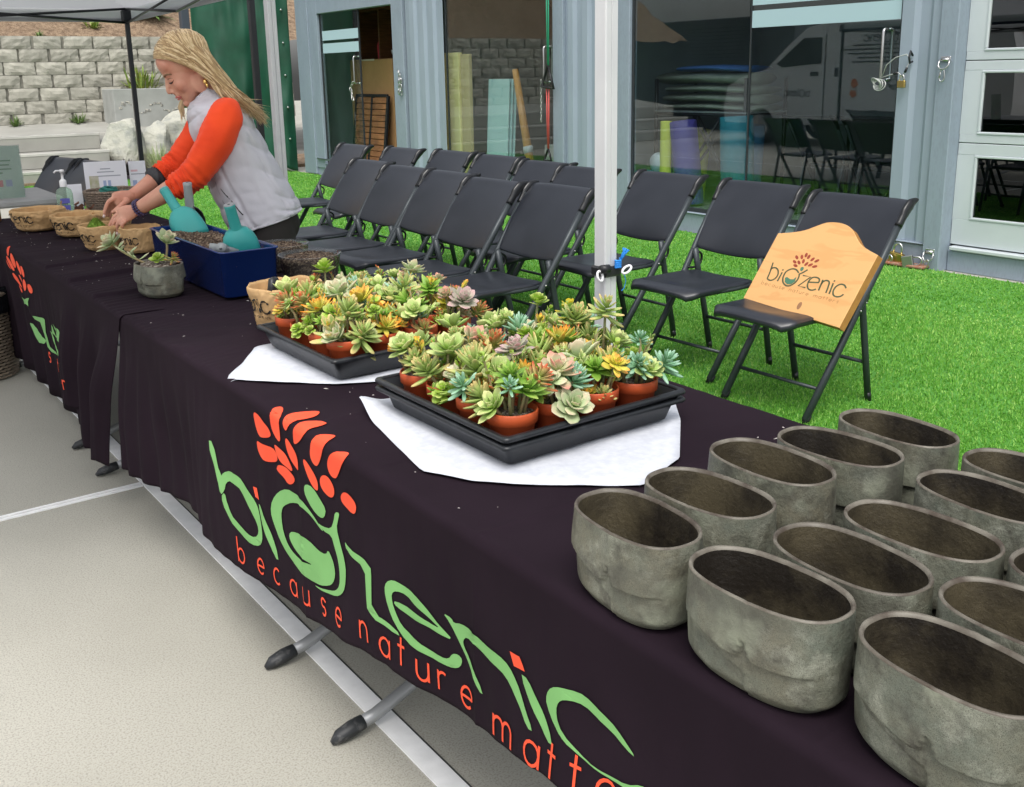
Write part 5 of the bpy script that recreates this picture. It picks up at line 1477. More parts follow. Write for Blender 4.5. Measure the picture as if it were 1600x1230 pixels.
head(ps, 'lime', Vector((-.01, -.03, .115)), Vector((-.2, -.4, 1)), rng, .95)
head(ps, 'rust', Vector((.03, -.05, .115)), Vector((.3, -.4, 1)), rng, .8)
# ================================================================== FOLDING CHAIRS
m_chair = mat('chair_plastic', (0.014, 0.0165, 0.023), .30, col2=(.019, .022, .03), nscale=5, bump=.03, bscale=300, bdist=.0005, rough2=.40, spec=.6)
m_chair_blk = mat('chair_cap', (0.008, 0.009, 0.011), .3)
m_chair_tube = mat('chair_tube', (0.045, 0.055, 0.062), .42, .3)
m_rivet = mat('rivet', (.5, .5, .5), .3, 1.0)
def chair_parts(t):
    """local frame: faces -X, width along Y, floor z=0"""
    W = .235
    L0, L1 = Vector((-.22, 0, 0)), Vector((.325, 0, .80))       # main tube
    def main(z): return L0.x + (L1.x - L0.x) * z / .80
    for s in (-1, 1):
        mb = MB()
        pts = [(main(0), s * .218, .018), (main(.25), s * .222, .25), (main(.44), s * .228, .44), (main(.6), s * .236, .6), (main(.82), s * .24, .815)]
        mb.tube(pts, .0145, 10, flat=1.25, up=(1, 0, 0)); o = mb.build('front_leg', m_chair_tube, t, origin=(0, 0, 0))
        mb = MB(); mb.tube([(main(0) - .006, s * .218, .0), (main(.03), s * .218, .035)], .0165, 10); mb.build('foot', m_chair_blk, o, origin=(0, 0, 0))
        mb = MB()
        mb.tube([(.24, s * .195, .015), (.19, s * .198, .25), (.145, s * .203, .44), (.125, s * .205, .545)], .0135, 10, flat=1.25, up=(1, 0, 0)); o = mb.build('rear_leg', m_chair_tube, t, origin=(0, 0, 0))
        mb = MB(); mb.tube([(.2425, s * .195, 0), (.235, s * .195, .04)], .0155, 10); mb.build('foot', m_chair_blk, o, origin=(0, 0, 0))
        # folding link
        mb = MB(); mb.tube(catmull([(main(.445), s * .212, .452), (.12, s * .208, .447), (.165, s * .208, .462), (.175, s * .207, .505), (.14, s * .207, .53)], 4), .0065, 6); mb.build('hinge_link', m_chair_blk, t, origin=(0, 0, 0))
        # end caps wrapping the top of the tube
        mb = MB()
        mb.tube(catmull([(main(.765), s * .2415, .765), (main(.82) + .002, s * .243, .82), (main(.86) + .012, s * .243, .853), (main(.88) + .045, s * .242, .868)], 4), [(.020, .016)] * 4 + [(.026, .015)] * 5 + [(.020, .012), (.016, .011), (.012, .010), (.008, .009)], 10, up=(1, 0, 0)); mb.build('end_cap', m_chair_blk, t, origin=(0, 0, 0))
        # side rail under the seat
        mb = MB(); mb.tube([(-.25, s * .195, .425), (-.05, s * .203, .422), (.13, s * .203, .425)], .011, 8); mb.build('seat_rail', m_chair_tube, t, origin=(0, 0, 0))
        mb = MB(); mb.ball((main(.435), s * .243, .435), .0055, 8, 5); mb.build('rivet', m_rivet, t, origin=(0, 0, 0))
        mb = MB(); mb.ball((.15, s * .217, .455), .0055, 8, 5); mb.build('rivet', m_rivet, t, origin=(0, 0, 0))
    mb = MB(); mb.tube([(main(.13), -.22, .13), (main(.13), .22, .13)], .0085, 8); mb.build('crossbar', m_chair_tube, t, origin=(0, 0, 0))
    mb = MB(); mb.tube([(.205, -.197, .18), (.205, .197, .18)], .0085, 8); mb.build('crossbar', m_chair_tube, t, origin=(0, 0, 0))
    # seat: dished shell with rolled front
    N = 26
    def outline(v):
        # half width along depth v (0 front..1 back)
        return lerp(.21, .205, v) * (1 - .16 * (1 - sstep(0, .14, v)) ** 2) * (1 - .10 * sstep(.82, 1, v) ** 2)
    def seat(u, v, th=0.0):
        d = v; x = lerp(-.375, .095, d)
        hw = outline(d); y = lerp(-hw, hw, u)
        s = abs(u - .5) * 2
        z = .452 - .012 * (1 - s ** 2.4) * sstep(.1, .5, d) - .016 * (1 - sstep(0, .16, d)) ** 1.5 - .010 * s ** 6 + .010 * (1 - s * s) * (1 - sstep(.0, .3, d))
        x += .028 * s ** 2.2 * (1 - sstep(0, .3, d))
        return Vector((x, y, z - th))
    mb = MB()
    nu, nv = 22, 20
    top = [[seat(i / (nu - 1), j / (nv - 1)) for i in range(nu)] for j in range(nv)]
    cen = Vector((-.14, 0, .43))
    per = [(0, i) for i in range(nu)] + [(j, nu - 1) for j in range(1, nv)] + [(nv - 1, i) for i in range(nu - 2, -1, -1)] + [(j, 0) for j in range(nv - 2, 0, -1)]
    vs = [p for r in top for p in r]
    fs = [(j * nu + i, j * nu + i + 1, (j + 1) * nu + i + 1, (j + 1) * nu + i) for j in range(nv - 1) for i in range(nu - 1)]
    P = [top[j][i] for j, i in per]; base = len(vs)
    for k, (dz, sc) in enumerate(((.006, 1.012), (.02, 1.010), (.026, .99), (.022, .95))):
        for p in P: vs.append(Vector((cen.x + (p.x - cen.x) * sc, p.y * sc, p.z - dz)))
    m = len(P); idx = [j * nu + i for j, i in per]
    for k in range(4):
        for q in range(m):
            a = idx[q] if k == 0 else base + (k - 1) * m + q; b = idx[(q + 1) % m] if k == 0 else base + (k - 1) * m + (q + 1) % m
            fs.append((b, a, base + k * m + q, base + k * m + (q + 1) % m))
    mb.add(vs, fs); mb.build('seat', m_chair, t, origin=(0, 0, 0))
    # backrest: curved shell, top rolled backwards
    prof = [(.545, -.004), (.56, -.010), (.60, -.014), (.66, -.016), (.72, -.016), (.77, -.013), (.81, -.006), (.84, .006), (.858, .022), (.868, .042), (.870, .058)]
    nu = 22
    def back(u, k, th=0):
        z, dx = prof[k]; s = (u - .5) * 2
        hw = lerp(.226, .249, sstep(0, 5, k))
        x = main(min(z, .84)) + dx + .020 * (1 - s * s) * (1 - .5 * sstep(5, 9, k)) - .004
        zz = z - (.020 * (1 - s * s) if k < 2 else 0) - (.006 * abs(s) ** 8 if k > 6 else 0)
        return Vector((x, s * hw, zz))
    mb = MB()
    vs = [back(i / (nu - 1), k) for k in range(len(prof)) for i in range(nu)]
    fs = [(k * nu + i, k * nu + i + 1, (k + 1) * nu + i + 1, (k + 1) * nu + i) for k in range(len(prof) - 1) for i in range(nu - 1)]
    mb.add(vs, [f[::-1] for f in fs])
    o = mb.build('backrest', m_chair, t, origin=(0, 0, 0)); md = o.modifiers.new('s', 'SOLIDIFY'); md.thickness = .012; md.offset = -1
    md = o.modifiers.new('sub', 'SUBSURF'); md.levels = 1; md.render_levels = 1
    return t
BROW = [(2.70, 2.665, 0), (2.81, 3.30, 1), (2.83, 3.98, -1), (2.745, 4.57, 0), (2.84, 5.07, 1), (2.92, 5.72, -1), (2.94, 6.31, 0), (2.85, 6.88, 1), (2.78, 7.58, 0)]
FROW = [(2.03, 3.93, 1), (1.965, 4.43, 0), (2.035, 4.97, -1), (2.035, 5.46, 1), (2.10, 6.04, 0)]
ordw = ['first', 'second', 'third', 'fourth', 'fifth', 'sixth', 'seventh', 'eighth', 'last']
ch0 = thing('folding_chair', 'black folding chair holding the wooden sign, right end of the back row', 'chair', (0, 0, 0), 'black folding chairs in two rows')
chair_parts(ch0)
def put_chair(o, x, y, rz, label, group='black folding chairs in two rows'):
    o.location = (x, y, .012); o.rotation_euler = (0, 0, rad(rz)); o['label'] = label; o['group'] = group
put_chair(ch0, *BROW[0], ch0['label'])
for i, (x, y, r) in enumerate(BROW[1:]):
    put_chair(copy_tree(ch0), x, y, r, 'black folding chair, %s from the right in the back row' % ordw[i + 1] if i < 7 else 'black folding chair at the far left end of the back row')
for i, (x, y, r) in enumerate(FROW):
    put_chair(copy_tree(ch0), x, y, r, 'black folding chair, %s from the tent pole in the front row' % ordw[i] if i < 4 else 'black folding chair at the far left end of the front row')
put_chair(copy_tree(ch0), .64, 7.95, 12, 'black folding chair half hidden behind the grey table, left one', 'chairs behind the grey table')
put_chair(copy_tree(ch0), .70, 7.55, 10, 'black folding chair behind the flyer boards at the grey table', 'chairs behind the grey table')
# dark chairs inside the glazed room
for i, (x, y, r) in enumerate(((6.75, 5.5, 180), (6.7, 4.9, 185), (7.6, 5.2, 0))):
    c = copy_tree(ch0); put_chair(c, x, y, r, ['folding chair inside the right glass door, left one', 'folding chair inside the right glass door, nearest the handle', 'folding chair on the far side of the indoor table'][i], 'chairs inside the glazed room'); c.location.z = .168

# ================================================================== WOODEN SIGN ON THE CHAIR
m_pine = None
def pine():
    m = bpy.data.materials.new('pine_board'); m.use_nodes = True
    n, l = m.node_tree.nodes, m.node_tree.links; b = n['Principled BSDF']; b.inputs['Roughness'].default_value = .38
    tc = n.new('ShaderNodeTexCoord'); mp = n.new('ShaderNodeMapping'); mp.inputs['Scale'].default_value = (7, 1.1, 7)
    l.new(tc.outputs['Object'], mp.inputs[0])
    nz = n.new('ShaderNodeTexNoise'); nz.inputs['Scale'].default_value = 2.2; nz.inputs['Detail'].default_value = 3; nz.inputs['Distortion'].default_value = .6; l.new(mp.outputs[0], nz.inputs[0])
    wv = n.new('ShaderNodeMath'); wv.operation = 'MULTIPLY'; wv.inputs[1].default_value = 20; l.new(nz.outputs[0], wv.inputs[0])
    sn = n.new('ShaderNodeMath'); sn.operation = 'SINE'; l.new(wv.outputs[0], sn.inputs[0])
    mr = n.new('ShaderNodeMapRange'); mr.inputs[1].default_value = .2; mr.inputs[2].default_value = 1.0; mr.inputs[4].default_value = .38; l.new(sn.outputs[0], mr.inputs[0])
    mx = n.new('ShaderNodeMix'); mx.data_type = 'RGBA'; mx.inputs[6].default_value = (.78, .43, .17, 1); mx.inputs[7].default_value = (.60, .28, .09, 1)
    l.new(mr.outputs[0], mx.inputs[0]); l.new(mx.outputs[2], b.inputs['Base Color'])
    return m
m_pine = pine()
m_pine_edge = mat('pine_edge', (.42, .20, .05), .5, col2=(.34, .15, .04), nscale=30, stretch=(1, 6, 1))
m_engr_green = mat('engraved_green', (.10, .115, .05), .6, col2=(.06, .08, .04), nscale=60); m_engr_teal = mat('engraved_leaf_green', (.07, .20, .12), .5); m_engr_red = mat('engraved_red', (.36, .06, .03), .6, col2=(.25, .04, .02), nscale=60); m_engr_tan = mat('engraved_tan', (.38, .18, .06), .7)
BL = Vector((2.575, 2.878, .456)); BR = Vector((2.487, 2.318, .444))
ex = (BR - BL).normalized(); wB = (BR - BL).length
nrm0 = Vector((-ex.y, ex.x, 0)) * 1.0        # horizontal normal
if nrm0.x > 0: nrm0 = -nrm0
lean = rad(33)
ey = (Vector((0, 0, 1)) * math.cos(lean) - nrm0 * math.sin(lean)).normalized(); ey = (ey - ex * ey.dot(ex)).normalized()
ez = ex.cross(ey).normalized()
if ez.x > 0: ez = -ez
SM = Matrix(((ex.x, ey.x, ez.x, BL.x), (ex.y, ey.y, ez.y, BL.y), (ex.z, ey.z, ez.z, BL.z), (0, 0, 0, 1)))
kx, ky = wB / .50, .325 / .37
sg = thing('wooden_sign', 'pale wooden sign with engraved logo leaning on the right-hand chair', 'sign', tuple(BL))
TOPS = [(0.5, .37), (0.4465, 0.3855), (0.4019, 0.4058), (0.3621, 0.4419), (0.3309, 0.4685), (0.291, 0.4828), (0.2468, 0.4839), (0.2066, 0.4741), (0.1684, 0.4478), (0.1221, 0.4136), (0.0676, 0.3904), (0, .37)]
poly = [(0, 0), (.5, 0)] + [(p[0], p[1]) for p in catmull(TOPS, 3)]
poly = [(a * kx, b * ky) for a, b in poly]
mb = MB(); n = len(poly); th = .036
vs = [SM @ Vector((a, b, -th)) for a, b in poly] + [SM @ Vector((a, b, -.003)) for a, b in poly] + [SM @ Vector((.25 * kx + (a - .25 * kx) * .994, .2 + (b - .2) * .992, 0)) for a, b in poly]
mb.smooth = False
mb.cur = 1; mb.add(vs, [(i, (i + 1) % n, n + (i + 1) % n, n + i) for i in range(n)])
mb.cur = 0; mb.add(vs, [(n + i, n + (i + 1) % n, 2 * n + (i + 1) % n, 2 * n + i) for i in range(n)] + [tuple(2 * n + i for i in t) for t in tessellate(poly)] + [tuple(t[::-1]) for t in tessellate(poly)])
o = mb.build('board', [m_pine, m_pine_edge], sg)
bm = bmesh.new(); bm.from_mesh(o.data); bmesh.ops.remove_doubles(bm, verts=bm.verts, dist=1e-6); bmesh.ops.recalc_face_normals(bm, faces=bm.faces); bm.to_mesh(o.data); bm.free()
def sfn(a, b): return SM @ Vector((a * kx, b * ky, 0))
fl = (sfn(.01, 0) - sfn(0, 0)).cross(sfn(0, .01) - sfn(0, 0)).dot(ez) < 0
for k in LG: print_on('engraved_letter', logo_strokes(.0075, (k,)), sfn, m_engr_green, sg, off=.0006, maxlen=.2, flip=fl)
print_on('engraved_figure', [LG_LEAF], sfn, m_engr_teal, sg, off=.0006, maxlen=.2, flip=fl)
print_on('engraved_figure', [smoothpoly(LG_HEAD, 2)], sfn, m_engr_teal, sg, off=.0006, maxlen=.2, flip=fl)
for p in logo_leaves(): print_on('engraved_leaf', [p], sfn, m_engr_red, sg, off=.0006, maxlen=.2, flip=fl)
WID = {'m': 1.52, 't': .62, 'r': .7, 'u': .84, 'n': .84, 's': .7, 'i': .1, 'l': .1, ' ': .9, 'h': .84, 'I': .1}
def text_line(s, x, y, size, w, gap=.45, slope=0.0):
    """list of polygon sets, one per letter, in a plane: x to the right, y up"""
    out = []
    for ch in s:
        if ch != ' ':
            q = []
            for st_ in FONT[ch]: q += ribbon([(x + a * size, y + b * size + a * size * slope) for a, b in st_], w)
            out.append(q)
        adv = (WID.get(ch, 1.0) + gap) * size; x += adv; y += adv * slope
    return out, x
lets, xe = text_line('because nature matters', 0, 0, .0125, .0018, .62)
kk = (.4503 - .0512) / xe
for q in lets: print_on('engraved_letter', [[(.0512 + a * kk, .094 + b * kk + a * .03) for a, b in f] for f in q], sfn, m_engr_tan, sg, off=.0005, maxlen=.2, flip=fl)
mb = MB(); mb.lathe([(.0004, .001), (.006, .0006), (.011, .0002)], 14, (0, 0, 0), sy=1.6, M=SM @ Matrix.Translation((.285 * kx, .045 * ky, .0002))); mb.build('knot', mat('wood_knot', (.33, .17, .08), .6), sg)
# ================================================================== THINGS ON THE FAR TABLE
m_navy = mat('navy_plastic', (0.006, 0.022, 0.12), .16, col2=(.008, .03, .15), nscale=4, spec=.6)
m_soil2 = mat('dark_compost', (0.035, 0.02, 0.013), .95, col2=(.085, .05, .032), nscale=45, detail=6, bump=1.0, bscale=90, bdist=.006, speck=(.36, .27, .18), speck_scale=120, speck_amt=.75)
bn = thing('storage_bin', 'glossy navy blue plastic bin half filled with potting soil', 'bin', (.395, 3.36, CZ))
bx0, bx1, by0, by1, bz, bh = .300, .490, 2.995, 3.715, CZ + .012, .147
def rring(x0, x1, y0, y1, z, rr=.02, n=5):
    out = []
    for cx, cy, a0 in ((x1 - rr, y1 - rr, 0), (x0 + rr, y1 - rr, 90), (x0 + rr, y0 + rr, 180), (x1 - rr, y0 + rr, 270)):
        for k in range(n + 1):
            a = math.radians(a0 + 90 * k / n); out.append(Vector((cx + rr * math.cos(a), cy + rr * math.sin(a), z)))
    return out
def bring(d, z): return rring(bx0 + d, bx1 - d, by0 + d, by1 - d, z)
mb = MB(); mb.loft([bring(.012, bz), bring(.008, bz + .004), bring(.001, bz + bh - .006), bring(-.003, bz + bh - .004), bring(-.003, bz + bh), bring(.002, bz + bh + .001), bring(.004, bz + bh - .008), bring(.011, bz + .01)], cap=(True, True)); mb.build('tub', m_navy, bn)
def soilheap(u, v):
    x = lerp(bx0 + .009, bx1 - .009, u); y = lerp(by0 + .009, by1 - .009, v)
    return Vector((x, y, bz + .092 + .05 * sstep(.25, .75, v) * (1 - .8 * sstep(.85, 1, v)) + .02 * fbm(x * 14, y * 14) + .008 * fbm(x * 50, y * 50) - .012 * (2 * abs(u - .5)) ** 3))
mb = MB(); mb.sheet(soilheap, 40, 110); mb.build('soil', m_soil2, bn)
def crumbs(parent, fn, n, seed, size=(.002, .006)):
    rng = random.Random(seed); mb = MB(); mb.smooth = False
    for _ in range(n):
        p = fn(rng.random(), rng.random()); s = rng.uniform(*size)
        ax = Vector((rng.uniform(-1, 1), rng.uniform(-1, 1), rng.uniform(-.3, .6))).normalized() * s * rng.uniform(1, 2.6); b = ax.orthogonal().normalized() * s * .5; c = ax.cross(b).normalized() * s * .4
        q = Vector(p) + Vector((0, 0, s * .4))
        mb.add([q - ax, q + b, q + c, q - b, q - c, q + ax], [(0, 2, 1), (0, 3, 2), (0, 4, 3), (0, 1, 4), (5, 1, 2), (5, 2, 3), (5, 3, 4), (5, 4, 1)])
    o = mb.build('soil_crumbs', m_soil2, parent); o['kind'] = 'stuff'; return o
crumbs(bn, soilheap, 900, 2)
m_tealp = mat('teal_plastic', (0.028, 0.33, 0.31), .42, col2=(.025, .29, .275), nscale=5); m_greyp = mat('grey_plastic', (0.30, 0.32, 0.33), .45, col2=(.26, .28, .29), nscale=6); m_dkgreyp = mat('scoop_inside', (.05, .052, .055), .5)
def scoop(label, neck, top, face, m, m_h=None, size=1.0, m_in=None):
    """neck: where the handle meets the scoop; top: handle end; face: direction the convex back looks"""
    neck, top = Vector(neck), Vector(top); up = (top - neck).normalized()
    f = Vector(face); f = (f - up * f.dot(up)).normalized(); s = up.cross(f)
    t = thing('garden_scoop', label, 'scoop', tuple(neck - up * .1 * size), 'scoops standing in the blue bin')
    mb = MB(); rings = []
    prof = [(.012, .012, .020), (.002, .030, .032), (-.014, .043, .040), (-.035, .050, .044), (-.06, .052, .044), (-.085, .052, .040), (-.105, .050, .034), (-.12, .046, .028)]
    for (a, w, dd) in prof:
        ring = []
        for k in range(13):
            th = math.pi * k / 12
            c_, s_ = math.cos(th), math.sin(th)
            c_ = math.copysign(abs(c_) ** .75, c_); s_ = abs(s_) ** .75
            ring.append(neck + up * a * size + s * w * size * c_ + f * (dd * size * s_ - .012 * size))
        rings.append(ring)
    vs = [p for r in rings for p in r]; n = 13
    mb.add(vs, [(i * n + k, i * n + k + 1, (i + 1) * n + k + 1, (i + 1) * n + k) for i in range(len(rings) - 1) for k in range(n - 1)] + [tuple(range(n))])
    o = mb.build('bowl', m, t, solid=.0025)
    mb = MB(); L = (top - neck).length
    hp = [neck + up * q for q in (-.008, .01, .02, L - .012, L - .003, L)]
    mb.tube(hp, [.020 * size, .0165 * size, .0165 * size, .0155 * size, .0165 * size, .013 * size], 14); h = mb.build('handle', m_h or m, t)
    mb = MB(); mb.tube([top - up * .010, top + up * .002], .0158 * size, 14); mb.build('end_ring', m_greyp, h)
    mb = MB(); mb.ball(top + f * .004 + up * .0015, (.006, .006, .002), 8, 5); mb.build('hang_hole', m_blk, h)
    return t
tocam = Vector((-.33, -.9, .15))
scoop('teal scoop standing in soil at the far end of the blue bin', (.395, 3.66, .965), (.375, 3.74, 1.042), tocam, m_tealp, size=1.12)
scoop('teal scoop standing in soil at the near end of the blue bin', (.405, 3.125, .955), (.385, 3.12, 1.042), tocam, m_tealp, size=1.12)
scoop('grey trowel scoop with dark blade standing behind the teal scoops', (.455, 3.74 - .03, .965), (.45, 3.70, 1.062), (.3, .9, .1), m_dkgreyp, m_greyp)
scoop('pale grey scoop lying open in the bin beside the near teal scoop', (.345, 3.10, .905), (.325, 3.06, .918), (.2, .8, -.9), m_greyp, m_greyp)

m_clear = glass_mat('clear_plastic', (.86, .88, .88), 1.4, .08, (.6, .62, .62), .10)
def soil_tub(label, c, r, h, seed):
    t = thing('plastic_tub', label, 'tub', c, 'clear plastic tubs of soil behind the bin')
    mb = MB(); mb.lathe([(.001, .002), (r * .82, .002), (r * .84, .004), (r * .87, h * .25), (r * .885, h * .26), (r * .92, h * .6), (r * .935, h * .61), (r * .98, h * .97), (r * 1.02, h * .975), (r * 1.02, h), (r * .97, h)], 40, c); mb.build('wall', m_clear, t)
    mb = MB(); mb.lathe([(.001, .004), (r * .81, .004), (r * .83, .006), (r * .94, h * .78), (r * .94, h * .80), (r * .75, h * .9), (r * .4, h * 1.0), (.001, h * 1.03)], 40, c, wob=lambda a, z: 1 if z < h * .85 else 1 + .06 * fbm(math.cos(a) * 3 + seed, math.sin(a) * 3, z * 20)); mb.build('soil', m_soil2, t)
    def fn(u, v):
        a = u * 2 * math.pi; rr = math.sqrt(v) * r * .93
        return Vector((c[0] + rr * math.cos(a), c[1] + rr * math.sin(a), c[2] + h * (.80 + .23 * (1 - (rr / (r * .94)) ** 1.5))))
    crumbs(t, fn, 500, seed)
soil_tub('clear plastic tub heaped with dark soil, nearer the paper bag', (.655, 3.13, CZ + .004), .105, .095, 1)
soil_tub('clear plastic tub heaped with dark soil, farther from the camera', (.675, 3.40, CZ + .004), .095, .095, 2)

# ---- brown paper bags
m_kraft = mat('kraft_paper', (0.60, 0.385, 0.185), .75, col2=(.50, .305, .135), nscale=14, detail=6, bump=.4, bscale=34, bdist=.005)
m_ink = mat('black_ink', (.02, .018, .016), .7)
def bag_fn(c, r, h, seed, flare=1.08, oval=1.0):
    def fn(a, w):
        """a: angle, w: 0 bottom .. 1 rim"""
        k = lerp(.88, flare, sstep(0, .9, w)) * (1 - .12 * (1 - sstep(0, .12, w)))
        ca, sa = math.cos(a), math.sin(a)
        cr = .06 * fbm(ca * 3.1 + seed, sa * 3.1, w * 2.4) + .055 * (abs(fbm(ca * 6 + seed, sa * 6, w * 5)) - .2) + .04 * (.25 - abs(fbm(ca * 11 + seed * 2, sa * 11, w * 7 + a)))
        cr += .035 * (.2 - abs(fbm(ca * 17 + seed, sa * 17, w * 13)))
        rr = r * k * (1 + cr)
        z = h * w * (1 + .05 * fbm(ca * 2 + 5, sa * 2 + seed, 3) * w)
        return Vector((c[0] + rr * ca * oval, c[1] + rr * sa, c[2] + z))
    return fn
def paper_bag(label, c, r, h, seed, text=True, tcen=None, filled=None, tscale=1.0, flare=1.08, tz=.5):
    t = thing('paper_bag', label, 'paper bag', c, 'brown paper planter bags on the black cloths')
    fn = bag_fn(c, r, h, seed, flare)
    mb = MB(); N = 130
    NJ = 26; rings = [[fn(2 * math.pi * k / N, j / (NJ - 1)) for k in range(N)] for j in range(NJ)]
    cen = Vector((c[0], c[1], 0))
    def ins(ring, s, dz): return [Vector((cen.x + (p.x - cen.x) * s, cen.y + (p.y - cen.y) * s, p.z + dz)) for p in ring]
    lip = ins(rings[-1], .975, .004)
    rings += [lip, ins(rings[-1], .945, -.004)]
    for j in (20, 14, 8, 2): rings.append(ins(rings[j], .94, 0))
    mb.loft(rings, cap=(True, True)); mb.build('bag', m_kraft, t)
    if filled:
        mb = MB(); mb.lathe([(r * .9, h * .72), (r * .6, h * .78), (.001, h * .8)], 30, c, wob=lambda a, z: 1 + .05 * fbm(math.cos(a) * 3, math.sin(a) * 3, seed)); mb.build('filling', filled, t)
    if text:
        a0 = math.atan2(CAM.y - c[1], CAM.x - c[0]) + (tcen or 0)
        sc = tscale * .16 / .22            # metres of bag per metre of logo
        def pf(u, v): return fn(a0 + (u - .335) * sc / r, tz + (v - .165) * sc / h)
        for k in ('z', 'e', 'n', 'n2', 'i2', 'i2d', 'c', 'o', 'arm'): print_on('printed_letter', logo_strokes(.0085, (k,)), pf, m_ink, t, off=.0022, maxlen=.01)
        ls, xe = text_line('nature matters', 0, 0, .009, .0016, .6)
        kk = .2 / xe
        for q in ls: print_on('printed_letter', [[(.245 + a * kk, .105 + b * kk) for a, b in f] for f in q], pf, m_ink, t, off=.002, maxlen=.02)
    return t
m_shred = mat('shredded_paper', (.62, .42, .24), .8, col2=(.5, .32, .17), nscale=20)
def shreds(label, c, r, h, n, seed, m=None):
    rng = random.Random(seed); mb = MB(); mb.smooth = False
    t = thing('shredded_paper', label, 'paper shreds', c)
    for _ in range(n):
        a = rng.uniform(0, 6.28); rr = r * math.sqrt(rng.random()); p = Vector((c[0] + rr * math.cos(a), c[1] + rr * math.sin(a), c[2] + h * rng.random() * (1 - rr / r * .7)))
        d = Vector((rng.uniform(-1, 1), rng.uniform(-1, 1), rng.uniform(-.3, .9))).normalized() * rng.uniform(.018, .045); s = d.cross(Vector((rng.uniform(-1, 1), rng.uniform(-1, 1), rng.uniform(-1, 1)))).normalized() * rng.uniform(.006, .016); b = d.cross(s).normalized() * rng.uniform(-.012, .012)
        mb.add([p - s, p + s, p + d * .5 + s + b, p + d * .5 - s + b, p + d + s * .7, p + d - s * .8], [(0, 1, 2, 3), (3, 2, 4, 5)])
    mb.build('shreds', m or m_shred, t)['kind'] = 'stuff'
ZB = CZ + .009
paper_bag('crumpled paper bag printed with the logo, leftmost on the far table', (.205, 5.12, ZB), .108, .092, 1, tcen=-.75, tscale=.68, flare=1.12, tz=.62)
paper_bag('paper bag printed with the logo, second from the left on the far table', (.305, 4.80, ZB), .103, .092, 2, tcen=-.75, tscale=.72, flare=1.12, tz=.55)
paper_bag('paper bag with green moss that the woman is filling', (.29, 4.315, ZB), .084, .098, 3, tcen=-1.05, filled=m_soil, tscale=.66, flare=1.16, tz=.55)
paper_bag('paper bag with folded rim between the moss bag and the blue bin', (.385, 4.14, ZB), .075, .098, 4, tcen=-.8, tscale=.62, flare=1.05, tz=.5)
paper_bag('small paper bag with white lining behind the woman\'s hands', (.45, 4.80, ZB), .085, .085, 6, text=False, filled=m_paper, flare=1.1)
paper_bag('tall paper bag standing between the blue bin and the far tray', (.318, 2.56, ZB), .093, .118, 5, tcen=-1.15, tscale=.75, flare=1.08, tz=.62)
shreds('crumpled kraft paper shreds behind the leftmost paper bags', (.33, 5.12, CZ + .02), .10, .10, 70, 3)
shreds('crumpled brown paper beside the sanitizer bottle', (.43, 5.20, CZ + .03), .055, .11, 26, 5, mat('brown_paper', (.16, .07, .045), .7, col2=(.3, .15, .1), nscale=20))
m_moss = mat('moss', (.12, .22, .02), .9, col2=(.2, .34, .04), nscale=40)
ms = thing('moss_tuft', 'bright green moss in the bag under the woman\'s hands', 'moss', (.265, 4.30, ZB + .08))
mb = MB(); rng = random.Random(8)
for _ in range(520):
    a = rng.uniform(0, 6.28); rr = .042 * math.sqrt(rng.random()); p = Vector((.262 + rr * math.cos(a), 4.31 + rr * math.sin(a), ZB + .075 + .045 * (1 - (rr / .042) ** 2)))
    d = Vector((math.cos(a) * rr * 8, math.sin(a) * rr * 8, 1)).normalized() * rng.uniform(.008, .016); s = Vector((-math.sin(a), math.cos(a), 0)) * .0018
    mb.add([p - s, p + s, p + d], [(0, 1, 2)])
mb.ball((.262, 4.31, ZB + .075), (.04, .04, .042), 14, 8); mb.build('moss', m_moss, ms)
m_black_pot = mat('black_cutting', (.012, .012, .014), .4)
mb = MB(); mb.lathe([(.012, 0), (.02, .02), (.014, .05), (.004, .055)], 10, (.262, 2.51, ZB + .10), wob=lambda a, z: 1 + .4 * math.sin(2 * a)); o = mb.build('glove_tip', m_black_pot, origin=(.262, 2.51, ZB + .10)); tag(o, 'black plastic scrap sticking out of the tall paper bag', 'scrap')

# ---- woven basket, sanitizer, flyers
def woven_mat(name, c, c2, sc):
    m = bpy.data.materials.new(name); m.use_nodes = True; n, l = m.node_tree.nodes, m.node_tree.links; b = n['Principled BSDF']; b.inputs['Roughness'].default_value = .85
    tc = n.new('ShaderNodeTexCoord'); v = n.new('ShaderNodeTexVoronoi'); v.inputs['Scale'].default_value = sc; l.new(tc.outputs['Object'], v.inputs[0])
    mx = n.new('ShaderNodeMix'); mx.data_type = 'RGBA'; mx.inputs[6].default_value = (*c, 1); mx.inputs[7].default_value = (*c2, 1); l.new(v.outputs['Color'], mx.inputs[0]); l.new(mx.outputs[2], b.inputs['Base Color'])
    bp = n.new('ShaderNodeBump'); bp.inputs['Strength'].default_value = .8; bp.inputs['Distance'].default_value = .004; l.new(v.outputs['Distance'], bp.inputs['Height']); l.new(bp.outputs[0], b.inputs['Normal'])
    return m
m_weave = woven_mat('brown_weave', (.10, .075, .06), (.32, .24, .18), 160)
bk = thing('woven_basket', 'brown woven basket behind the woman\'s hands', 'basket', (.64, 5.42, CZ))
mb = MB()
for j in range(11):
    r_ = .115 + .02 * (j / 10) ; z = CZ + .012 + j * .0118
    mb.tube([(.64 + r_ * 1.1 * math.cos(a), 5.42 + r_ * math.sin(a), z) for a in [2 * math.pi * k / 40 for k in range(40)]], .0075, 6, closed=True)
mb.build('coils', m_weave, bk)['kind'] = 'stuff'
mb = MB(); mb.lathe([(.001, .004), (.11, .004), (.113, .01), (.128, .125), (.122, .125), (.108, .014), (.001, .01)], 40, (.64, 5.42, CZ), sx=1.1); mb.build('shell', m_weave, bk)
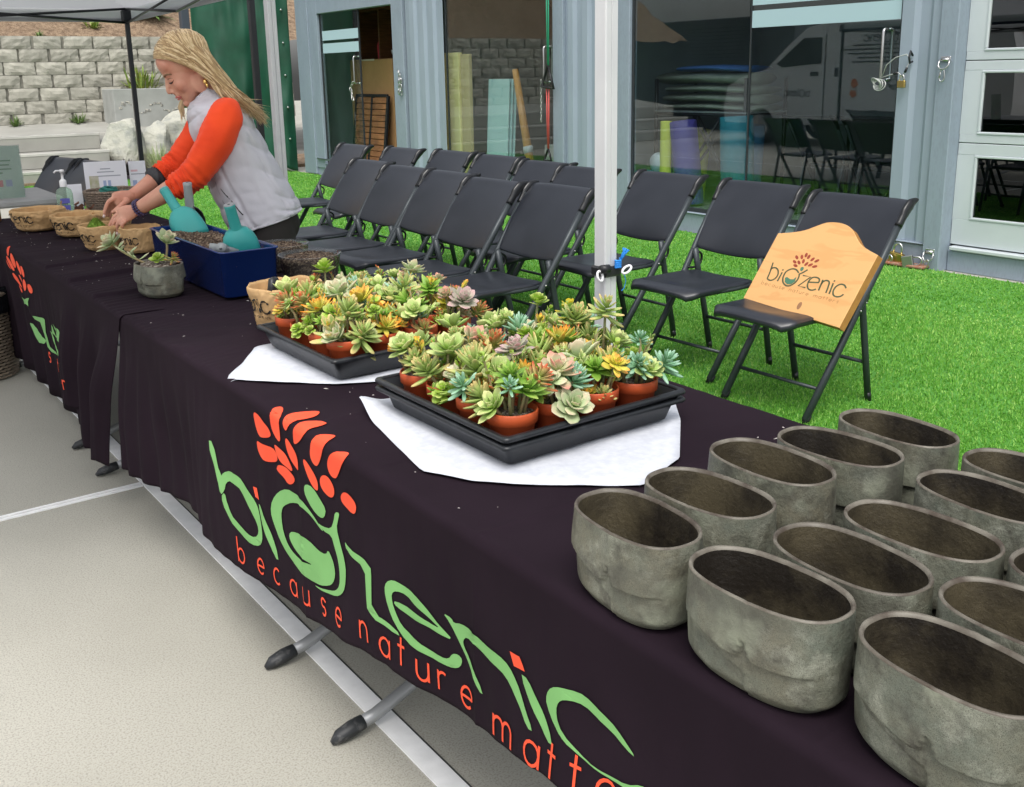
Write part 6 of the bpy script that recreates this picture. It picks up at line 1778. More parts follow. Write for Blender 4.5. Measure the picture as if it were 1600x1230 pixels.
m_twine = mat('teal_cord', (.01, .16, .13), .6)
mb = MB(); cc = Vector((.60, 5.38, CZ + .137))
for j in range(4): mb.tube([cc + Vector(((.042 - .002 * j) * math.cos(a), (.05 - .003 * j) * math.sin(a), .004 * j + .004 * math.sin(3 * a + j))) for a in [2 * math.pi * k / 24 for k in range(24)]], .004, 6, closed=True)
mb.tube([(.57, 5.36, CZ + .15), (.61, 5.42, CZ + .152), (.64, 5.44, CZ + .146)], .004, 6)
mb.tube([(.50, 5.38, CZ + .131), (.78, 5.38, CZ + .131)], .002, 5)
o = mb.build('cord_coil', m_twine, origin=tuple(cc)); tag(o, 'coil of dark teal cord on the woven basket', 'cord')
sz = thing('sanitizer_bottle', 'clear hand sanitizer pump bottle on the far table', 'bottle', (.40, 5.42, CZ))
c = (.395, 5.42, CZ + .003); m_gel = glass_mat('clear_gel', (.78, .92, .82), 1.4, .02, (.6, .75, .62), .25)
mb = MB(); mb.lathe([(.001, 0), (.032, 0), (.035, .006), (.035, .13), (.03, .15), (.014, .162), (.014, .17), (.001, .17)], 20, c, sx=1.15, sy=.8); mb.build('bottle', m_gel, sz)
m_whitep = mat('white_plastic', (.8, .8, .82), .35)
mb = MB(); mb.lathe([(.017, .165), (.017, .195), (.012, .2), (.006, .205), (.006, .235), (.012, .237), (.012, .25), (.001, .252)], 14, c); mb.tube([(c[0], c[1], c[2] + .244), (c[0] - .03, c[1] - .01, c[2] + .246), (c[0] - .04, c[1] - .013, c[2] + .238)], .005, 8); mb.build('pump', m_whitep, sz)
def flatcard(parent, name, M, x0, x1, y0, y1, z, m):
    mb = MB(); mb.box((x0, y0, z), (x1, y1, z + .0004), M); return mb.build(name, m, parent)
lab_face = TR((c[0], c[1], c[2]), rz=math.atan2(CAM.x - c[0], -(CAM.y - c[1])))
mb = MB(); mb.box((-.022, -.0345, .05), (.022, -.0335, .075), lab_face); mb.box((-.022, -.0345, .085), (.022, -.0335, .11), lab_face); mb.build('label', mat('blue_label', (.12, .12, .45), .5), sz)

m_card_white = mat('card_white', (.80, .80, .86), .6); m_prA = mat('flyer_sage', (.42, .42, .26), .7, col2=(.6, .56, .5), nscale=30); m_prB = mat('flyer_text', (.35, .36, .42), .7); m_prC = mat('flyer_blue', (.35, .42, .62), .7); m_prD = mat('flyer_pink', (.72, .45, .5), .7, col2=(.75, .6, .6), nscale=20)
def easel_card(name, label, bl, br, h, lean_, patches, cat='flyer'):
    bl, br = Vector(bl), Vector(br); ex_ = (br - bl).normalized(); w = (br - bl).length
    nn = Vector((ex_.y, -ex_.x, 0)); ey_ = (Vector((0, 0, 1)) - nn * lean_).normalized(); ez_ = ex_.cross(ey_)
    Mm = Matrix(((ex_.x, ey_.x, ez_.x, bl.x), (ex_.y, ey_.y, ez_.y, bl.y), (ex_.z, ey_.z, ez_.z, bl.z), (0, 0, 0, 1)))
    t = thing(name, label, cat, tuple(bl))
    mb = MB(); mb.box((0, 0, -.004), (w, h, 0), Mm, .001); mb.build('card', m_card_white, t)
    for k, (x0, x1, y0, y1, m) in enumerate(patches):
        mb = MB(); mb.box((x0 * w, y0 * h, .0002), (x1 * w, y1 * h, .0009), Mm); mb.build('printed_patch', m, t)
    mb = MB(); mb.box((w * .35, .01, -.09), (w * .65, .014, -.005), Mm); mb.build('stand', m_card_white, t)
    return t
easel_card('flyer_board', 'white flyer board with pictures of wine and plants behind the basket', (.545, 5.60, CZ + .004), (.75, 5.56, CZ + .004), .265, .1,
           [(.1, .32, .22, .72, m_prA), (.42, .49, .35, .62, m_prC), (.53, .6, .35, .62, m_prC), (.66, .92, .18, .5, m_prA), (.3, .7, .78, .80, m_prB), (.38, .62, .84, .86, m_prB), (.2, .85, .70, .72, m_prB), (.12, .6, .08, .2, m_prD)])
easel_card('flyer_card', 'narrow white leaflet standing just right of the flyer board', (.775, 5.60, CZ + .004), (.86, 5.585, CZ + .004), .255, .1,
           [(.1, .9, .72, .74, m_prB), (.1, .5, .78, .82, m_prD), (.15, .4, .15, .6, m_prC), (.5, .85, .1, .55, m_prD)])
easel_card('white_card', 'plain white card leaning behind the sanitizer bottle', (.425, 5.50, CZ + .004), (.50, 5.49, CZ + .004), .165, .15, [(.1, .9, .3, .32, m_prB)])
# brown bottle at the left edge
mb = MB(); mb.lathe([(.001, 0), (.036, 0), (.038, .006), (.038, .12), (.03, .16), (.014, .19), (.014, .24), (.001, .24)], 20, (.085, 5.60, CZ + .004)); o = mb.build('wooden_bottle', mat('amber_brown', (.20, .07, .02), .35), origin=(.085, 5.6, CZ)); tag(o, 'amber brown bottle at the left edge of the far table', 'bottle')

# ---- grey folding table with mint sign
folding_table('grey plastic folding table beyond the far cloth-covered table', 6.62, 7.36, (6.72, 7.26), -1.1, .655, None, mat('light_grey_top', (.42, .42, .42), .5, col2=(.37, .37, .37), nscale=6), .752)
mt = thing('sign_holder', 'clear acrylic holder with a mint green notice on the grey table', 'sign', (.25, 6.75, .75))
m_mint = mat('mint_paper', (.52, .68, .56), .6); m_dgreen = mat('dark_green_ink', (.1, .28, .14), .7)
M_ = TR((.18, 6.70, .756), rz=-.1)
mb = MB(); mb.box((0, 0, 0), (.265, .003, .31), M_ @ TR(rx=-.08)); mb.build('paper', m_mint, mt)
for k, (zz, a, b) in enumerate(((.22, .04, .21), (.195, .04, .2), (.17, .04, .21), (.148, .04, .16))):
    mb = MB(); mb.box((a, -.0012, zz), (b, -.0004, zz + .008), M_ @ TR(rx=-.08)); mb.build('printed_line', m_dgreen, mt)
for k, (a, m) in enumerate(((.06, m_prD), (.12, mat('flyer_red', (.7, .2, .2), .7)), (.17, m_prC))):
    mb = MB(); mb.box((a, -.0012, .07), (a + .035, -.0004, .11), M_ @ TR(rx=-.08)); mb.build('printed_icon', m, mt)
mb = MB(); mb.box((-.005, -.004, 0), (.27, -.002, .315), M_ @ TR(rx=-.08)); mb.build('acrylic_sheet', m_clear, mt)

# ---- wicker laundry basket on the ground
m_wick = mat('wicker', (.36, .29, .22), .7, col2=(.25, .2, .15), nscale=30)
wk = thing('wicker_basket', 'pale wicker basket with black liner on the ground by the far table', 'basket', (-.10, 5.52, 0))
mb = MB(); n = 34
for j in range(25):
    z = .012 + j * .0165; r_ = .185 + .022 * (z / .42)
    pts = []
    for k in range(n * 2):
        a = 2 * math.pi * k / (n * 2); q = r_ + .006 * (1 if (k + j) % 2 else -1)
        pts.append((-.10 + q * math.cos(a), 5.52 + q * math.sin(a), z))
    mb.tube(pts, .0068, 5, closed=True)
mb.build('weave', m_wick, wk)['kind'] = 'stuff'
mb = MB(); mb.tube([(-.10 + .21 * math.cos(a), 5.52 + .21 * math.sin(a), .43) for a in [2 * math.pi * k / 40 for k in range(40)]], .014, 8, closed=True); mb.build('rim', m_wick, wk)
def liner(a, z): return 1 + .05 * math.sin(9 * a + z * 30) + .06 * fbm(math.cos(a) * 4, math.sin(a) * 4, z * 9)
mb = MB(); mb.lathe([(.17, .02), (.19, .36), (.2, .44), (.215, .465), (.228, .44), (.23, .36), (.225, .34)], 60, (-.10, 5.52, 0), wob=lambda a, z: liner(a, z) if z > .43 or z > .33 else 1); mb.build('bag_liner', mat('black_bag', (.01, .011, .013), .22), wk)

# ================================================================== TENTS
m_polew = mat('white_pole', (.66, .67, .68), .38, .1, col2=(.62, .63, .645), nscale=8); m_poleb = mat('black_pole', (.012, .014, .018), .4)
m_canvas_w = None
def canvas(name, c, tr=.35):
    m = bpy.data.materials.new(name); m.use_nodes = True; n, l = m.node_tree.nodes, m.node_tree.links
    b = n['Principled BSDF']; b.inputs['Base Color'].default_value = (*c, 1); b.inputs['Roughness'].default_value = .8
    t = n.new('ShaderNodeBsdfTranslucent'); t.inputs[0].default_value = (*c, 1); mx = n.new('ShaderNodeMixShader'); mx.inputs[0].default_value = tr
    l.new(b.outputs[0], mx.inputs[1]); l.new(t.outputs[0], mx.inputs[2]); l.new(mx.outputs[0], n['Material Output'].inputs[0]); return m
m_canvas_w = canvas('white_canvas', (.93, .935, .94), .85)
m_navytrim = mat('navy_trim', (.015, .02, .045), .7)
def pop_tent(name, label, corners, ze, zp, m_pole, m_can, r=.019, val=.0, trim=None, square=False, footlen=.0):
    """corners in order; ze eave height, zp peak height"""
    cx = sum(p[0] for p in corners) / 4; cy = sum(p[1] for p in corners) / 4
    t = thing(name, label, 'tent', (cx, cy, 0))
    for (x, y) in corners:
        mb = MB()
        if square:
            mb.box((x - r, y - r * 1.05, 0.03), (x - .0006, y + r * 1.05, ze), bev=.003); mb.box((x + .0006, y - r * .9, 0.03), (x + r * 1.1, y + r * .9, ze), bev=.003)
        else:
            mb.box((x - r * .8, y - r * .8, .03), (x + r * .8, y + r * .8, ze), bev=.004)
        lg = mb.build('leg', m_pole, t)
        mb = MB(); mb.box((x - .05, y - .05, 0), (x + .05, y + .05, .03), bev=.006); mb.build('foot_plate', m_pole, lg)
        mb = MB(); mb.box((x - .032, y - .032, ze - .07), (x + .032, y + .032, ze + .01), bev=.006); mb.build('corner_bracket', m_poleb if m_pole is m_poleb else m_greyp, lg)
    for i in range(4):
        a, b = corners[i], corners[(i + 1) % 4]
        A_, B_ = Vector((*a, ze + .02)), Vector((*b, ze + .02)); lo = Vector((0, 0, -.10))
        for s0, s1 in ((0, .5), (.5, 1)):
            P0, P1 = A_.lerp(B_, s0), A_.lerp(B_, s1)
            for q0, q1 in ((P0, P1 + lo), (P0 + lo, P1)):
                mb = MB(); mb.tube([q0, q1], .009, 6); mb.build('truss_bar', m_pole, t)
    pk = Vector((cx, cy, zp)); over = 1.015
    mb = MB(); N = 14
    for i in range(4):
        a, b = corners[i], corners[(i + 1) % 4]
        A_ = Vector((cx + (a[0] - cx) * over, cy + (a[1] - cy) * over, ze + .02)); B_ = Vector((cx + (b[0] - cx) * over, cy + (b[1] - cy) * over, ze + .02))
        vs = []
        for j in range(N + 1):
            f = j / N
            for k in range(N + 1):
                e = A_.lerp(B_, k / N); p = e.lerp(pk, f); p.z -= .10 * math.sin(math.pi * f) * (1 - .4 * abs(k / N - .5) * 2); vs.append(p)
        mb.add(vs, [(j * (N + 1) + k, j * (N + 1) + k + 1, (j + 1) * (N + 1) + k + 1, (j + 1) * (N + 1) + k) for j in range(N) for k in range(N)])
    mb.build('canopy', m_can, t)
    if val:
        for i in range(4):
            a, b = corners[i], corners[(i + 1) % 4]
            A_ = Vector((cx + (a[0] - cx) * 1.02, cy + (a[1] - cy) * 1.02, ze + .025)); B_ = Vector((cx + (b[0] - cx) * 1.02, cy + (b[1] - cy) * 1.02, ze + .025))
            mb = MB(); mb.sheet(lambda u, v: A_.lerp(B_, u) + Vector((0, 0, -val * v)), 12, 4); vo = mb.build('valance', m_can, t)
            if trim:
                mb = MB(); mb.sheet(lambda u, v: A_.lerp(B_, u) * 1.0 + (A_.lerp(B_, u) - Vector((cx, cy, ze))).normalized() * .004 + Vector((0, 0, -val - .03 * v + .03)), 12, 2); mb.build('trim', trim, vo)
    return t
pop_tent('pop_up_tent', 'white pole tent shading the near tables, its leg between the trays and chairs', [(1.02, 2.03), (1.31, 4.83), (-1.5, 5.05), (-1.75, 2.25)], 2.25, 3.1, m_polew, m_canvas_w, .022, .16, None, True)
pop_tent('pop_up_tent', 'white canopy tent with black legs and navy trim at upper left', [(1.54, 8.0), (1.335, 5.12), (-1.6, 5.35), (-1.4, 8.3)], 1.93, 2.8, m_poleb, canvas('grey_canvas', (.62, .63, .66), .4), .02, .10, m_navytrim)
# clamp and blue tape on the near white leg
cl = thing('pole_clamp', 'black plastic clamp with white rings and blue twine on the white pole', 'clamp', (1.02, 2.03, .9))
px_, py_, pz_ = 1.022, 2.03, .905
mb = MB(); mb.box((px_ - .031, py_ - .031, pz_ - .014), (px_ + .031, py_ + .031, pz_ + .014), bev=.005); mb.tube([(px_ - .045, py_ - .03, pz_ + .012), (px_ - .02, py_ - .035, pz_ + .012)], .012, 8); mb.build('collar', m_blk, cl)
for dx, dy, dz in ((-.048, -.03, -.006), (.034, -.046, .004)):
    mb = MB(); cc = Vector((px_ + dx, py_ + dy, pz_ + dz)); mb.tube([cc + Vector((.009 * math.cos(a) if dx < 0 else .016 * math.cos(a), .004 * math.sin(a), .013 * math.sin(a) if dx < 0 else .007 * math.sin(a) + .006 * math.cos(a))) for a in [2 * math.pi * k / 16 for k in range(16)]], .0035, 7, closed=True); mb.build('ring', m_whitep, cl)
m_bluet = mat('blue_twine', (.02, .25, .75), .6)
mb = MB(); rng = random.Random(3)
for j in range(4): mb.tube([(px_ + .002, py_ - .034, pz_ + .012 + .006 * j), (px_ + .02, py_ - .036, pz_ + .012 + .005 * j), (px_ + .032, py_ - .02, pz_ + .014 + .006 * j)], .0035, 6)
for j in range(7): mb.tube([(px_ + .026, py_ - .03, pz_ + .03), (px_ + .03 + rng.uniform(0, .012), py_ - .032, pz_ + .042 + rng.uniform(0, .012)), (px_ + .03 + rng.uniform(0, .02), py_ - .036, pz_ + .05 + rng.uniform(-.006, .016))], .003, 5)
mb.tube([(px_ + .036, py_ - .03, pz_ - .002), (px_ + .044, py_ - .032, pz_ - .03), (px_ + .036, py_ - .034, pz_ - .05), (px_ + .026, py_ - .034, pz_ - .056)], .0012, 5); mb.build('twine', m_bluet, cl)
for z in (.80,):
    for dx in (-.012, .012):
        pass

# ================================================================== GREEN TARP AND POSTS
m_tarp = mat('green_tarp', (.005, .075, .04), .55, col2=(.004, .05, .026), nscale=3, bump=.15, bscale=12, bdist=.01)
gt = thing('green_tarp', 'dark green tarp hanging as a curtain left of the container', 'tarp', (5.0, 14.6, 0))
def tarpf(u, v):
    x = lerp(4.55, 5.82, u); y = lerp(15.2, 14.62, u)
    f = .07 * math.sin(u * 13 + 3 * fbm(u * 3, v * 2)) * (.4 + .6 * v) + .05 * fbm(u * 9, v * 5, 2)
    z = lerp(3.0, .10 + .08 * math.sin(u * 11), v)
    return Vector((x + f * .3, y + f, z))
mb = MB(); mb.sheet(tarpf, 120, 60); mb.build('sheet', m_tarp, gt, solid=.004)
mb = MB()
for k in range(5):
    p = tarpf(.93, .2 + k * .16); mb.ball(p + Vector((-.01, -.02, 0)), .018, 8, 5)
mb.build('eyelets', m_rivet, gt)['kind'] = 'stuff'
mb = MB(); mb.box((4.41, 15.2, 0), (4.53, 15.32, 3.1), bev=.01); o = mb.build('dark_post', mat('slate_post', (.05, .06, .08), .5), origin=(4.47, 15.26, 0)); tag(o, 'dark slate post at the left edge of the green tarp', 'post')

# ================================================================== WHITE VAN (seen in the glass)
m_van = mat('van_white', (.72, .73, .74), .25, spec=.6); m_vglass = mat('van_glass', (.01, .012, .014), .08); m_tyre = mat('tyre', (.02, .02, .02), .8); m_rim = mat('wheel_rim', (.4, .4, .42), .35, .8); m_vred = mat('tail_red', (.4, .02, .02), .3); m_orng = mat('decal_orange', (.7, .2, .05), .5); m_dark = mat('decal_dark', (.04, .05, .05), .5)
vn = thing('cargo_van', 'white cargo van with logo lettering, seen only as a reflection in the glass doors', 'van', (-4, 10.6, 0))
# side profile (y along the van, z up), front at +y
vp = [(8.3, .38), (8.25, .8), (8.28, 1.7), (8.4, 2.12), (8.8, 2.2), (11.6, 2.22), (12.1, 2.14), (12.5, 1.85), (13.0, 1.42), (13.6, 1.28), (13.95, 1.1), (14.05, .7), (14.0, .4)]
mb = MB(); n = len(vp)
xs = [(-5.05, .93), (-4.98, 1.0), (-3.10, 1.0), (-3.03, .93)]
rings = []
for x, k in xs:
    cyv, czv = 11.1, 1.1
    rings.append([Vector((x, cyv + (y - cyv) * (k * .02 + .98), czv + (z - czv) * (k * .25 + .75))) for y, z in vp])
mb.loft(rings); mb.smooth = False; o = mb.build('body', m_van, vn)
for pp in o.data.polygons: pp.use_smooth = False
def vface(name, poly, m, x=-3.022):
    mb = MB(); Mx = Matrix(((0, 0, 1, x), (1, 0, 0, 0), (0, 1, 0, 0), (0, 0, 0, 1))); mb.prism(poly, .006, Mx); return mb.build(name, m, vn)
vface('side_window', [(11.75, 1.5), (11.75, 1.95), (12.15, 1.95), (12.75, 1.5), (12.6, 1.44)], m_vglass)
vface('door_seam', [(11.66, .5), (11.66, 2.0), (11.675, 2.0), (11.675, .5)], m_dark); vface('door_seam', [(10.1, .5), (10.1, 2.0), (10.115, 2.0), (10.115, .5)], m_dark)
vface('door_handle', [(11.8, 1.28), (11.8, 1.35), (11.98, 1.35), (11.98, 1.28)], m_dark); vface('door_handle', [(11.38, 1.26), (11.38, 1.42), (11.45, 1.42), (11.45, 1.26)], m_dark)
mb = MB(); mb.add([(-4.9, 12.55, 1.86), (-3.18, 12.55, 1.86), (-3.12, 13.02, 1.47), (-4.95, 13.02, 1.47)], [(0, 1, 2, 3)]); mb.build('windscreen', m_vglass, vn)
for yy in (9.2, 13.1):
    for x0, x1 in ((-3.25, -3.0), (-5.05, -4.8)):
        mb = MB(); mb.lathe([(.001, x0), (.3, x0), (.34, x0 + .03), (.34, x1 - .03), (.3, x1), (.22, x1)], 24, M=Matrix(((0, 0, 1, 0), (1, 0, 0, yy), (0, 1, 0, .35), (0, 0, 0, 1)))); w = mb.build('wheel', m_tyre, vn)
        mb = MB(); mb.lathe([(.001, x1 - .02), (.2, x1 - .01), (.23, x1 - .004)], 20, M=Matrix(((0, 0, 1, 0), (1, 0, 0, yy), (0, 1, 0, .35), (0, 0, 0, 1)))); mb.build('rim', m_rim, w)
# lettering: on the real van it reads left to right when seen from +x (so y decreases to the right)
def vfn(y0, z0, sc): return lambda a, b: Vector((-3.018, y0 + (a - .25) * sc, z0 + b * sc))
for k in LG: print_on('door_letter', logo_strokes(.009, (k,)), vfn(12.25, .72, 1.5), m_dark, vn, off=.003, maxlen=.5)
for k in LG: print_on('panel_letter', logo_strokes(.009, (k,)), vfn(10.55, 1.62, 1.7), m_dark, vn, off=.003, maxlen=.5)
for p in logo_leaves(): print_on('panel_leaf', [p], vfn(10.55, 1.62, 1.7), m_orng, vn, off=.003, maxlen=.5)
for j, (a, b) in enumerate(((10.2, 11.1), (10.2, 11.35), (10.2, 11.2), (10.25, 11.0), (10.3, 11.1))): vface('text_line', [(a, 1.78 - j * .07), (a, 1.80 - j * .07), (b, 1.80 - j * .07), (b, 1.78 - j * .07)], m_dark)
vface('orange_leaf', [(10.95, 1.12), (11.0, 1.22), (11.08, 1.22), (11.1, 1.12), (11.04, 1.06)], m_orng); vface('orange_leaf', [(10.97, .94), (11.0, 1.03), (11.09, 1.03), (11.12, .95), (11.05, .9)], m_orng)
mb = MB(); mb.box((-3.6, 8.262, 1.9), (-3.3, 8.29, 1.98), bev=.01); mb.build('brake_light', m_vred, vn)
# dark container with a roller shutter, also only reflected
m_dkcont = mat('dark_container', (.06, .075, .085), .5)
dk = thing('storage_container', 'dark steel container with roller shutter across the yard, reflected in the right window', 'container', (-7.5, 17, 0))
mb = MB(); mb.box((-8.5, 14.9, 0), (-6.2, 21.0, 2.6), bev=.02); mb.build('body', m_dkcont, dk)
for k in range(26):
    mb = MB(); mb.box((-6.2, 16.0, .25 + k * .085), (-6.17, 18.6, .25 + k * .085 + .075), bev=.01); mb.build('shutter_slat', m_dkcont, dk)
# ================================================================== PERSON
PR = Vector((.933, -.36, 0)).normalized()      # her back (image right)
PT = Vector((-.36, -.933, 0)).normalized()     # her left side
ZUP = Vector((0, 0, 1))
m_skin = mat('skin', (0.63, 0.33, 0.23), .45, col2=(.57, .25, .17), nscale=14, detail=4, bump=.06, bscale=300, bdist=.0006)
m_hair = mat('blonde_hair', (0.52, 0.36, 0.18), .42, col2=(.38, .25, .12), nscale=40, spec=.4)
m_hair_l = mat('blonde_hair_light', (0.74, 0.58, 0.36), .4, col2=(.62, .46, .25), nscale=40, spec=.4); m_hair_d = mat('blonde_hair_dark', (0.27, 0.165, 0.075), .45, col2=(.34, .22, .11), nscale=40, spec=.4)
m_orange = mat('orange_knit', (0.95, 0.068, 0.004), .8, col2=(.86, .052, .003), nscale=9, bump=.3, bscale=300, bdist=.001, sheen=.1)
m_vest = mat('pale_grey_vest', (0.60, 0.585, 0.64), .45, col2=(.55, .535, .59), nscale=4, bump=.25, bscale=22, bdist=.006)
m_vdark = mat('vest_dark_trim', (.03, .03, .035), .5); m_vseam = mat('vest_seam', (.28, .265, .30), .6)
m_pants = mat('black_trousers', (.018, .014, .013), .75)
m_gold = mat('gold', (.85, .58, .2), .22, 1.0); m_bead = mat('purple_bead', (.05, .035, .10), .3); m_lip = mat('lips', (.50, .13, .12), .45); m_lash = mat('lashes', (.03, .02, .015), .6); m_brow = mat('brow', (.25, .15, .08), .7); m_nail = mat('nails', (.78, .62, .58), .25)
pe = thing('person', 'woman in orange sweater and pale grey vest bending over the far table', 'person', (1.0, 4.08, 0))

def V3(p): return Vector(p)
def chain(mb, pts, radii, n=16, k=4):
    P = catmull([tuple(p) for p in pts], k); R_ = [r[0] for r in catmull([(r,) for r in radii], k)]
    mb.tube(P, R_, n); return P
def remesh(o, voxel, smooth=4):
    md = o.modifiers.new('r', 'REMESH'); md.mode = 'VOXEL'; md.voxel_size = voxel; md.use_smooth_shade = True
    ms_ = o.modifiers.new('s', 'SMOOTH'); ms_.factor = .5; ms_.iterations = smooth
    dg = bpy.context.evaluated_depsgraph_get(); me = bpy.data.meshes.new_from_object(o.evaluated_get(dg))
    mats_ = [m for m in o.data.materials]
    o.modifiers.clear(); o.data = me
    if not me.materials:
        for m in mats_: me.materials.append(m)
    for p in me.polygons: p.use_smooth = True
    return o

# ---- head frame
HO = V3((0.6816, 4.1457, 1.4647))                              # between the ears
hp = rad(33); yawc = rad(12)                           # head bowed, turned a little to the camera
F0 = (-PR * math.cos(yawc) + PT * math.sin(yawc)).normalized(); S0 = ZUP.cross(F0).normalized()   # S0: her left
HF = (F0 * math.cos(hp) - ZUP * math.sin(hp)).normalized(); HU = (ZUP * math.cos(hp) + F0 * math.sin(hp)).normalized(); HS = S0
def H(f, s, u): return HO + HF * f + HS * s + HU * u
HM = Matrix(((HF.x, HS.x, HU.x), (HF.y, HS.y, HU.y), (HF.z, HS.z, HU.z)))
def hball(mb, c, r, n=24, m=16): mb.ball(H(*c), r, n, m, M=HM)

body = MB()
hball(body, (.018, 0, .072), (.104, .078, .098)); hball(body, (.060, 0, .01), (.066, .066, .10)); hball(body, (.066, 0, -.040), (.050, .055, .045)); hball(body, (.108, 0, -.078), (.019, .022, .017))
hball(body, (.09, 0, -.05), (.030, .038, .038))
for s in (-1, 1):
    hball(body, (.088, s * .040, -.004), (.028, .026, .032)); hball(body, (.106, s * .031, .030), (.011, .017, .010)); hball(body, (.030, s * .058, -.035), (.036, .014, .045))
    hball(body, (.000, s * .074, .006), (.016, .008, .030)); hball(body, (-.004, s * .080, .014), (.014, .006, .018))
    hball(body, (.128, s * .010, -.013), (.010, .008, .008))
hball(body, (.108, 0, .052), (.013, .045, .012)); hball(body, (.098, 0, .085), (.022, .055, .04))
body.tube([H(.116, 0, .045), H(.126, 0, .028), H(.138, 0, .006), H(.144, 0, -.004)], [.007, .0085, .0105, .009], 12)
hball(body, (.140, 0, -.006), (.0115, .0105, .009)); hball(body, (.122, 0, -.030), (.010, .022, .014))
hball(body, (.1255, 0, -.036), (.007, .021, .0055)); hball(body, (.1235, 0, -.0465), (.007, .018, .0055))
# neck, trunk, limbs
chain(body, [H(.02, 0, -.02), V3((0.7091, 4.1351, 1.3955)), V3((0.7381, 4.1239, 1.3402)), V3((0.7592, 4.1158, 1.2661))], [.055, .052, .058, .09])
chain(body, [V3((0.7536, 4.1179, 1.2810)), V3((0.7827, 4.1067, 1.1312)), V3((0.8401, 4.0845, 0.9767)), V3((0.8941, 4.0637, 0.8499)), V3((0.9009, 4.0611, 0.7947))], [.11, .115, .105, .092, .085])
chain(body, [V3((0.7567, 4.0953, 1.2814)), V3((0.7214, 4.0017, 1.2813)), V3((0.7047, 3.9599, 1.2723))], [.07, .06, .05]); chain(body, [V3((0.7470, 4.1419, 1.2808)), V3((0.7678, 4.2411, 1.2777)), V3((0.7721, 4.2876, 1.2689))], [.07, .06, .05])
LARM = [V3((0.7030, 3.9552, 1.2725)), V3((0.6516, 3.9590, 1.1823)), V3((0.5892, 3.9991, 1.0728)), V3((0.5046, 4.0854, 1.0003)), V3((0.4391, 4.1481, 0.9528)), V3((0.3991, 4.1904, 0.9229))]
chain(body, LARM, [.05, .047, .040, .040, .032, .026])
RARM = [V3((0.7738, 4.2923, 1.2687)), V3((0.7212, 4.3341, 1.1853)), V3((0.6402, 4.3546, 1.0924)), V3((0.5504, 4.3464, 1.0373)), V3((0.4768, 4.3319, 0.9942)), V3((0.4254, 4.3249, 0.9670))]
chain(body, RARM, [.05, .047, .040, .040, .032, .026])
hipz = V3((0.9036, 4.0600, 0.8337)).z
for d in (.085, -.085):
    c = V3((0.9036, 4.0600, 0.8337)) + PT * d; chain(body, [c, Vector((c.x, c.y, .48)) - PR * .02, Vector((c.x, c.y, .09))], [.085, .055, .04])
# hands: palm, fingers, thumb
def finger(pts, r): chain(body, [V3(p) for p in pts], r, 10, 4)
def palm(w, kn, wid, thick, side):
    w, kn = V3(w), V3(kn); ax = (kn - w).normalized(); s = V3(side); s = (s - ax * s.dot(ax)).normalized(); nn = ax.cross(s)
    rings = []
    for t, ww, tt in ((-.15, .6, .95), (.15, .72, 1.0), (.5, .95, 1.0), (.85, 1.0, .85), (1.05, .9, .6)):
        c = w.lerp(kn, t); rings.append([c + s * wid * ww * math.cos(a) + nn * thick * tt * math.sin(a) for a in [2 * math.pi * k / 16 for k in range(16)]])
    body.loft(rings)
# near (left) hand, back of hand to the camera, fingers pointing down into the bag
palm((0.3991, 4.1904, 0.9229), (0.3396, 4.2294, 0.8987), .036, .015, (.25, .1, .9))
finger([(0.3537, 4.2486, 0.9126), (0.3281, 4.2628, 0.8942), (0.3106, 4.2674, 0.8677), (0.2998, 4.2673, 0.8486)], [.0105, .0095, .0085, .007])
finger([(0.3458, 4.2302, 0.9002), (0.3219, 4.2395, 0.8823), (0.3105, 4.2439, 0.8591), (0.3071, 4.2452, 0.8383)], [.0105, .0095, .0085, .007])
finger([(0.3455, 4.2132, 0.8886), (0.3261, 4.2164, 0.8738), (0.3196, 4.2211, 0.8547), (0.3200, 4.2252, 0.8348)], [.0100, .0092, .0082, .007])
finger([(0.3519, 4.1979, 0.8806), (0.3374, 4.1970, 0.8688), (0.3339, 4.2005, 0.8540), (0.3366, 4.2059, 0.8382)], [.0092, .0085, .0075, .0062])
finger([(0.3900, 4.2261, 0.9240), (0.3663, 4.2588, 0.9224), (0.3484, 4.2743, 0.9181), (0.3333, 4.2801, 0.9114)], [.014, .012, .010, .008])
# far (right) hand, thumb and forefinger pinching
palm((0.4254, 4.3249, 0.9670), (0.3530, 4.3368, 0.9495), .036, .015, (.2, .0, .95))
finger([(0.3543, 4.3309, 0.9628), (0.3283, 4.3356, 0.9473), (0.3139, 4.3390, 0.9204), (0.3055, 4.3401, 0.8946)], [.0108, .0098, .0088, .007])
finger([(0.3573, 4.3480, 0.9481), (0.3345, 4.3568, 0.9320), (0.3235, 4.3589, 0.9077), (0.3173, 4.3570, 0.8826)], [.0105, .0098, .0085, .007])
finger([(0.3659, 4.3586, 0.9328), (0.3484, 4.3686, 0.9167), (0.3382, 4.3693, 0.8962), (0.3337, 4.3657, 0.8771)], [.0100, .0092, .0082, .007])
finger([(0.3783, 4.3677, 0.9216), (0.3660, 4.3746, 0.9068), (0.3590, 4.3774, 0.8903), (0.3560, 4.3721, 0.8758)], [.0092, .0085, .0075, .0062])
finger([(0.4004, 4.3024, 0.9537), (0.3712, 4.2976, 0.9341), (0.3476, 4.2981, 0.9174), (0.3285, 4.3087, 0.9031)], [.014, .0125, .011, .008])
bo = body.build('body', m_skin, pe); remesh(bo, .0042, 5)
for p in ((0.2968, 4.2663, 0.8438), (0.3060, 4.2456, 0.8339), (0.3198, 4.2263, 0.8302), (0.3040, 4.3396, 0.8895)):
    mb = MB(); mb.ball(V3(p) + PT * .004, (.0055, .0055, .008), 8, 6); mb.build('nail', m_nail, pe)
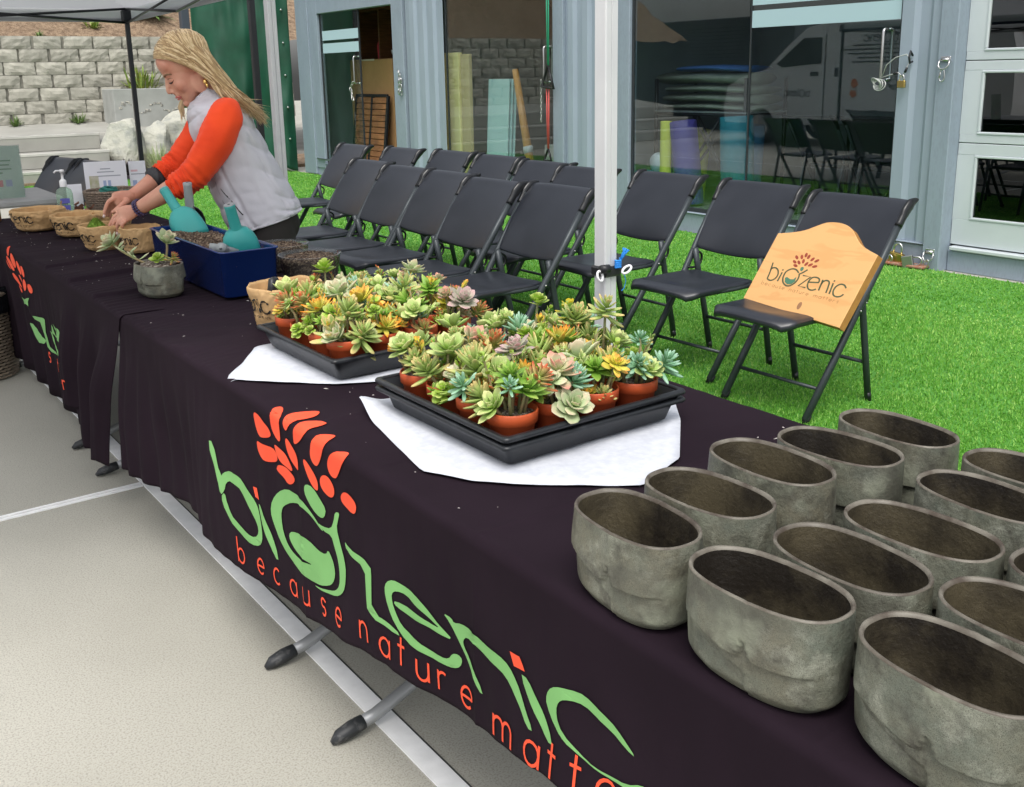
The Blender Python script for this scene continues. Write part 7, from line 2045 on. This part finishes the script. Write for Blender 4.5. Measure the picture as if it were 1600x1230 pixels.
# ---- face details
mb = MB(); mb.tube(catmull([tuple(H(.121, .017, .025)), tuple(H(.117, .028, .0215)), tuple(H(.109, .040, .024)), tuple(H(.101, .047, .029))], 4), [.0024, .0034, .0038, .004, .0042, .0044, .0044, .0042, .004, .004, .0036, .003, .002], 6); mb.build('eyelashes', m_lash, pe)
mb = MB(); mb.tube(catmull([tuple(H(.121, .014, .052)), tuple(H(.120, .028, .058)), tuple(H(.111, .043, .058)), tuple(H(.100, .054, .051))], 4), [(.0028, .0052)] * 13, 6); mb.build('eyebrow', m_brow, pe)
mb = MB(); mb.tube(catmull([tuple(H(.1335, .0, -.0365)), tuple(H(.131, .010, -.036)), tuple(H(.124, .020, -.039)), tuple(H(.119, .0255, -.0425))], 3), [.004, .004, .004, .0038, .0036, .0034, .003, .0025, .002, .0015], 6); mb.build('lip', m_lip, pe)
mb = MB(); mb.tube(catmull([tuple(H(.131, .0, -.0465)), tuple(H(.129, .009, -.047)), tuple(H(.123, .018, -.0455)), tuple(H(.119, .0245, -.043))], 3), [.0042, .0042, .0042, .004, .0038, .0034, .003, .0025, .002, .0015], 6); mb.build('lip', m_lip, pe)
mb = MB(); mb.tube(catmull([tuple(H(.1185, .018, .036)), tuple(H(.116, .030, .0405)), tuple(H(.108, .042, .038)), tuple(H(.1, .048, .032))], 4), .0014, 5); mb.build('eyelid_crease', m_brow, pe)
mb = MB(); mb.ball(H(.1385, .0095, -.0145), (.0035, .0028, .0022), 8, 6, M=HM); mb.build('nostril', m_lash, pe)
# ---- earring
er = MB(); c = H(-.004, .088, -.022)
for j, (dz, r) in enumerate(((0, .007), (.012, .010), (.026, .012), (.040, .009))):
    er.ball(c - ZUP * dz + PT * .002 + PR * (.003 if j % 2 else -.003), (r * .75, r * .75, r * .95), 10, 7)
er.build('earring', m_gold, pe)
# ---- hair: scalp cap and long locks
mb = MB(); rows, cols = 36, 48; keep = []
vs = []
def capp(th, ph): return (.014 + .110 * math.sin(th) * math.cos(ph), .084 * math.sin(th) * math.sin(ph), .068 + .105 * math.cos(th))
for i in range(rows + 1):
    for j in range(cols): vs.append(capp(math.pi * .93 * i / rows, 2 * math.pi * j / cols))
def inhair(p):
    f, s, u = p
    if f < -.005: return u > -.10 + .05 * max(0, (abs(s) - .05) / .04) and (u > -.03 or f < -.03)
    if abs(s) < .02: return u > .128
    return u > pl([-.005, .043, .08, .12], [.034, .05, .112, .135], f)
fs = []
for i in range(rows):
    for j in range(cols):
        q = (i * cols + j, i * cols + (j + 1) % cols, (i + 1) * cols + (j + 1) % cols, (i + 1) * cols + j)
        if all(inhair(vs[k]) for k in q): fs.append(q)
mb.add([H(*p) for p in vs], fs)
rng = random.Random(12)
def lock(pts, r, n=7):
    P = [V3(p) for p in catmull(pts, 5)]; m = len(P); lift = rng.uniform(1.0, 1.06)
    for i in range(m):                                   # keep the lock outside the skull
        d_ = P[i] - HO; f_, s_, u_ = d_.dot(HF) - .014, d_.dot(HS), d_.dot(HU) - .068
        q_ = math.sqrt((f_ / .112) ** 2 + (s_ / .087) ** 2 + (u_ / .107) ** 2)
        if q_ < lift and u_ > -.075: P[i] = HO + HF * (.014 + f_ / q_ * lift) + HS * (s_ / q_ * lift) + HU * (.068 + u_ / q_ * lift)
    R_ = []
    for i in range(m):
        t = i / (m - 1); k = min(1, t * 5 + .45) * (1 - sstep(.62, 1.0, t) * .93); R_.append((r * .45 * k, r * k))
    mb.tube(P, R_, n, up=tuple(PT))
def jit(p, a): return tuple(V3(p) + Vector((rng.uniform(-a, a), rng.uniform(-a, a), rng.uniform(-a, a))))
A0, A1, A2, A3, A4, A5 = [(0.5434, 4.1615, 1.5175), (0.5706, 4.1724, 1.5584), (0.6109, 4.1623, 1.5932), (0.6511, 4.1468, 1.6069), (0.6953, 4.1297, 1.5889)], [(0.5635, 4.1076, 1.5161), (0.5832, 4.0958, 1.5352), (0.6154, 4.0876, 1.5593), (0.6543, 4.0812, 1.5695), (0.7047, 4.0832, 1.5486)], [(0.6227, 4.0655, 1.4869), (0.6378, 4.0532, 1.4991), (0.6645, 4.0430, 1.5091), (0.6957, 4.0384, 1.5053), (0.7347, 4.0502, 1.4769)], [(0.6882, 4.0359, 1.4350), (0.7050, 4.0209, 1.4346), (0.7275, 4.0122, 1.4306), (0.7509, 4.0171, 1.4196), (0.7813, 4.0322, 1.3975)], [(0.7364, 4.0013, 1.3666), (0.7558, 3.9831, 1.3662), (0.7784, 3.9744, 1.3606), (0.8030, 3.9809, 1.3506), (0.8263, 4.0041, 1.3352)], [(0.8132, 3.9716, 1.2892), (0.8330, 3.9533, 1.2924), (0.8525, 3.9458, 1.2846), (0.8675, 3.9560, 1.2729), (0.8840, 3.9711, 1.2536)]
def samp(L, t):
    x = t * (len(L) - 1); i = min(int(x), len(L) - 2); return V3(L[i]).lerp(V3(L[i + 1]), x - i)
for k in range(800):
    t = rng.random(); e = rng.uniform(.75, 1.12)
    p = [samp(L, min(1, max(0, t + rng.uniform(-.10, .10)))) for L in (A0, A1, A2, A3, A4, A5)]
    dep = rng.uniform(-.03, .004)
    q = []
    for i, x in enumerate(p):
        a = (.004, .004, .005, .008, .014, .022)[i]
        q.append(tuple(x + PT * dep * (.2, .25, .35, .8, 1.2, 1.3)[i] + Vector((rng.uniform(-a, a), rng.uniform(-a, a), rng.uniform(-a, a)))))
    if e < .9: q[-1] = tuple(V3(q[-2]).lerp(V3(q[-1]), .5))
    mb.cur = rng.choice((0, 0, 1, 1, 2)); lock(q, rng.uniform(.002, .0058))
mb.cur = 1
# fly-away strands and the lock on the far side of the face
for k in range(60):
    t = rng.random(); q = [jit(samp(L, t), .008) for L in (A2, A3, A4, A5)]; q[-1] = jit(V3(q[-1]) + ZUP * rng.uniform(-.02, .05) + PR * rng.uniform(0, .03), .015); lock(q, .0016, 5)
for k in range(14):
    lock([jit((0.5840, 4.2048, 1.5523), .006), jit((0.5613, 4.2242, 1.5209), .005), jit((0.5646, 4.2391, 1.4854), .005), jit((0.5810, 4.2488, 1.4420), .006)], .0042)
for k in range(12):
    lock([jit((0.6833, 4.2254, 1.4291), .008), jit((0.6580, 4.2459, 1.3709), .008), jit((0.6423, 4.2573, 1.3269), .01), jit((0.6439, 4.2567, 1.2673), .012)], .0045)
mb.build('hair', [m_hair, m_hair_l, m_hair_d], pe)

# ---- vest
LV = [  # front, back (world), half width side to side
 ((0.7562, 4.1169, 0.8053), (1.0319, 4.0105, 0.8874), .195), ((0.7345, 4.1253, 0.8477), (1.0261, 4.0128, 0.9089), .195), ((0.7058, 4.1364, 0.9378), (1.0044, 4.0211, 0.9607), .185), ((0.6785, 4.1469, 1.0228), (0.9612, 4.0378, 1.0553), .175), ((0.6582, 4.1547, 1.1213), (0.9098, 4.0576, 1.1714), .178),
 ((0.6403, 4.1616, 1.2110), (0.8777, 4.0700, 1.2549), .188), ((0.6332, 4.1643, 1.2847), (0.8510, 4.0803, 1.3114), .185), ((0.6363, 4.1631, 1.3211), (0.8063, 4.0976, 1.3494), .155), ((0.6430, 4.1606, 1.3369), (0.7642, 4.1138, 1.3724), .105), ((0.6516, 4.1573, 1.3440), (0.7421, 4.1223, 1.3897), .074), ((0.6621, 4.1532, 1.3510), (0.7232, 4.1296, 1.4046), .066)]
def vest_fn(a, w):
    """a: angle (0 = back, 90deg = her left/camera side), w: 0 hem .. 1 collar"""
    x = w * (len(LV) - 1); i = min(int(x), len(LV) - 2); f = x - i
    def g(k):
        seq = [LV[max(i - 1, 0)][k], LV[i][k], LV[i + 1][k], LV[min(i + 2, len(LV) - 1)][k]]
        if k == 2: seq = [(s,) for s in seq]
        p0, p1, p2, p3 = seq
        return [.5 * ((2 * p1[d]) + (-p0[d] + p2[d]) * f + (2 * p0[d] - 5 * p1[d] + 4 * p2[d] - p3[d]) * f * f + (-p0[d] + 3 * p1[d] - 3 * p2[d] + p3[d]) * f ** 3) for d in range(len(p1))]
    Fp, Bp, hw = V3(g(0)), V3(g(1)), g(2)[0]
    c = (Fp + Bp) / 2; ax = (Bp - Fp) / 2
    ca, sa = math.cos(a), math.sin(a); p_ = 2.5
    u = math.copysign(abs(ca) ** (2 / p_), ca); v = math.copysign(abs(sa) ** (2 / p_), sa)
    # quilting: puffs between stitched lines, strongest on the back and front panels
    panel = .12 + .88 * sstep(.30, .6, abs(ca))
    tilt = .03 * math.cos(2 * a) + .012 * math.sin(3 * a)
    puff = (abs(math.sin(math.pi * (w + tilt) * 10.0)) ** .4 - .75) * .011 * panel * (1 - sstep(.62, .75, w)) + (.5 * abs(math.sin(math.pi * w * 26)) * .004 if w > .8 else 0)
    puff += .005 * fbm(ca * 2.5 + 3, sa * 2.5, w * 8) + .003 * fbm(ca * 7, sa * 7, w * 22)
    seam = .008 * math.exp(-((a - 1.95 - .5 * (w - .3)) / .035) ** 2) * (1 - sstep(.5, .6, w)) + .006 * math.exp(-((a - .95) / .03) ** 2) * (1 - sstep(.5, .62, w))
    L = ax.length
    return c + ax * u * (1 + (puff - seam) / L) + PT * v * (hw + puff - seam)
mb = MB(); N, Mv = 120, 130
mb.loft([[vest_fn(2 * math.pi * k / N, j / (Mv - 1)) for k in range(N)] for j in range(Mv)], cap=(False, False))
hemr = [vest_fn(2 * math.pi * k / N, 0) for k in range(N)]; hc = sum(hemr, Vector()) / N
mb.loft([hemr, [hc + (p - hc) * .95 + (p - hc).normalized() * 0 - ZUP * .004 for p in hemr], [hc + (p - hc) * .90 + ZUP * .03 for p in hemr]], cap=(False, False))
colr = [vest_fn(2 * math.pi * k / N, 1) for k in range(N)]; cc_ = sum(colr, Vector()) / N
mb.loft([colr, [cc_ + (p - cc_) * .93 + ZUP * .004 for p in colr], [cc_ + (p - cc_) * .85 - ZUP * .05 for p in colr]], cap=(False, False))
mb.build('vest', m_vest, pe)
def vest_line(name, pts, r, m, off=.002):
    mb = MB(); out = []
    for a, w in catmull(pts, 5):
        p = vest_fn(a, w); e = .01; nn = (vest_fn(a + e, w) - vest_fn(a - e, w)).cross(vest_fn(a, w + e) - vest_fn(a, w - e)).normalized(); out.append(p + nn * off)
    mb.tube(out, r, 6); return mb.build(name, m, pe)
vest_line('front_zip', [(math.pi - .02, .01), (math.pi - .02, .3), (math.pi - .02, .6), (math.pi - .02, .98)], .004, m_vseam)
vest_line('pocket_zip', [(1.95, .14), (2.08, .20), (2.22, .27)], .0042, m_vdark, .003)
vest_line('side_seam', [(2.45, .02), (2.4, .15), (2.36, .3), (2.30, .42)], .0025, m_vseam); vest_line('hem_line', [(.6, .035), (1.2, .035), (1.8, .035), (2.6, .035)], .002, m_vseam)
print_on('brand_patch', [[(1.60, .055), (1.86, .055), (1.86, .085), (1.60, .085)]], vest_fn, m_vdark, pe, off=.003, maxlen=.03)
print_on('brand_patch_text', [[(1.63, .062), (1.83, .062), (1.83, .078), (1.63, .078)]], vest_fn, m_vseam, pe, off=.0042, maxlen=.03)
# ---- sweater sleeves
def sleeve(name, pts, radii, seed, squash=1.0):
    mb = MB(); P = catmull([tuple(p) for p in pts], 12); R_ = [r[0] for r in catmull([(r,) for r in radii], 12)]
    m = len(P); rings = []; prev = None
    for i in range(m):
        t_ = (V3(P[min(i + 1, m - 1)]) - V3(P[max(i - 1, 0)])).normalized()
        x = (PT if prev is None else prev); x = (x - t_ * x.dot(t_)).normalized(); prev = x; y = t_.cross(x); ring = []
        s = i / (m - 1)
        for k in range(40):
            a = 2 * math.pi * k / 40
            wr = .0065 * (lambda q: abs(q) * 2 - 1)(math.sin(s * 62 + 2.2 * math.sin(a + seed) + 3 * fbm(s * 6, math.cos(a) * 1.5, seed)) )* (sstep(.45, .85, s) * 1.1 + .14) + .006 * fbm(math.cos(a) * 2, math.sin(a) * 2 + seed, s * 7)
            ring.append(V3(P[i]) + (x * math.cos(a) * squash + y * math.sin(a)) * (R_[i] + wr))
        rings.append(ring)
    last = rings[-1]; lc = sum(last, Vector()) / 40
    rings.append([lc + (p - lc) * .93 for p in last]); rings.append([lc + (p - lc) * .8 + (V3(P[-8]) - V3(P[-1])) * .4 for p in last])
    mb.loft(rings, cap=(True, False)); return mb.build(name, m_orange, pe)
sleeve('sleeve', [V3((0.7397, 3.9946, 1.3059)), V3((0.7098, 3.9579, 1.2792)), V3((0.6619, 3.9550, 1.1890)), V3((0.6020, 3.9888, 1.0906)), V3((0.5657, 4.0243, 1.0439)), V3((0.5206, 4.0685, 1.0098))], [.055, .070, .070, .061, .054, .046], 1)
sleeve('sleeve', [V3((0.7771, 4.2375, 1.3076)), V3((0.7748, 4.2866, 1.2764)), V3((0.7272, 4.3264, 1.1930)), V3((0.6513, 4.3503, 1.0997)), V3((0.6052, 4.3520, 1.0639)), V3((0.5502, 4.3464, 1.0350))], [.060, .074, .070, .060, .053, .046], 4)
# black cuff and bead bracelet
mb = MB(); c0, c1_ = V3((0.5527, 4.3466, 1.0364)), V3((0.5162, 4.3424, 1.0148)); ax = (c1_ - c0).normalized()
xx = (PT - ax * PT.dot(ax)).normalized(); yy = ax.cross(xx); rings = []
for j in range(8):
    t_ = j / 7; rr = .044 + .008 * math.sin(math.pi * t_); rings.append([c0.lerp(c1_, t_) + (xx * math.cos(a) + yy * math.sin(a)) * (rr + .004 * math.sin(9 * a + j * 1.7) + .003 * fbm(math.cos(a) * 5, math.sin(a) * 5, j)) for a in [2 * math.pi * k / 36 for k in range(36)]])
mb.loft(rings); mb.build('cuff', m_vdark, pe)
mb = MB(); c0 = V3((0.4027, 4.1868, 0.9258)); ax = (V3((0.4391, 4.1481, 0.9528)) - c0).normalized(); xx = (PT - ax * PT.dot(ax)).normalized(); yy = ax.cross(xx)
for j in range(2):
    for k in range(20):
        a = 2 * math.pi * k / 20; mb.ball(c0 + ax * (.012 * j) + (xx * math.cos(a) + yy * math.sin(a)) * .0325, .0058, 8, 6)
mb.build('bracelet', m_bead, pe)['kind'] = 'stuff'
# ---- trousers and shoes
mb = MB()
hc = V3((0.9033, 4.0601, 0.8298))
for d in (.088, -.088):
    c = hc + PT * d
    chain(mb, [c + ZUP * .05, c - ZUP * .1, Vector((c.x, c.y, .48)) - PR * .02, Vector((c.x, c.y, .25)), Vector((c.x, c.y, .075))], [.092, .104, .078, .066, .062], 20)
mb.ball(hc + ZUP * .0, (.125, .155, .11), 24, 14)
o = mb.build('trousers', m_pants, pe); remesh(o, .009, 4)
for d in (.088, -.088):
    c = hc + PT * d; mb = MB()
    rings = []
    for t_, w_, h_ in ((-.10, .028, .05), (-.08, .036, .075), (0, .040, .085), (.08, .044, .06), (.14, .042, .045), (.175, .025, .03)):
        p = Vector((c.x, c.y, .013)) - PR * t_; rings.append([p + PT * w_ * math.cos(a) + ZUP * max(0, h_ * math.sin(a)) for a in [2 * math.pi * k / 16 for k in range(16)]])
    mb.loft(rings); mb.build('shoe', m_blk, pe)
